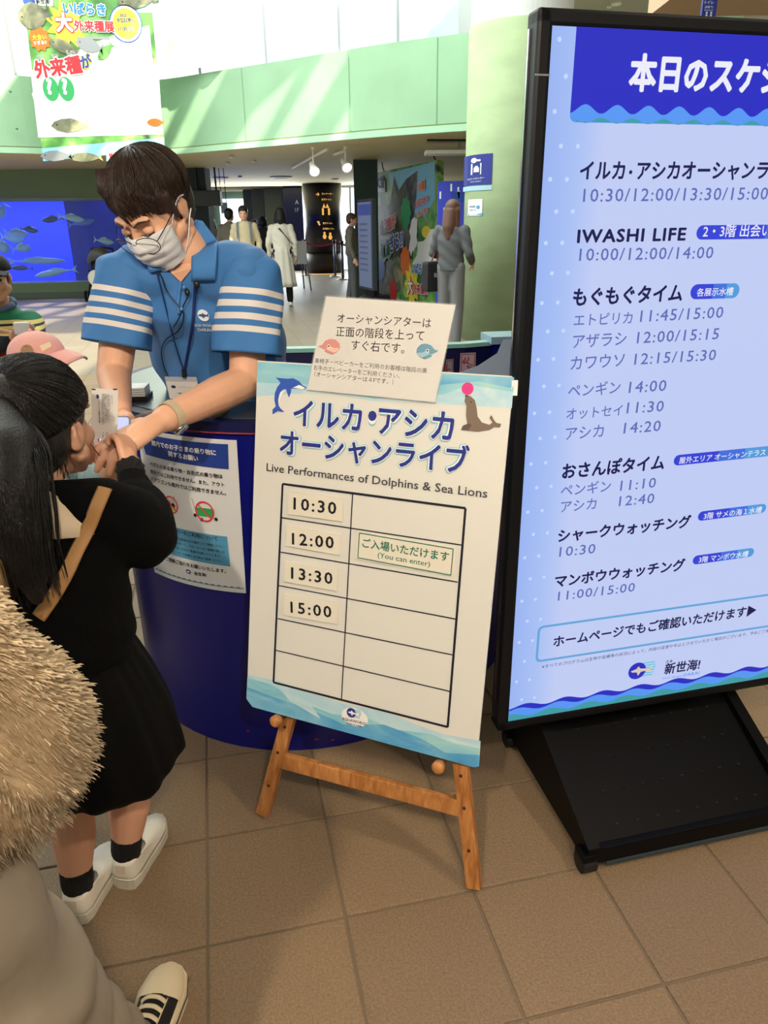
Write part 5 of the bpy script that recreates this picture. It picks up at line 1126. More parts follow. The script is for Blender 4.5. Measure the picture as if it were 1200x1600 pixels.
# polo shirt
POLO = mat('polo_blue', (62, 124, 190), .75, bump=.35, scale=5, stretch=(1, 1, .5), sheen=.2, detail=2)
chest = aty(296, 470, 1.96)
b = B()
def ring(c, ax, rx, ry, n=28, ex=V((1, 0, 0))):
    ax = V(ax).normalized(); ex = (ex - ax * ex.dot(ax)).normalized(); ey_ = ax.cross(ex)
    return [V(c) + ex * (rx * math.cos(2 * math.pi * k / n)) + ey_ * (ry * math.sin(2 * math.pi * k / n)) for k in range(n)]
axT = V((.03, -.32, 1))
b.loft([ring((-.445, 2.20, .86), (0, -.1, 1), .185, .135), ring((-.455, 2.15, .97), axT, .185, .140), ring((-.465, 2.09, 1.08), axT, .190, .140), ring((-.47, 2.03, 1.20), axT, .198, .138), ring(aty(293, 470, 1.98), axT, .205, .125), ring(aty(295, 430, 1.96), axT, .175, .100), ring(aty(295, 408, 1.94), axT, .105, .075), ring(aty(294, 396, 1.92), axT, .070, .064)])
b.limb([(shL + V((.03, .01, .012)), .068), (aty(296, 440, 1.95), .085), (shR + V((-.03, .01, .012)), .070)])
b.limb([(shL, .066), (shL.lerp(elL, .18), .058)]); b.limb([(shR, .068), (shR.lerp(elR, .18), .060)])
def wr(p):
    return .0035 * math.sin(p.x * 38 + p.z * 22) * math.sin(p.z * 19 + 1.3 + p.x * 9) + .0030 * math.sin(p.x * 60 - p.z * 45)
shirt = b.skin('shirt', POLO, st_, .006, 6, .5, disp=wr)
def sleeve_mat(name, z0):
    """white stripes running round the sleeve: position along the sleeve's own axis"""
    m = bpy.data.materials.new(name); m.use_nodes = True; nt = m.node_tree; p = nt.nodes['Principled BSDF']; p.inputs['Roughness'].default_value = .75
    tc = nt.nodes.new('ShaderNodeTexCoord'); sx = nt.nodes.new('ShaderNodeSeparateXYZ'); nt.links.new(tc.outputs['UV'], sx.inputs[0])
    r = nt.nodes.new('ShaderNodeValToRGB'); r.color_ramp.interpolation = 'CONSTANT'; nt.links.new(sx.outputs[1], r.inputs[0]); e = r.color_ramp.elements
    bl = lin((62, 124, 190)); wh = lin((232, 226, 222)); e[0].color = (*bl, 1); e[0].position = 0; e[1].position = z0; e[1].color = (*wh, 1)
    for k in range(1, 8):
        x = e.new(z0 + k * .060 * (1 if k % 2 else 1)); x.color = (*(bl if k % 2 else wh), 1)
    nt.links.new(r.outputs[0], p.inputs['Base Color']); return m
def sleeve(sh, el, t1, r0, r1, m, out):
    """open tube over the upper arm with a flared hem, folds and V = distance along it"""
    ax = (el - sh).normalized(); L = (el - sh).length * t1; n = 40; K = 40; ex = V(out); ex = (ex - ax * ex.dot(ax)).normalized(); ey_ = ax.cross(ex)
    bm = bmesh.new(); uvl = bm.loops.layers.uv.new('UVMap'); R = []
    for k in range(K + 5):
        t = min(1, k / K); inner = k > K
        row = []
        for j in range(n):
            a = 2 * math.pi * j / n; r = r0 + (r1 - r0) * t + .004 * math.sin(3 * a + t * 6) * t + .003 * math.sin(5 * a - t * 9)
            if inner: r -= .003 + .001 * (k - K)
            else: r *= math.sin(min(1, (t + .012) / .17) * math.pi / 2) ** .6
            tt = t if not inner else 1 - (k - K) * .010
            row.append(bm.verts.new(sh - ax * .055 + ax * (L + .055) * tt + ex * r * math.cos(a) + ey_ * r * .9 * math.sin(a)))
        R.append((row, min(t, 1)))
    for i in range(len(R) - 1):
        for j in range(n):
            f = bm.faces.new([R[i][0][j], R[i][0][(j + 1) % n], R[i + 1][0][(j + 1) % n], R[i + 1][0][j]])
            for lp, vv in zip(f.loops, (R[i][1], R[i][1], R[i + 1][1], R[i + 1][1])): lp[uvl].uv = (j / n, vv)
    bmesh.ops.recalc_face_normals(bm, faces=bm.faces); me = bpy.data.meshes.new('sleeve'); bm.to_mesh(me); bm.free(); return link('sleeve', me, m, st_, smooth=True)
sleeve(shL, elL, .70, .070, .086, sleeve_mat('sleeve_left', .40), (1, 0, 0)); sleeve(shR, elR, .74, .073, .088, sleeve_mat('sleeve_right', .38), (1, 0, 0))
def bvh_of(*obs):
    vs, fs = [], []
    for o in obs:
        off = woff(o) ; k = len(vs); vs += [v.co + off for v in o.data.vertices]; fs += [[i + k for i in p.vertices] for p in o.data.polygons]
    return BVHTree.FromPolygons(vs, fs)
TS = bvh_of(shirt)
def on(u, v, off=.003, fall=1.9, T=None):
    d = ray(u, v).normalized(); h = (T or TS).ray_cast(CAM, d)
    if h[0] is None: return aty(u, v, fall)
    return h[0] - d * off
def drape(o, off=.003, T=None):
    """lay a flat print on the cloth behind it"""
    w_ = woff(o.parent)
    for v in o.data.vertices:
        p = v.co + w_; d = (p - CAM).normalized(); h = (T or TS).ray_cast(CAM, d)
        if h[0] is not None: v.co = h[0] - d * off - w_
    return o
# collar: two leaves and a stand
CB = mat('collar_blue', (70, 134, 202), .75, bump=.15, scale=30)
k4 = crop(130, 220, 3.75)
def leafs(pix, nm, off0=.016, m=CB):
    n = 7; A, B_, C_, D = [V(p) for p in pix]; rows = []
    for i in range(n + 1):
        r = []
        for j in range(n + 1):
            p = A.lerp(B_, j / n).lerp(D.lerp(C_, j / n), i / n); q = on(*k4(*p), off0 * (.55 + .45 * math.sin(math.pi * i / n)))
            r.append(q)
        rows.append(r)
    bb = B(); bb.loft(rows, cap=False, closed=False); o = bb.build(nm, m, st_, smooth=True, fix=False); s_ = o.modifiers.new('t', 'SOLIDIFY'); s_.thickness = .004; return o
leafs([(655, 460), (700, 470), (790, 590), (640, 640)], 'collar'); leafs([(640, 640), (790, 590), (775, 815), (638, 820)], 'collar')
leafs([(310, 625), (350, 660), (500, 745), (395, 772)], 'collar')
# neckline opening showing skin
b = B(); b.poly([on(*k4(*p), .0065) for p in ((480, 710), (560, 690), (660, 640), (640, 745), (572, 828), (520, 780))]); b.build('neck_opening', SKIN, st_)
b = B(); pts = [on(*k4(*p), .007) for p in ((572, 828), (560, 900), (555, 960), (560, 1010))]; b.tube(pts, .004, 6); b.build('placket', CB, st_)
for p in ((590, 860), (575, 985)): b = B(); b.ball(on(*k4(*p), .012), .0045, n=8); b.build('button', mat('button', (90, 150, 210), .3), st_)
LAN = mat('lanyard_navy', (26, 44, 110), .6)
for P in ([(660, 825), (650, 950), (640, 1080), (615, 1230), (595, 1340)], [(430, 760), (450, 840), (480, 960), (520, 1120), (560, 1260), (588, 1340)]):
    b = B(); b.tube(smoothpath([on(*k4(*p), .010) for p in P]), .0045, 6, flat=.3); b.build('lanyard', LAN, st_, smooth=True)
b = B(); b.ball(on(*k4(665, 845), .014), (.008, .005, .009), n=10); b.build('clip_microphone', BLACK, st_)
b = B(); b.tube(smoothpath([on(*k4(*p), .012) for p in ((370, 735), (450, 780), (490, 880), (560, 970), (590, 1020), (560, 1110), (480, 1170), (458, 1240), (475, 1330), (500, 1385))]), .0015, 6); b.build('earpiece_cord', BLACK, st_)
b = B(); b.tube(smoothpath([on(*k4(*p), .013) for p in ((600, 860), (620, 890), (590, 960), (565, 1030), (530, 1090))]), .0014, 6); b.ball(on(*k4(608, 890), .016), (.006, .004, .008), n=8); b.build('microphone', BLACK, st_)
# badge hanging on the lanyard: a thing of its own held by the strap but part of the outfit
q0 = on(*k4(600, 1400), .02); pl = Plane(q0 + V((0, -.004, 0)), V((1, -.12, 0)), V((0, -.25, 1)))
bg_ = B(); x0, z0 = pl.px(*k4(505, 1500)); x1, z1 = pl.px(*k4(698, 1392)); x1 = x0 + .088; z0 = z1 - .062
b = B(); b.poly([pl.P(x, z) for x, z in rrect(x0, z0, x1, z1, .003)], pl.n, .003); bd_ = b.build('name_badge', mat('badge_white', (226, 220, 216), .3), st_)
b = B(); b.poly([pl.P(x, z, .0012) for x, z in ((x0, z1 - .009), (x1, z1 - .009), (x1, z1 + .004), (x0, z1 + .004))], pl.n, .001); b.build('badge_sleeve', mat('sleeve2', (210, 215, 225), .1, alpha=.5), bd_)
b = B(); b.poly(disc(pl, pl.px(*k4(530, 1440)), .0065, .0014, ry=.0045)); b.build('logo_mark', LAN, bd_)
text('アクアワールド・大洗', pl, k4(560, 1446), k4(672, 1450), DG, bd_, off=.0016); text('スタッフ', pl, k4(556, 1498), k4(690, 1502), INK, bd_, .02, off=.0016)
b = B(); b.box(on(*k4(592, 1362), .018), (.010, .010, .022)); b.build('strap_clip', BLACK, st_)
# shirt print
pl = Plane(on(*k4(705, 1050), .0), (1, -.25, 0), (0, -.3, 1)); PR = mat('shirt_print', (225, 235, 245), .6)
b = B(); c = pl.px(*k4(704, 1023)); b.poly(disc(pl, c, .0155, 0, 28)); drape(b.build('shirt_logo', PR, st_), .004)
b = B(); f = [(-.5, .02), (-.3, .1), (-.1, .12), (.0, .24), (.06, .1), (.3, .04), (.5, .2), (.44, .0), (.5, -.18), (.28, -.04), (.05, -.12), (-.05, -.26), (-.14, -.1), (-.4, -.06)]
b.poly([pl.P(c[0] + x * .03, c[1] + z * .03) for x, z in f]); drape(b.build('shirt_logo', mat('logo_dark', (30, 60, 110), .6), st_), .0062)
drape(text('AQUA WORLD', pl, k4(634, 1086), k4(776, 1092), PR, st_, .02, off=0), .004); drape(text('OARAI', pl, k4(672, 1116), k4(748, 1118), PR, st_, .02, off=0), .004)
TR_ = mat('trousers_navy', (28, 34, 52), .8)
b = B()
for s in (-1, 1): b.limb([(V((-.43 + s * .085, 2.21, .88)), .098), (V((-.43 + s * .09, 2.24, .50)), .080), (V((-.43 + s * .09, 2.30, .10)), .062)])
b.skin('trousers', TR_, st_, .010, 4)
for s in (-1, 1): B().limb([(V((-.43 + s * .09, 2.32, .045)), .042), (V((-.43 + s * .09, 2.16, .035)), .034)]).skin('shoe', BLACK, st_, .008, 3)
# watch on the wrist: strap ring and case
wp = elR.lerp(wrR, .93); ax = (wrR - elR).normalized(); wu = (V((0, -.5, .8)) - ax * V((0, -.5, .8)).dot(ax)).normalized(); wv_ = ax.cross(wu)
b = B(); n = 32; b.loft([[wp + ax * dx + (wu * math.cos(2 * math.pi * k / n) + wv_ * math.sin(2 * math.pi * k / n)) * r for dx, r in ((-.010, .0335), (.010, .0325), (.010, .0350), (-.010, .036))] for k in range(n + 1)]); wt = b.build('watch_strap', mat('watch_beige', (196, 180, 150), .6), st_, smooth=False)
side = (V((.15, -.75, -.65)) - ax * V((.15, -.75, -.65)).dot(ax)).normalized(); cwp = wp + side * .037; M = Matrix((ax, side.cross(ax), side)).transposed().to_4x4(); M.translation = cwp
B().lathe([(.001, -.004), (.017, -.004), (.019, 0), (.018, .005), (.015, .0055), (.001, .006)], M=M).build('watch_case', CHROME, wt, smooth=True)
# ---------------------------------------------------------------- ticket and phone
pl = Plane(aty(143, 690, 1.45), V((1, .05, -.03)), V((.0, .18, 1))); tk_ = empty('paper_ticket', 'small white printed paper ticket held up over the counter edge', 'ticket', tuple(aty(163, 690, 1.45)))
cs = [(143, 606), (184.5, 609), (183, 688), (143, 684)]
sheet(pl, cs, 0, 4, .0006).build('paper', mat('ticket_white', (222, 218, 214), .6), tk_); k13 = crop(130, 560, 6)
b = B()
for x in (98, 300): 
    c = pl.px(*k13(x, 290)); b.poly([pl.P(c[0] + dx, c[1] + dz, .0006) for dx, dz in ((-.004, -.0012), (.004, -.0016), (.004, .0012), (-.004, .0015))])
b.build('tear_mark', INK, tk_)
for s1, a, c, bo in (('2025年10月入場券', (265, 345), (268, 430), 0), ('※本券は当日限り有効です', (245, 345), (246, 480), 0), ('再入場の際はご提示ください', (228, 338), (232, 590), 0), ('お問い合わせは総合案内まで', (212, 335), (212, 600), 0), ('水族館入場券きっぷ大人小人', (195, 330), (192, 610), 0), ('有効期限当日のみ一回限り', (175, 330), (173, 620), 0), ('アクアワールド茨城県大洗水族館', (140, 385), (150, 605), .03), ('No. 0482', (185, 690), (182, 742), .01), ('12:00', (215, 690), (213, 745), .01)):
    text(s1, pl, k13(*a), k13(*c), mat('ticket_ink', (70, 72, 86), .6), tk_, bo, off=.0006)
b = B(); b.poly(disc(pl, pl.px(*k13(136, 358)), .0030, .0006, ry=.0045)); b.build('logo_mark', mat('ticket_navy', (40, 50, 110), .6), tk_)
ph = empty('smartphone', 'smartphone with a bright screen held below the paper ticket', 'phone', tuple(aty(167, 705, 1.50)))
pl = Plane(aty(154, 722, 1.50), V((1, .12, -.05)), V((.08, .35, 1))); q = [pl.px(*p) for p in ((154, 722), (179, 714))]
b = B(); b.poly([pl.P(x, z) for x, z in rrect(q[0][0], q[0][1] - .002, q[0][0] + .068, q[0][1] + .10, .007)], pl.n, .008); b.build('phone_body', CHROME, ph)
b = B(); b.poly([pl.P(x, z, .0006) for x, z in rrect(q[0][0] + .003, q[0][1] + .001, q[0][0] + .065, q[0][1] + .097, .005)]); b.build('phone_screen', mat('phone_glow', (205, 212, 252), .2, emit=1.0), ph)
b = B(); b.poly(disc(pl, (q[0][0] + .015, q[0][1] + .026), .006, .001, 14)); b.build('screen_icon', mat('icon_blue', (90, 110, 240), .2, emit=1), ph)
b = B(); b.tube(smoothpath([aty(u, v, Y) for u, v, Y in ((133, 680, 1.36), (142, 694, 1.40), (156, 712, 1.45), (170, 722, 1.47), (176, 730, 1.47))]), .0009, 6); tag(b.build('phone_strap', BLACK), 'thin black phone strap hanging between the child in black\'s cheek and the phone', 'strap')
# ---------------------------------------------------------------- girl in black
gl_ = empty('person', 'child in black sweater and skirt with a long black ponytail, seen from behind', 'person', (-.62, 1.2, 0))
GH = V((-.638, 1.32, 1.090)); GT = frame(GH, (.22, .97, .0), (0, 0, 1), 1.0)
gsh = {1: aty(163, 800, 1.24), -1: V((-.745, 1.16, .945))}
gel = aty(226, 836, 1.27); gwr = aty(205, 742, 1.40)
b = B(); head_shells(b, GT, child=True)
gneck = V((-.635, 1.25, .985))
b.limb([(GT @ V((0, .01, -.06)), .045), (gneck, .040), (V((-.63, 1.235, .94)), .06)])
b.limb([(V((-.63, 1.235, .90)), .085), (V((-.635, 1.22, .70)), .090), (V((-.64, 1.21, .58)), .10)])
b.limb([(gsh[1], .035), (gel, .030), (gwr, .022)]); b.limb([(gsh[-1], .035), (V((-.80, 1.26, .80)), .03), (aty(140, 690, 1.40) + V((-.05, -.02, -.03)), .02)])
fwdg = (aty(196, 690, 1.44) - gwr).normalized()
fingers(b, gwr + fwdg * .028, fwdg, (-.6, .4, .25), .05, (1.05, 1.1, 1.15, 1.2), .74, -1, .8)
hl2 = aty(140, 700, 1.46) + V((-.052, .0, -.022)); fingers(b, hl2, (.85, .1, .45), (.1, .8, .3), .05, (.65, .8, .95, 1.0), .62, 1, .6)
legs = {1: (V((-.575, 1.27, 0)), V((-.565, 1.26, .34))), -1: (V((-.700, 1.175, 0)), V((-.668, 1.20, .34)))}
ftR, ftL = atz(207, 1362), atz(116, 1412)
def gleg(top, ank, toe): return [(V((top.x, top.y, .55)), .058), (V((top.x, top.y + .01, .33)), .046), (top.lerp(ank, .35), .047), (top.lerp(ank, .62), .040), (ank, .030), (ank + V((.005, .01, -.035)), .024)]
kR, kL = aty(205, 1222, 1.31), aty(112, 1262, 1.22)
aR, aL = aty(200, 1342, 1.275), aty(122, 1385, 1.185)
aR.z = max(aR.z, .09); aL.z = max(aL.z, .09)
b.limb(gleg(kR, aR, aR + V((.03, .12, -.065)))); b.limb(gleg(kL, aL, aL + V((.03, .12, -.065))))
b.skin('body', SKINW, gl_, .0038, 3)
KNIT = mat('knit_black', (7, 7, 8), .95, bump=.3, scale=150, spec=.15); b = B()
b.loft([ring((-.635, 1.205, .655), (0, 0, 1), .135, .105), ring((-.635, 1.205, .70), (0, 0, 1), .150, .118), ring((-.635, 1.21, .80), (0, 0, 1), .150, .120), ring((-.63, 1.22, .88), (0, 0, 1), .150, .112), ring((-.63, 1.235, .95), (0, 0, 1), .120, .085), ring((-.63, 1.24, .985), (0, 0, 1), .060, .055)])
b.limb([(V((-.63, 1.235, .94)), .07), (gsh[1], .064), (gsh[1].lerp(gel, .5), .074), (gel, .064), (gel.lerp(gwr, .45), .056), (gel.lerp(gwr, .72), .038), (gwr, .0255)])
b.limb([(V((-.63, 1.235, .94)), .07), (gsh[-1], .062), (V((-.80, 1.26, .80)), .060), (hl2 + V((-.10, -.05, -.06)), .035)])
def wk(p): return .003 * math.sin(p.x * 55 + p.z * 40) * math.sin(p.z * 47 + p.y * 30)
b.skin('sweater', KNIT, gl_, .006, 5, .5, disp=wk)
B().limb([(gwr - fwdg * .004, .0275), (gwr + fwdg * .012, .0290)], 16).skin('cuff', mat('cuff_black', (16, 15, 16), .9, bump=.6, scale=90), gl_, .004, 1, disp=lambda p: .0015 * math.sin(math.atan2(p.z - gwr.z, p.x - gwr.x) * 14))
# skirt: gathered bell with a turned-in hem
SKT = mat('skirt_black', (6, 6, 7), .75, bump=.1, scale=12, spec=.15); rows = []; n = 96
for k in range(15):
    t = k / 14; rr = .112 + .052 * math.sin(min(1, t * 1.08) * math.pi * .55); z = .70 - .335 * t
    row = []
    for j in range(n):
        a = 2 * math.pi * j / n; f = 1 + (.035 * math.sin(9 * a + 1) + .02 * math.sin(17 * a)) * (.4 + .6 * t) + (.02 * math.sin(31 * a) * (1 - t))
        r2 = rr * f * (1 if k < 14 else .86)
        row.append(V((-.622 + r2 * 1.02 * math.cos(a) + .02 * t, 1.215 + r2 * .95 * math.sin(a) + .02 * t, z + .020 * math.cos(a - .6) * t - (.0 if k < 14 else .004) + .012 * math.sin(3 * a) * t)))
    rows.append(row)
b = B(); b.loft(rows, cap=False); sk = b.build('skirt', SKT, gl_, smooth=True)
# collar, bag strap
b = B(); n = 30; rows = []
for k in range(5):
    t = k / 4; rows.append([V((-.63 + (.052 + .085 * t) * math.cos(a), 1.235 + (.046 + .060 * t) * math.sin(a), 1.004 - .016 * t - .040 * t * t - .022 * abs(math.cos(a)) * t * t)) for a in [2 * math.pi * j / n for j in range(n)]])
b.loft(rows, cap=False); o = b.build('collar', mat('collar_cream', (236, 215, 184), .75, bump=.1, scale=60), gl_, smooth=True); s_ = o.modifiers.new('t', 'SOLIDIFY'); s_.thickness = .003
sw = [o for o in gl_.children if o.name.startswith('sweater')][0]; bpy.context.view_layer.update(); SWT = bvh_of(sw)
P = smoothpath([on(u, v, .006, 1.12, SWT) for u, v in ((164, 762), (152, 790), (138, 825), (120, 860), (104, 895), (84, 930), (60, 965))], 5)
b = B(); b.tube(P, .013, 8, flat=.18, up=(0, -1, 0)); stp = b.build('bag_strap', mat('strap_tan', (186, 140, 88), .6, bump=.1, scale=80), gl_, smooth=True)
# hair: pulled back over the skull, tie, long tail
b = B(); b.ball((0, .020, .040), (.088, .105, .092)); b.ball((0, .045, .0), (.083, .078, .085)); b.ball((-.0, .055, -.045), (.062, .05, .045)); b.xf(GT)
TIE = aty(14, 606, 1.245)
b.limb([(GT @ V((0, .08, .07)), .05), (TIE.lerp(GT @ V((0, .08, .06)), .45), .034), (TIE, .021)])
tail = [TIE, TIE + V((-.012, -.040, -.03)), aty(18, 700, 1.13), aty(22, 760, 1.09), aty(34, 830, 1.07), aty(46, 890, 1.06), aty(58, 935, 1.06)]
b.limb([(p, r) for p, r in zip(tail, (.020, .034, .044, .048, .044, .032, .012))])
tn = GT.inverted() @ TIE; tow = V(tn) - V((0, .02, .04))
exs = shell_strands(GT, 520, 1, (0, .022, .040), (.093, .110, .097), (0, 0, 1), lambda ph: -.15 + .35 * max(0, -math.sin(ph)) - .45 * max(0, math.sin(ph)), 11, .0013, .003, toward=(tow.x / .093, tow.y / .11, tow.z / .097))
rnd = random.Random(8); ts = B()
sp_ = smoothpath(tail, 4)
for i in range(420):
    a = rnd.uniform(0, 6.28); rr = rnd.uniform(.75, 1.12); w0 = rnd.uniform(-.3, .3); P = []
    end = rnd.uniform(.7, 1.0); m_ = int(len(sp_) * end)
    for k, p in enumerate(sp_[:m_]):
        t = k / (len(sp_) - 1); r = (.020 + .030 * math.sin(min(1, t * 1.25 + .08) * math.pi * .75)) * rr + (.012 * t if rr > 1.05 else 0)
        aa = a + w0 * t * 2; P.append(p + V((math.cos(aa), math.sin(aa) * .8, .25 * math.sin(aa) * t)) * r)
    if len(P) > 3: ts.tube(P, [.0014 * (1 - .7 * k / len(P)) for k in range(len(P))], 4)
for i in range(60):   # loose wisps at the nape and by the ear
    s = rnd.uniform(-1, 1); p0 = V((s * .07, .03 + .03 * rnd.random(), -.03)); p1 = p0 + V((rnd.uniform(-.02, .02), rnd.uniform(-.01, .02), -rnd.uniform(.04, .10)))
    ts.tube([GT @ p0, GT @ (p0.lerp(p1, .5) + V((rnd.uniform(-.008, .008), 0, 0))), GT @ p1], [.0009, .0007, .0003], 4)
merge(exs, ts); b.skin('hair', HAIRK, gl_, .0045, 5, .5, extra=exs)
M = frame(TIE + V((0, 0, .004)), (.2, 0, 1), (0, 1, .1)); B().tube([TIE + V((math.cos(t) * .023, .3 * .022 * math.sin(t), .022 * math.sin(t) + .35 * .02 * math.cos(t))) for t in [2 * math.pi * k / 20 for k in range(21)]], .0042, 8).build('hair_tie', mat('tie_brown', (70, 52, 46), .8, bump=.4, scale=120), gl_, smooth=True)
# socks and shoes
SOCK = mat('sock_black', (10, 10, 11), .95, bump=.4, scale=120); SHOE = mat('shoe_white', (232, 226, 212), .45); SOLE = mat('sole_offwhite', (210, 206, 190), .5)
for an, k_, wb_, nm in ((aR, kR, False, 1), (aL, kL, True, -1)):
    dirn = V((.16, 1, 0)).normalized() if nm == 1 else V((.10, 1, 0)).normalized(); up_ = (k_ - an).normalized(); base = V((an.x, an.y, 0))
    b = B(); b.limb([(an + up_ * .045, .0355), (an, .0345), (V((an.x, an.y, .06)) + dirn * .008, .028)]); so_ = b.skin('sock', SOCK, gl_, .004, 2)
    if wb_: B().limb([(an + up_ * .050, .0365), (an + up_ * .060, .0360)]).skin('sock_trim', mat('sock_white', (232, 230, 230), .9), so_, .004, 2)
    # shoe: sole outline lofted up to the collar
    s0 = base - dirn * .035; side_ = V((dirn.y, -dirn.x, 0)); L = .195
    def foot(t, w_, z, inset=0): return s0 + dirn * (L * t) + side_ * w_ + V((0, 0, z))
    prof = [(0, .012), (.02, .026), (.12, .033), (.35, .034), (.6, .038), (.8, .037), (.93, .026), (1, .010)]
    def outl(sc, z, lo=0, hi=1): 
        pts = [foot(lo + (hi - lo) * t, w_ * sc, z) for t, w_ in prof]; pts += [foot(lo + (hi - lo) * t, -w_ * sc, z) for t, w_ in prof[::-1]]; return pts
    b = B(); b.loft([outl(.96, .0), outl(1.04, .006), outl(1.04, .026), outl(1.0, .028)]); sh_ = b.build('shoe', SHOE, gl_)
    sh_.data.materials.clear(); sh_.data.materials.append(SOLE)
    b = B(); rows = [outl(.98, .026), outl(1.0, .040)]
    r3 = []
    for i, (t, w_) in enumerate(prof + prof[::-1]):
        sg_ = 1 if i < len(prof) else -1; r3.append(foot(t if t < .35 else .35 + (t - .35) * .75, w_ * .86 * sg_, .068 if t < .25 else max(.045, .078 - t * .05)))
    rows.append(r3); r4 = []
    for i, (t, w_) in enumerate(prof + prof[::-1]):
        sg_ = 1 if i < len(prof) else -1; r4.append(foot(.03 + t * .42, w_ * .82 * sg_, .080 if t < .3 else .070))
    rows.append(r4); b.loft(rows, cap=False); u_ = b.build('upper', SHOE, sh_, smooth=True); s_ = u_.modifiers.new('t', 'SOLIDIFY'); s_.thickness = .003
    b = B(); b.tube([foot(t, w_ * 1.03, .030) for t, w_ in prof[2::-1]] + [foot(t, -w_ * 1.03, .030) for t, w_ in prof[:3]], .0022, 6); b.build('heel_seam', SOLE, sh_)
    B().poly([foot(.0, .012, .052) - dirn * .004, foot(.0, -.012, .052) - dirn * .004, foot(.015, -.013, .072) - dirn * .004, foot(.015, .013, .072) - dirn * .004], -dirn, .002).build('heel_tab', mat('heel_tab', (214, 200, 180), .5), sh_)
# second strap corner of her cream bag at the left edge
b = B(); q = aty(0, 905, 1.03); b.box(q + V((-.035, 0, -.01)), (.075, .05, .08), .3, .01); bgx = b.build('bag', mat('bag_cream', (232, 196, 140), .6), gl_)
# ---------------------------------------------------------------- person in a fluffy coat, close at the left
fp = empty('person', 'person in a fluffy beige coat and greyish trousers, cut off close at the left edge', 'person', (-.5, .5, 0))
b = B(); head_shells(b, frame((-.56, .40, 1.60), (.3, .9, -.1)))
b.limb([(V((-.56, .40, 1.55)), .05), (V((-.55, .42, 1.38)), .06)]); b.limb([(V((-.55, .44, 1.30)), .10), (V((-.54, .44, 1.0)), .10), (V((-.53, .45, .9)), .10)])
b.limb([(V((-.55, .42, 1.36)), .05), (V((-.50, .44, 1.30)), .045), (V((-.405, .56, .985)), .04), (V((-.48, .66, .93)), .028)]); fingers(b, V((-.50, .70, .92)), (-.5, .8, 0), (-.5, 0, -.8), .05, (.6, .7, .8, .8), .95)
b.limb([(V((-.50, .46, .88)), .075), (V((-.44, .58, .55)), .05), (V((-.47, .80, .13)), .033)]); b.limb([(V((-.60, .44, .9)), .085), (V((-.60, .42, .5)), .055), (V((-.62, .32, .11)), .033)])
b.skin('body', SKIN, fp, .008, 3)
c_ = B(); c_.ball((0, .02, .04), (.09, .105, .095)); c_.ball((0, .05, -.05), (.085, .07, .12)); c_.xf(frame((-.56, .40, 1.60), (.3, .9, -.1))); c_.skin('hair', HAIRM, fp, .008, 4)
FUR = mat('fur_beige', (208, 182, 148), .9, bump=.5, scale=30, var=.14, vscale=9, spec=.1); FUR2 = mat('fur_tips', (226, 206, 174), .9, spec=.1, var=.12, vscale=10)
b = B()
b.loft([ring((-.53, .45, .86), (0, 0, 1), .16, .15), ring((-.53, .45, 1.0), (0, 0, 1), .17, .16), ring((-.54, .44, 1.2), (0, 0, 1), .165, .15), ring((-.55, .43, 1.34), (0, 0, 1), .13, .12), ring((-.55, .42, 1.42), (0, 0, 1), .06, .06)])
b.limb([(V((-.51, .44, 1.33)), .078), (V((-.452, .47, 1.215)), .086), (V((-.405, .52, 1.09)), .082), (V((-.370, .56, .985)), .083), (V((-.415, .58, .90)), .077), (V((-.46, .64, .93)), .06)])
b.limb([(V((-.60, .44, 1.33)), .08), (V((-.70, .44, 1.2)), .08), (V((-.72, .42, 1.0)), .075), (V((-.68, .5, .9)), .06)])
cm = b.skin('fur_coat', FUR, fp, .012, 5, disp=lambda p: .004 * math.sin(p.z * 60 + 4 * math.sin(p.x * 40)))
rnd = random.Random(12); vs = [v for v in cm.data.vertices]; fb = B(); off_ = woff(fp)
cand = [v for v in vs if (v.co + off_ ).z > .8 and (v.co + off_).x > -.50]
for i in range(45000):
    v = rnd.choice(cand); p = v.co + off_ + V([rnd.uniform(-.008, .008) for _ in range(3)]); n_ = v.normal
    d = (n_ * .75 + V((.15, .1, -.75)) + V([rnd.uniform(-.22, .22) for _ in range(3)])).normalized(); L = rnd.uniform(.006, .014); s_ = d.cross(V((rnd.random(), rnd.random(), rnd.random()))).normalized() * .00055
    a = [fb.bm.verts.new(q) for q in (p - n_ * .003 - s_, p - n_ * .003 + s_, p + d * L * .6 + s_ * .7 + n_ * .002, p + d * L)]
    fb.bm.faces.new(a)
f_ = fb.build('fur_tufts', FUR2, cm, fix=False); f_['kind'] = 'stuff'
TRS = mat('trousers_taupe', (158, 144, 124), .9, bump=.5, scale=14, var=.18, vscale=7)
b = B(); b.limb([(V((-.52, .46, .88)), .13), (V((-.46, .50, .82)), .110), (V((-.425, .54, .66)), .092), (V((-.435, .60, .50)), .084), (V((-.455, .72, .25)), .080), (V((-.475, .80, .11)), .072)]); b.limb([(V((-.56, .46, .88)), .12), (V((-.60, .42, .5)), .09), (V((-.62, .33, .12)), .075)])
b.skin('trousers', TRS, fp, .009, 5, disp=lambda p: .005 * math.sin(p.z * 45 + 5 * math.sin(p.x * 20)))
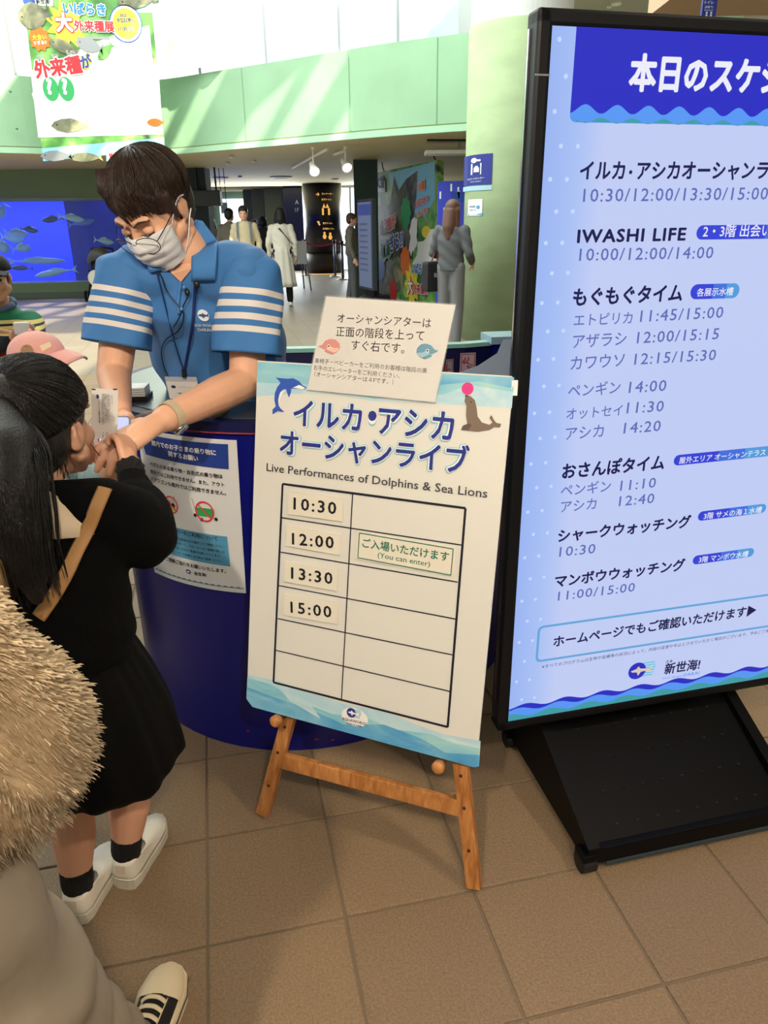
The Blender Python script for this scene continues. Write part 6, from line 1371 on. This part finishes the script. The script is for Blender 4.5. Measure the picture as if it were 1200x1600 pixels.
# black canvas sneaker with a white toe cap
CAN = mat('canvas_black', (24, 22, 22), .8, bump=.3, scale=200); RUB = mat('rubber_cream', (226, 208, 172), .5)
def sneaker(tx, ty, yaw, parent):
    L = .27; f = V((math.sin(yaw), math.cos(yaw), 0)); s_ = V((f.y, -f.x, 0)); o = V((tx, ty, 0)) - f * L
    prof = [(0, .012), (.03, .028), (.15, .034), (.35, .036), (.6, .044), (.78, .047), (.92, .038), (.98, .022), (1, .006)]
    def F(t, w_, z): return o + f * (L * t) + s_ * w_ + V((0, 0, z))
    def outl(sc, z, add=0): return [F(t, w_ * sc, z) for t, w_ in prof] + [F(t, -w_ * sc, z) for t, w_ in prof[::-1]]
    b = B(); b.loft([outl(.96, 0), outl(1.02, .004), outl(1.02, .030), outl(.97, .033)]); so = b.build('shoe', RUB, parent)
    b = B(); b.tube([F(t, w_ * 1.025, .020) for t, w_ in prof] + [F(t, -w_ * 1.025, .020) for t, w_ in prof[::-1]], .0018, 6); b.build('sole_stripe', mat('stripe_dark', (40, 36, 36), .5), so)
    b = B(); rows = []
    for t in [.0, .06, .15, .3, .45, .58, .68, .74]:
        w_ = .93 * (.030 if t < .1 else (.034 + (t - .1) * .012)); h = .085 - .055 * t if t > .2 else .088
        rows.append([F(t, w_ * math.cos(a), .028 + (h - .02) * max(0, math.sin(a)) ** .7) for a in [math.pi * k / 12 for k in range(13)]])
    b.loft(rows, closed=False, cap=False); b.build('upper', CAN, so, smooth=True)
    b = B(); rows = []
    for k in range(9):
        t = .70 + .295 * k / 8; w_ = .044 * math.sqrt(max(0, 1 - ((t - .70) / .30) ** 2)) ** .8 + .0005; h = .024 * math.sqrt(max(0, 1 - ((t - .70) / .31) ** 2)) + .002
        rows.append([F(t, w_ * math.cos(a), .028 + h * max(0, math.sin(a)) ** .8) for a in [math.pi * k2 / 12 for k2 in range(13)]])
    b.loft(rows, closed=False, cap=False); b.build('toe_cap', RUB, so, smooth=True)
    B().loft([[F(t, w_, .052 + .052 * (.70 - t)) for w_ in (-.014, -.007, .007, .014)] for t in (.70, .6, .5, .35, .25)], closed=False, cap=False).build('tongue', CAN, so)
    for k in range(4):
        t = .64 - .075 * k; z = .058 + .052 * (.70 - t)
        b = B(); b.tube(smoothpath([F(t, .024, z - .004), F(t + .006, .012, z + .006), F(t + .008, 0, z + .008), F(t + .006, -.012, z + .006), F(t, -.024, z - .004)], 4), .0042, 8, flat=.45); b.build('lace', RUB, so, smooth=True)
    for sg in (-1, 1):
        b = B(); b.tube([F(.70 - .01, .022 * sg, .050), F(.3, .026 * sg, .083)], .0012, 6); b.build('stitching', RUB, so)
    return so
sneaker(-.447, 1.035, .06, fp); sneaker(-.61, .55, -.1, fp)
# ---------------------------------------------------------------- child in a pink cap
pk = empty('person', 'small child in a pink cap and pale blue fleece behind the child in black', 'person', (-.97, 2.05, 0))
PH = aty(66, 571, 2.03); PT = frame(PH, (.90, -.25, .10), (0, 0, 1), .74)
b = B(); head_shells(b, PT); b.limb([(PH + V((0, 0, -.07)), .036), (PH + V((-.01, .01, -.14)), .045)]); b.limb([(PH + V((-.01, .02, -.20)), .07), (PH + V((-.02, .02, -.42)), .08), (PH + V((-.02, .02, -.52)), .085)])
sh_ = PH + V((.02, -.08, -.17)); eb = aty(118, 700, 1.90); wr_ = aty(156, 752, 1.82)
b.limb([(sh_, .035), (eb, .030), (wr_, .022)]); fingers(b, wr_ + V((.03, -.015, .02)), (.8, -.5, .4), (.3, .6, .3), .06, (.5, .6, .6, .7), .66)
b.limb([(PH + V((-.02, .10, -.17)), .035), (PH + V((.03, .16, -.34)), .03), (PH + V((.12, .12, -.36)), .022)]); fingers(b, PH + V((.145, .10, -.355)), (.9, -.3, .1), (0, 0, -1), .05, (.5, .6, .6, .7), .66, -1)
for s in (-1, 1): b.limb([(PH + V((-.02, .02 + .06 * s, -.54)), .065), (PH + V((-.0, .02 + .06 * s, -.76)), .045), (V((PH.x - .02, PH.y + .02 + .06 * s, .07)), .03), (V((PH.x + .05, PH.y + .02 + .06 * s, .03)), .025)])
b.skin('body', SKINW, pk, .005, 3)
FL = mat('fleece_blue', (150, 182, 190), .95, bump=.9, scale=70, detail=4)
b = B(); b.loft([ring(PH + V((-.02, .02, -.52)), (0, 0, 1), .11, .13), ring(PH + V((-.02, .02, -.35)), (0, 0, 1), .115, .14), ring(PH + V((-.01, .01, -.20)), (0, 0, 1), .10, .13), ring(PH + V((-.01, .01, -.13)), (0, 0, 1), .05, .06)])
b.limb([(sh_, .055), (eb, .052), (wr_.lerp(eb, .08), .042)]); b.limb([(PH + V((-.02, .10, -.17)), .055), (PH + V((.03, .16, -.34)), .05), (PH + V((.11, .125, -.36)), .036)])
b.skin('fleece', FL, pk, .007, 4, disp=lambda p: .003 * math.sin(p.x * 90) * math.sin(p.z * 80 + p.y * 60))
b = B()
for s in (-1, 1): b.limb([(PH + V((-.02, .02 + .06 * s, -.54)), .078), (PH + V((-.0, .02 + .06 * s, -.76)), .058), (V((PH.x - .02, PH.y + .02 + .06 * s, .08)), .045)])
b.skin('trousers', mat('trousers_beige', (160, 150, 135), .9), pk, .010, 3)
for s in (-1, 1): B().limb([(V((PH.x - .03, PH.y + .02 + .06 * s, .035)), .034), (V((PH.x + .07, PH.y + .02 + .06 * s, .028)), .028)]).skin('shoe', SHOE, pk, .006, 3)
c_ = B(); c_.ball((0, .03, .01), (.082, .09, .09)); c_.ball((0, .06, -.06), (.07, .05, .07)); c_.xf(PT); c_.skin('hair', HAIRK, pk, .006, 3)
PINK = mat('cap_pink', (240, 178, 170), .85, bump=.3, scale=130); 
b = B(); rows = []; n = 36
for k in range(10):
    a = math.pi / 2 * k / 9; rows.append([PT @ V((.094 * math.cos(a) * math.cos(t), .012 + .108 * math.cos(a) * math.sin(t), .036 + .092 * math.sin(a) ** .9)) for t in [2 * math.pi * j / n for j in range(n)]])
b.loft(rows); cap = b.build('cap', PINK, pk, smooth=True)
b = B(); rows = []
for k in range(8):
    t = k / 7; rows.append([PT @ V((x * (1 - .18 * t), -.070 - .098 * t - .03 * (1 - (x / .08) ** 2) * 1 + .012, .050 - .012 * t - 2.6 * x * x * (.4 + t * .6) - .02 * t * t)) for x in [-.08 + .16 * j / 12 for j in range(13)]])
b.loft(rows, cap=False, closed=False); br = b.build('cap_brim', PINK, cap, smooth=True, fix=False); m_ = br.modifiers.new('t', 'SOLIDIFY'); m_.thickness = .004
B().ball(PT @ V((0, .012, .130)), .006, n=8).build('cap_button', PINK, cap)
TC = bvh_of(cap)
b = B(); pts = [on(42 + 11 * math.cos(t), 551 + 13 * math.sin(t), .0065, 2.0, TC) for t in [2 * math.pi * k / 14 for k in range(14)]]; b.poly(pts); b.build('mesh_patch', mat('cap_mesh', (205, 160, 125), .9, bump=1, scale=300), cap)
pl = Plane(on(70, 545, .006, 2.0, TC), (.9, -.3, 0), (-.1, .1, 1)); drape(text('BEAR', pl, (60, 548), (80, 541), mat('cap_cream', (248, 225, 180), .7), cap, .05, off=0), .005, TC) if False else None
b = B(); b.poly([on(u, v, .004, 2.0, TC) for u, v in ((62, 540), (78, 534), (81, 541), (66, 549))]); b.build('cap_patch', mat('cap_cream', (248, 225, 180), .7), cap)
for s in (-1, 1): B().ball(PT @ V((s * .032, -.082, -.004)), (.008, .008, .008), n=10).build('eye', EYED, pk)
# ---------------------------------------------------------------- boy in a striped rugby shirt
by = empty('person', 'child in a dark cap and green, navy and red striped shirt at the left edge', 'person', (-1.68, 3.3, 0))
BH = aty(-13, 434, 3.3); BT = frame(BH, (.42, -.85, -.05), (0, 0, 1), .90)
b = B(); head_shells(b, BT); bx_, by_, bz_ = BH
b.limb([(BH + V((0, .02, -.08)), .042), (BH + V((0, .03, -.15)), .05)]); b.limb([(BH + V((0, .03, -.22)), .09), (V((bx_, 3.34, .72)), .09), (V((bx_, 3.34, .62)), .10)])
eL = aty(52, 528, 3.22); hL_ = aty(36, 522, 3.08); eR = aty(-30, 545, 3.2)
b.limb([(BH + V((.14, .02, -.20)), .035), (eL, .030), (hL_, .022)]); fingers(b, hL_ + V((-.03, -.01, .0)), (-.9, -.2, .15), (0, .6, .8), .06, (.6, .7, .7, .8), .72)
b.limb([(BH + V((-.14, .02, -.20)), .035), (eR, .030), (aty(22, 530, 3.06), .022)]); fingers(b, aty(27, 526, 3.05), (.9, -.1, .2), (0, .5, .8), .06, (.6, .7, .7, .8), .72)
for s in (-1, 1): b.limb([(V((bx_ + s * .07, 3.34, .60)), .07), (V((bx_ + s * .07, 3.33, .33)), .05), (V((bx_ + s * .08, 3.34, .08)), .032), (V((bx_ + s * .08, 3.26, .03)), .026)])
b.skin('body', SKINW, by, .006, 3)
def rug():
    m = bpy.data.materials.new('rugby_stripes'); m.use_nodes = True; nt = m.node_tree; p = nt.nodes['Principled BSDF']; p.inputs['Roughness'].default_value = .85
    g = nt.nodes.new('ShaderNodeTexCoord'); sx = nt.nodes.new('ShaderNodeSeparateXYZ'); mr = nt.nodes.new('ShaderNodeMapRange'); mr.inputs[1].default_value = .66; mr.inputs[2].default_value = BH.z - .10
    r = nt.nodes.new('ShaderNodeValToRGB'); r.color_ramp.interpolation = 'CONSTANT'; nt.links.new(g.outputs['Object'], sx.inputs[0]); nt.links.new(sx.outputs[2], mr.inputs[0]); nt.links.new(mr.outputs[0], r.inputs[0]); nt.links.new(r.outputs[0], p.inputs['Base Color'])
    G, N, Rr, Y_ = (22, 118, 82), (24, 26, 44), (200, 40, 52), (236, 214, 130)
    e = r.color_ramp.elements; e[0].position = 0; e[0].color = (*lin(N), 1); e[1].position = .12; e[1].color = (*lin(Y_), 1)
    for x, c in ((.15, Rr), (.24, G), (.42, G), (.50, Rr), (.56, N), (.76, Y_), (.79, N), (.81, Y_), (.84, G)): q = e.new(x); q.color = (*lin(c), 1)
    return m
RG = rug(); b = B(); b.loft([ring((bx_, 3.34, .66), (0, 0, 1), .135, .11), ring((bx_, 3.34, .85), (0, 0, 1), .14, .115), ring(BH + V((0, .03, -.22)), (0, 0, 1), .145, .11), ring(BH + V((0, .03, -.15)), (0, 0, 1), .09, .08), ring(BH + V((0, .03, -.12)), (0, 0, 1), .055, .055)])
b.limb([(BH + V((.12, .02, -.20)), .062), (eL, .054), (hL_.lerp(eL, .25), .040)]); b.limb([(BH + V((-.12, .02, -.20)), .062), (eR, .054), (aty(16, 531, 3.07), .038)])
b.skin('shirt', RG, by, .008, 4)
o = B().tube([BH + V((.06 * math.cos(t), .02 + .055 * math.sin(t) - .0, -.115 - .02 * -math.sin(t))) for t in [2 * math.pi * k / 20 for k in range(21)]], .014, 8).build('collar', mat('collar_denim', (92, 112, 142), .9, bump=.4, scale=200), by, smooth=True)
b = B()
for s in (-1, 1): b.limb([(V((bx_ + s * .07, 3.34, .62)), .085), (V((bx_ + s * .07, 3.33, .33)), .065), (V((bx_ + s * .08, 3.34, .10)), .05)])
b.skin('trousers', TR_, by, .010, 3)
for s in (-1, 1): B().limb([(V((bx_ + s * .08, 3.37, .035)), .036), (V((bx_ + s * .08, 3.24, .030)), .030)]).skin('shoe', SHOE, by, .008, 3)
c_ = B(); c_.ball((0, .03, .01), (.082, .09, .09)); c_.ball((0, .06, -.05), (.07, .05, .07)); c_.xf(BT); c_.skin('hair', HAIRK, by, .008, 3)
CAPD = mat('cap_dark', (26, 32, 38), .8)
b = B(); rows = []
for k in range(10):
    a = math.pi / 2 * k / 9; rows.append([BT @ V((.094 * math.cos(a) * math.cos(t), .012 + .108 * math.cos(a) * math.sin(t), .036 + .085 * math.sin(a) ** .9)) for t in [2 * math.pi * j / n for j in range(n)]])
b.loft(rows); cap = b.build('cap', CAPD, by, smooth=True)
b = B(); rows = []
for k in range(6):
    t = k / 5; rows.append([BT @ V((x * (1 - .18 * t), -.082 - .075 * t - .03 * (1 - (x / .08) ** 2), .046 - .012 * t - 2.2 * x * x)) for x in [-.08 + .16 * j / 12 for j in range(13)]])
b.loft(rows, cap=False, closed=False); br = b.build('cap_brim', CAPD, cap, smooth=True, fix=False); m_ = br.modifiers.new('t', 'SOLIDIFY'); m_.thickness = .004
for s in (-1, 1):
    B().ball(BT @ V((s * .032, -.080, -.004)), (.011, .008, .006), n=10).build('eye', EYED, by); B().tube([BT @ V((s * .018, -.092, .014)), BT @ V((s * .048, -.080, .014))], .0022, 6).build('eyebrow', HAIRK, by)
B().ball(BT @ V((0, -.089, -.064)), (.018, .006, .007), n=10).build('lips', LIPM, by)
B().box(aty(34, 513, 3.02), (.06, .02, .05), .2, .008).build('held_paper', PWHITE, by)
# ---------------------------------------------------------------- people in the hall
def walker(label, u, v, h, yaw, top, bottom, hair, foot=None, dx=0, hairlen=0, coat=0, skirt=None, sleeves=True, voxel=.021, Y=None, stride=.06, arms='down', name='person', group=None):
    """standing or walking adult whose head top shows at photo pixel (u, v); faces -Y before the turn by yaw"""
    if Y is None: sl = ray(u, v); Y = (h - CAMH) / sl.z * sl.y
    X = aty(u, v, Y).x + dx; k = h / 1.70
    t = empty(name, label, 'person', (X, Y, 0), group)
    M = Matrix.Translation((X, Y, 0)) @ Matrix.Rotation(yaw, 4, 'Z') @ Matrix.Diagonal((k, k, k, 1))
    H = frame((0, -.015, 1.585), (0, -1, -.08), (0, 0, 1), 1.0)
    b = B(); head_shells(b, H); b.limb([((0, 0, 1.52), .045), ((0, .02, 1.42), .055)]); b.limb([((0, .02, 1.32), .11), ((0, .02, 1.1), .09), ((0, .02, .97), .08)])
    A = {'down': (((.24, .04, 1.12), (.24, -.05, .88)), ((-.24, .04, 1.12), (-.24, -.05, .88))), 'front': (((.23, .02, 1.13), (.10, -.20, 1.12)), ((-.23, .02, 1.13), (-.10, -.20, 1.12))), 'bag': (((.24, .02, 1.13), (.16, -.18, 1.06)), ((-.24, .04, 1.12), (-.20, -.14, 1.02)))}[arms]
    for s, (el, wr2) in zip((1, -1), A):
        b.limb([((s * .17, .02, 1.38), .048), (el, .038), (wr2, .027)]); f = nrm(V(wr2) - V(el)); fingers(b, V(wr2) + f * .04, f, (-s, 0, 0), .04, (.3, .35, .4, .45), 1, s)
    LG_ = [(s * .085, s * stride) for s in (1, -1)]
    for x, dy in LG_: b.limb([((x, .02, .93), .085), ((x, .0 + dy * .4, .50), .058), ((x, .04 + dy, .09), .038), ((x, -.06 + dy, .035), .03)])
    b.xf(M); b.skin('body', SKIN, t, voxel * .7, 2)
    b = B(); b.loft([ring((0, .02, .93 - coat), (0, 0, 1), .17 + coat * .15, .12 + coat * .12), ring((0, .02, 1.08), (0, 0, 1), .155, .115), ring((0, .02, 1.28), (0, 0, 1), .175, .12), ring((0, .02, 1.40), (0, 0, 1), .14, .10), ring((0, .02, 1.47), (0, 0, 1), .065, .06)])
    for s, (el, wr2) in zip((1, -1), A): b.limb([((s * .165, .02, 1.37), .068), (el, .055), (V(wr2).lerp(V(el), .1), .042)])
    b.xf(M); tp_ = b.skin('top', top, t, voxel * .8, 3, disp=lambda p: .004 * math.sin(p.z * 50 + p.x * 40))
    if skirt:
        b = B(); rr_ = []
        for q in range(8):
            tt = q / 7; rr_.append([V(((.15 + .09 * tt) * (1 + .05 * math.sin(9 * a)) * math.cos(a), .02 + (.12 + .09 * tt) * (1 + .05 * math.sin(9 * a)) * math.sin(a), 1.04 - (1.04 - skirt[1]) * tt)) for a in [2 * math.pi * j / 54 for j in range(54)]])
        b.loft(rr_); b.xf(M); b.build('skirt', skirt[0], t, smooth=True)
    b = B()
    for x, dy in LG_: b.limb([((x, .02, .97), .094), ((x, .0 + dy * .4, .50), .076), ((x, .04 + dy, .11), .060)])
    b.ball((0, .02, .97), (.16, .115, .10)); b.xf(M); b.skin('trousers', bottom, t, voxel, 3)
    for x, dy in LG_: B().limb([((x, .06 + dy, .042), .042), ((x, -.10 + dy, .036), .036)]).xf(M).skin('shoe', foot or BLACK, t, voxel * .6, 2)
    c_ = B(); c_.ball((0, .022, .042), (.088, .103, .088)); c_.ball((0, .05, .0), (.083, .075, .085))
    if hairlen: c_.limb([((0, .055, -.01), .080), ((0, .080, -.02 - hairlen * .6), .080), ((.01, .085, -.02 - hairlen), .055)]); c_.limb([((.05, .04, -.0), .055), ((.075, .05, -.03 - hairlen * .85), .04)]); c_.limb([((-.05, .04, -.0), .055), ((-.075, .05, -.03 - hairlen * .85), .04)])
    else: c_.ball((0, .06, -.04), (.062, .045, .05))
    c_.xf(M @ H); c_.skin('hair', hair, t, voxel * .6, 3)
    for s in (-1, 1): B().ball((s * .032, -.080, -.002), (.012, .008, .006), n=8).xf(M @ H).build('eye', EYED, t)
    return t, M, tp_
KN = mat('knit_cream', (222, 216, 200), .9, bump=.6, scale=30); SKC = mat('skirt_cream', (206, 200, 186), .85, bump=.3, scale=8, stretch=(3, 3, .4))
GREYJ = mat('jacket_grey', (92, 94, 96), .9, bump=.3, scale=60); JEAN = mat('jeans_grey', (128, 128, 128), .85, bump=.5, scale=14, stretch=(1, 1, .4))
BEIGE = mat('pullover_beige', (212, 196, 160), .9, bump=.3, scale=30); DARKC = mat('coat_dark', (48, 50, 56), .9); LIGHTC = mat('shirt_light', (200, 200, 195), .9); OLIV = mat('jacket_taupe', (120, 116, 104), .9)
t, M, tp_ = walker('person in a cream knit top and long pale skirt seen from behind, black strap across', 437, 325, 1.70, math.pi, KN, BLACKM, HAIRK, foot=PWHITE, skirt=(SKC, .36), hairlen=.10, stride=.12, coat=.06)
TT = bvh_of(tp_); b = B(); P = [on(u, v, .012, 15.1, TT) for u, v in ((428, 349), (436, 357), (444, 366), (452, 376), (458, 382))]; b.tube(P, .022, 6, flat=.3); b.build('bag_strap', BLACK, t)
t, M, tp_ = walker('person with long brown hair, grey jacket and pale jeans, seen from behind by the pillar', 708, 313, 1.66, math.pi - .55, GREYJ, JEAN, HAIRM, foot=PWHITE, hairlen=.27, arms='bag', stride=.03, voxel=.012)
b = B(); c0 = aty(680, 432, 8.95); b.box(c0, (.30, .14, .34), .5, .03); hb = b.build('handbag', mat('bag_black', (24, 24, 28), .5), t)
for du in (-5, 6): B().tube(smoothpath([aty(676 + du, 420, 8.9), aty(682 + du * .6, 395, 8.92), aty(689 + du * .2, 372, 8.98)]), .009, 6).build('bag_handle', mat('handle_brown', (130, 72, 50), .5), hb)
B().box(c0 + V((0, -.085, .02)), (.05, .01, .05), .5).build('bag_buckle', CHROME, hb)
t, M, tp_ = walker('person in a beige pullover with backpack straps, walking towards the counter', 379, 322, 1.74, .1, BEIGE, DARKC, HAIRK, foot=SHOE, stride=.10)
for s in (-1, 1): B().tube([M @ V((s * .10, .10, 1.44)), M @ V((s * .11, -.06, 1.44)), M @ V((s * .115, -.118, 1.30)), M @ V((s * .12, -.10, 1.12))], .022, 6, flat=.35).build('backpack_strap', mat('strap_slate', (110, 122, 130), .8), t)
B().box(M @ V((0, .22, 1.25)), (.3, .16, .42), .1, .05).build('backpack', mat('strap_slate', (110, 122, 130), .8), t)
walker('person in a grey and dark jacket seen from behind, left of the person in beige', 357, 326, 1.72, math.pi - .2, OLIV, DARKC, HAIRK)
walker('person in a pale top partly hidden behind the blue shirt shoulder', 330, 341, 1.58, math.pi + .3, LIGHTC, DARKC, HAIRK, hairlen=.08)
walker('person in dark clothes seen from behind between the person in beige and the cream coat', 410, 338, 1.60, math.pi, DARKC, DARKC, HAIRK, hairlen=.05)
walker('small far person in grey clothes beside the dark clothed visitor', 397, 343, 1.55, .2, GREYJ, DARKC, HAIRM)
walker('person half hidden behind the far screen kiosk, in grey beige clothes', 549, 343, 1.60, math.pi / 2, OLIV, GREYJ, HAIRM, Y=14.4, voxel=.02)
# ---------------------------------------------------------------- pushchair
q = aty(162, 455, 15.7); q.z = 0; ps = empty('pushchair', 'black and grey pushchair with a round white cushion, in front of the tank', 'pushchair', tuple(q))
TUBE = mat('pram_frame', (26, 26, 30), .5); X, Y, _ = q
for sx in (-.22, .22):
    B().tube([(X + sx, Y + .25, 1.0), (X + sx, Y + .1, .55), (X + sx, Y - .3, .12)], .018, 8).build('frame_tube', TUBE, ps); B().tube([(X + sx, Y - .05, .6), (X + sx, Y + .35, .12)], .018, 8).build('frame_tube', TUBE, ps)
    for dy in (-.32, .36):
        for ds in (-.03, .03): B().cyl((X + sx + ds - .012, Y + dy, .11), (X + sx + ds + .012, Y + dy, .11), .11, n=24).build('wheel', mat('tyre', (18, 18, 20), .7), ps)
B().tube([(X - .22, Y + .25, 1.0), (X, Y + .30, 1.03), (X + .22, Y + .25, 1.0)], .022, 8).build('push_handle', TUBE, ps)
b = B(); b.box((X, Y, .45), (.36, .36, .08), 0, .02); b.box((X, Y + .12, .68), (.36, .08, .46), 0, .02); b.build('seat', DARKC, ps)
b = B(); rows = []
for k in range(9):
    a = math.pi * .85 * k / 8 - .15; rows.append([(X + .26 * math.cos(t_), Y + .10 - .30 * math.sin(a) * math.sin(t_) * 1, .62 + .42 * math.sin(t_) * (1 if k == 0 else math.cos(a * .45))) for t_ in [math.pi * j / 14 for j in range(15)]])
b.loft(rows, closed=False, cap=False); cn_ = b.build('canopy', mat('canopy_grey', (104, 106, 108), .9), ps, smooth=True)
B().box((X, Y - .1, .28), (.34, .3, .16), 0, .04).build('basket', BLACKM, ps)
B().lathe([(.001, .05), (.12, .045), (.16, .02), (.16, -.02), (.12, -.045), (.001, -.05)], M=Matrix.Translation((X + .02, Y - .36, .46)) @ Matrix.Rotation(math.pi / 2, 4, 'X')).build('cushion', mat('cushion_white', (228, 224, 214), .9), ps, smooth=True)
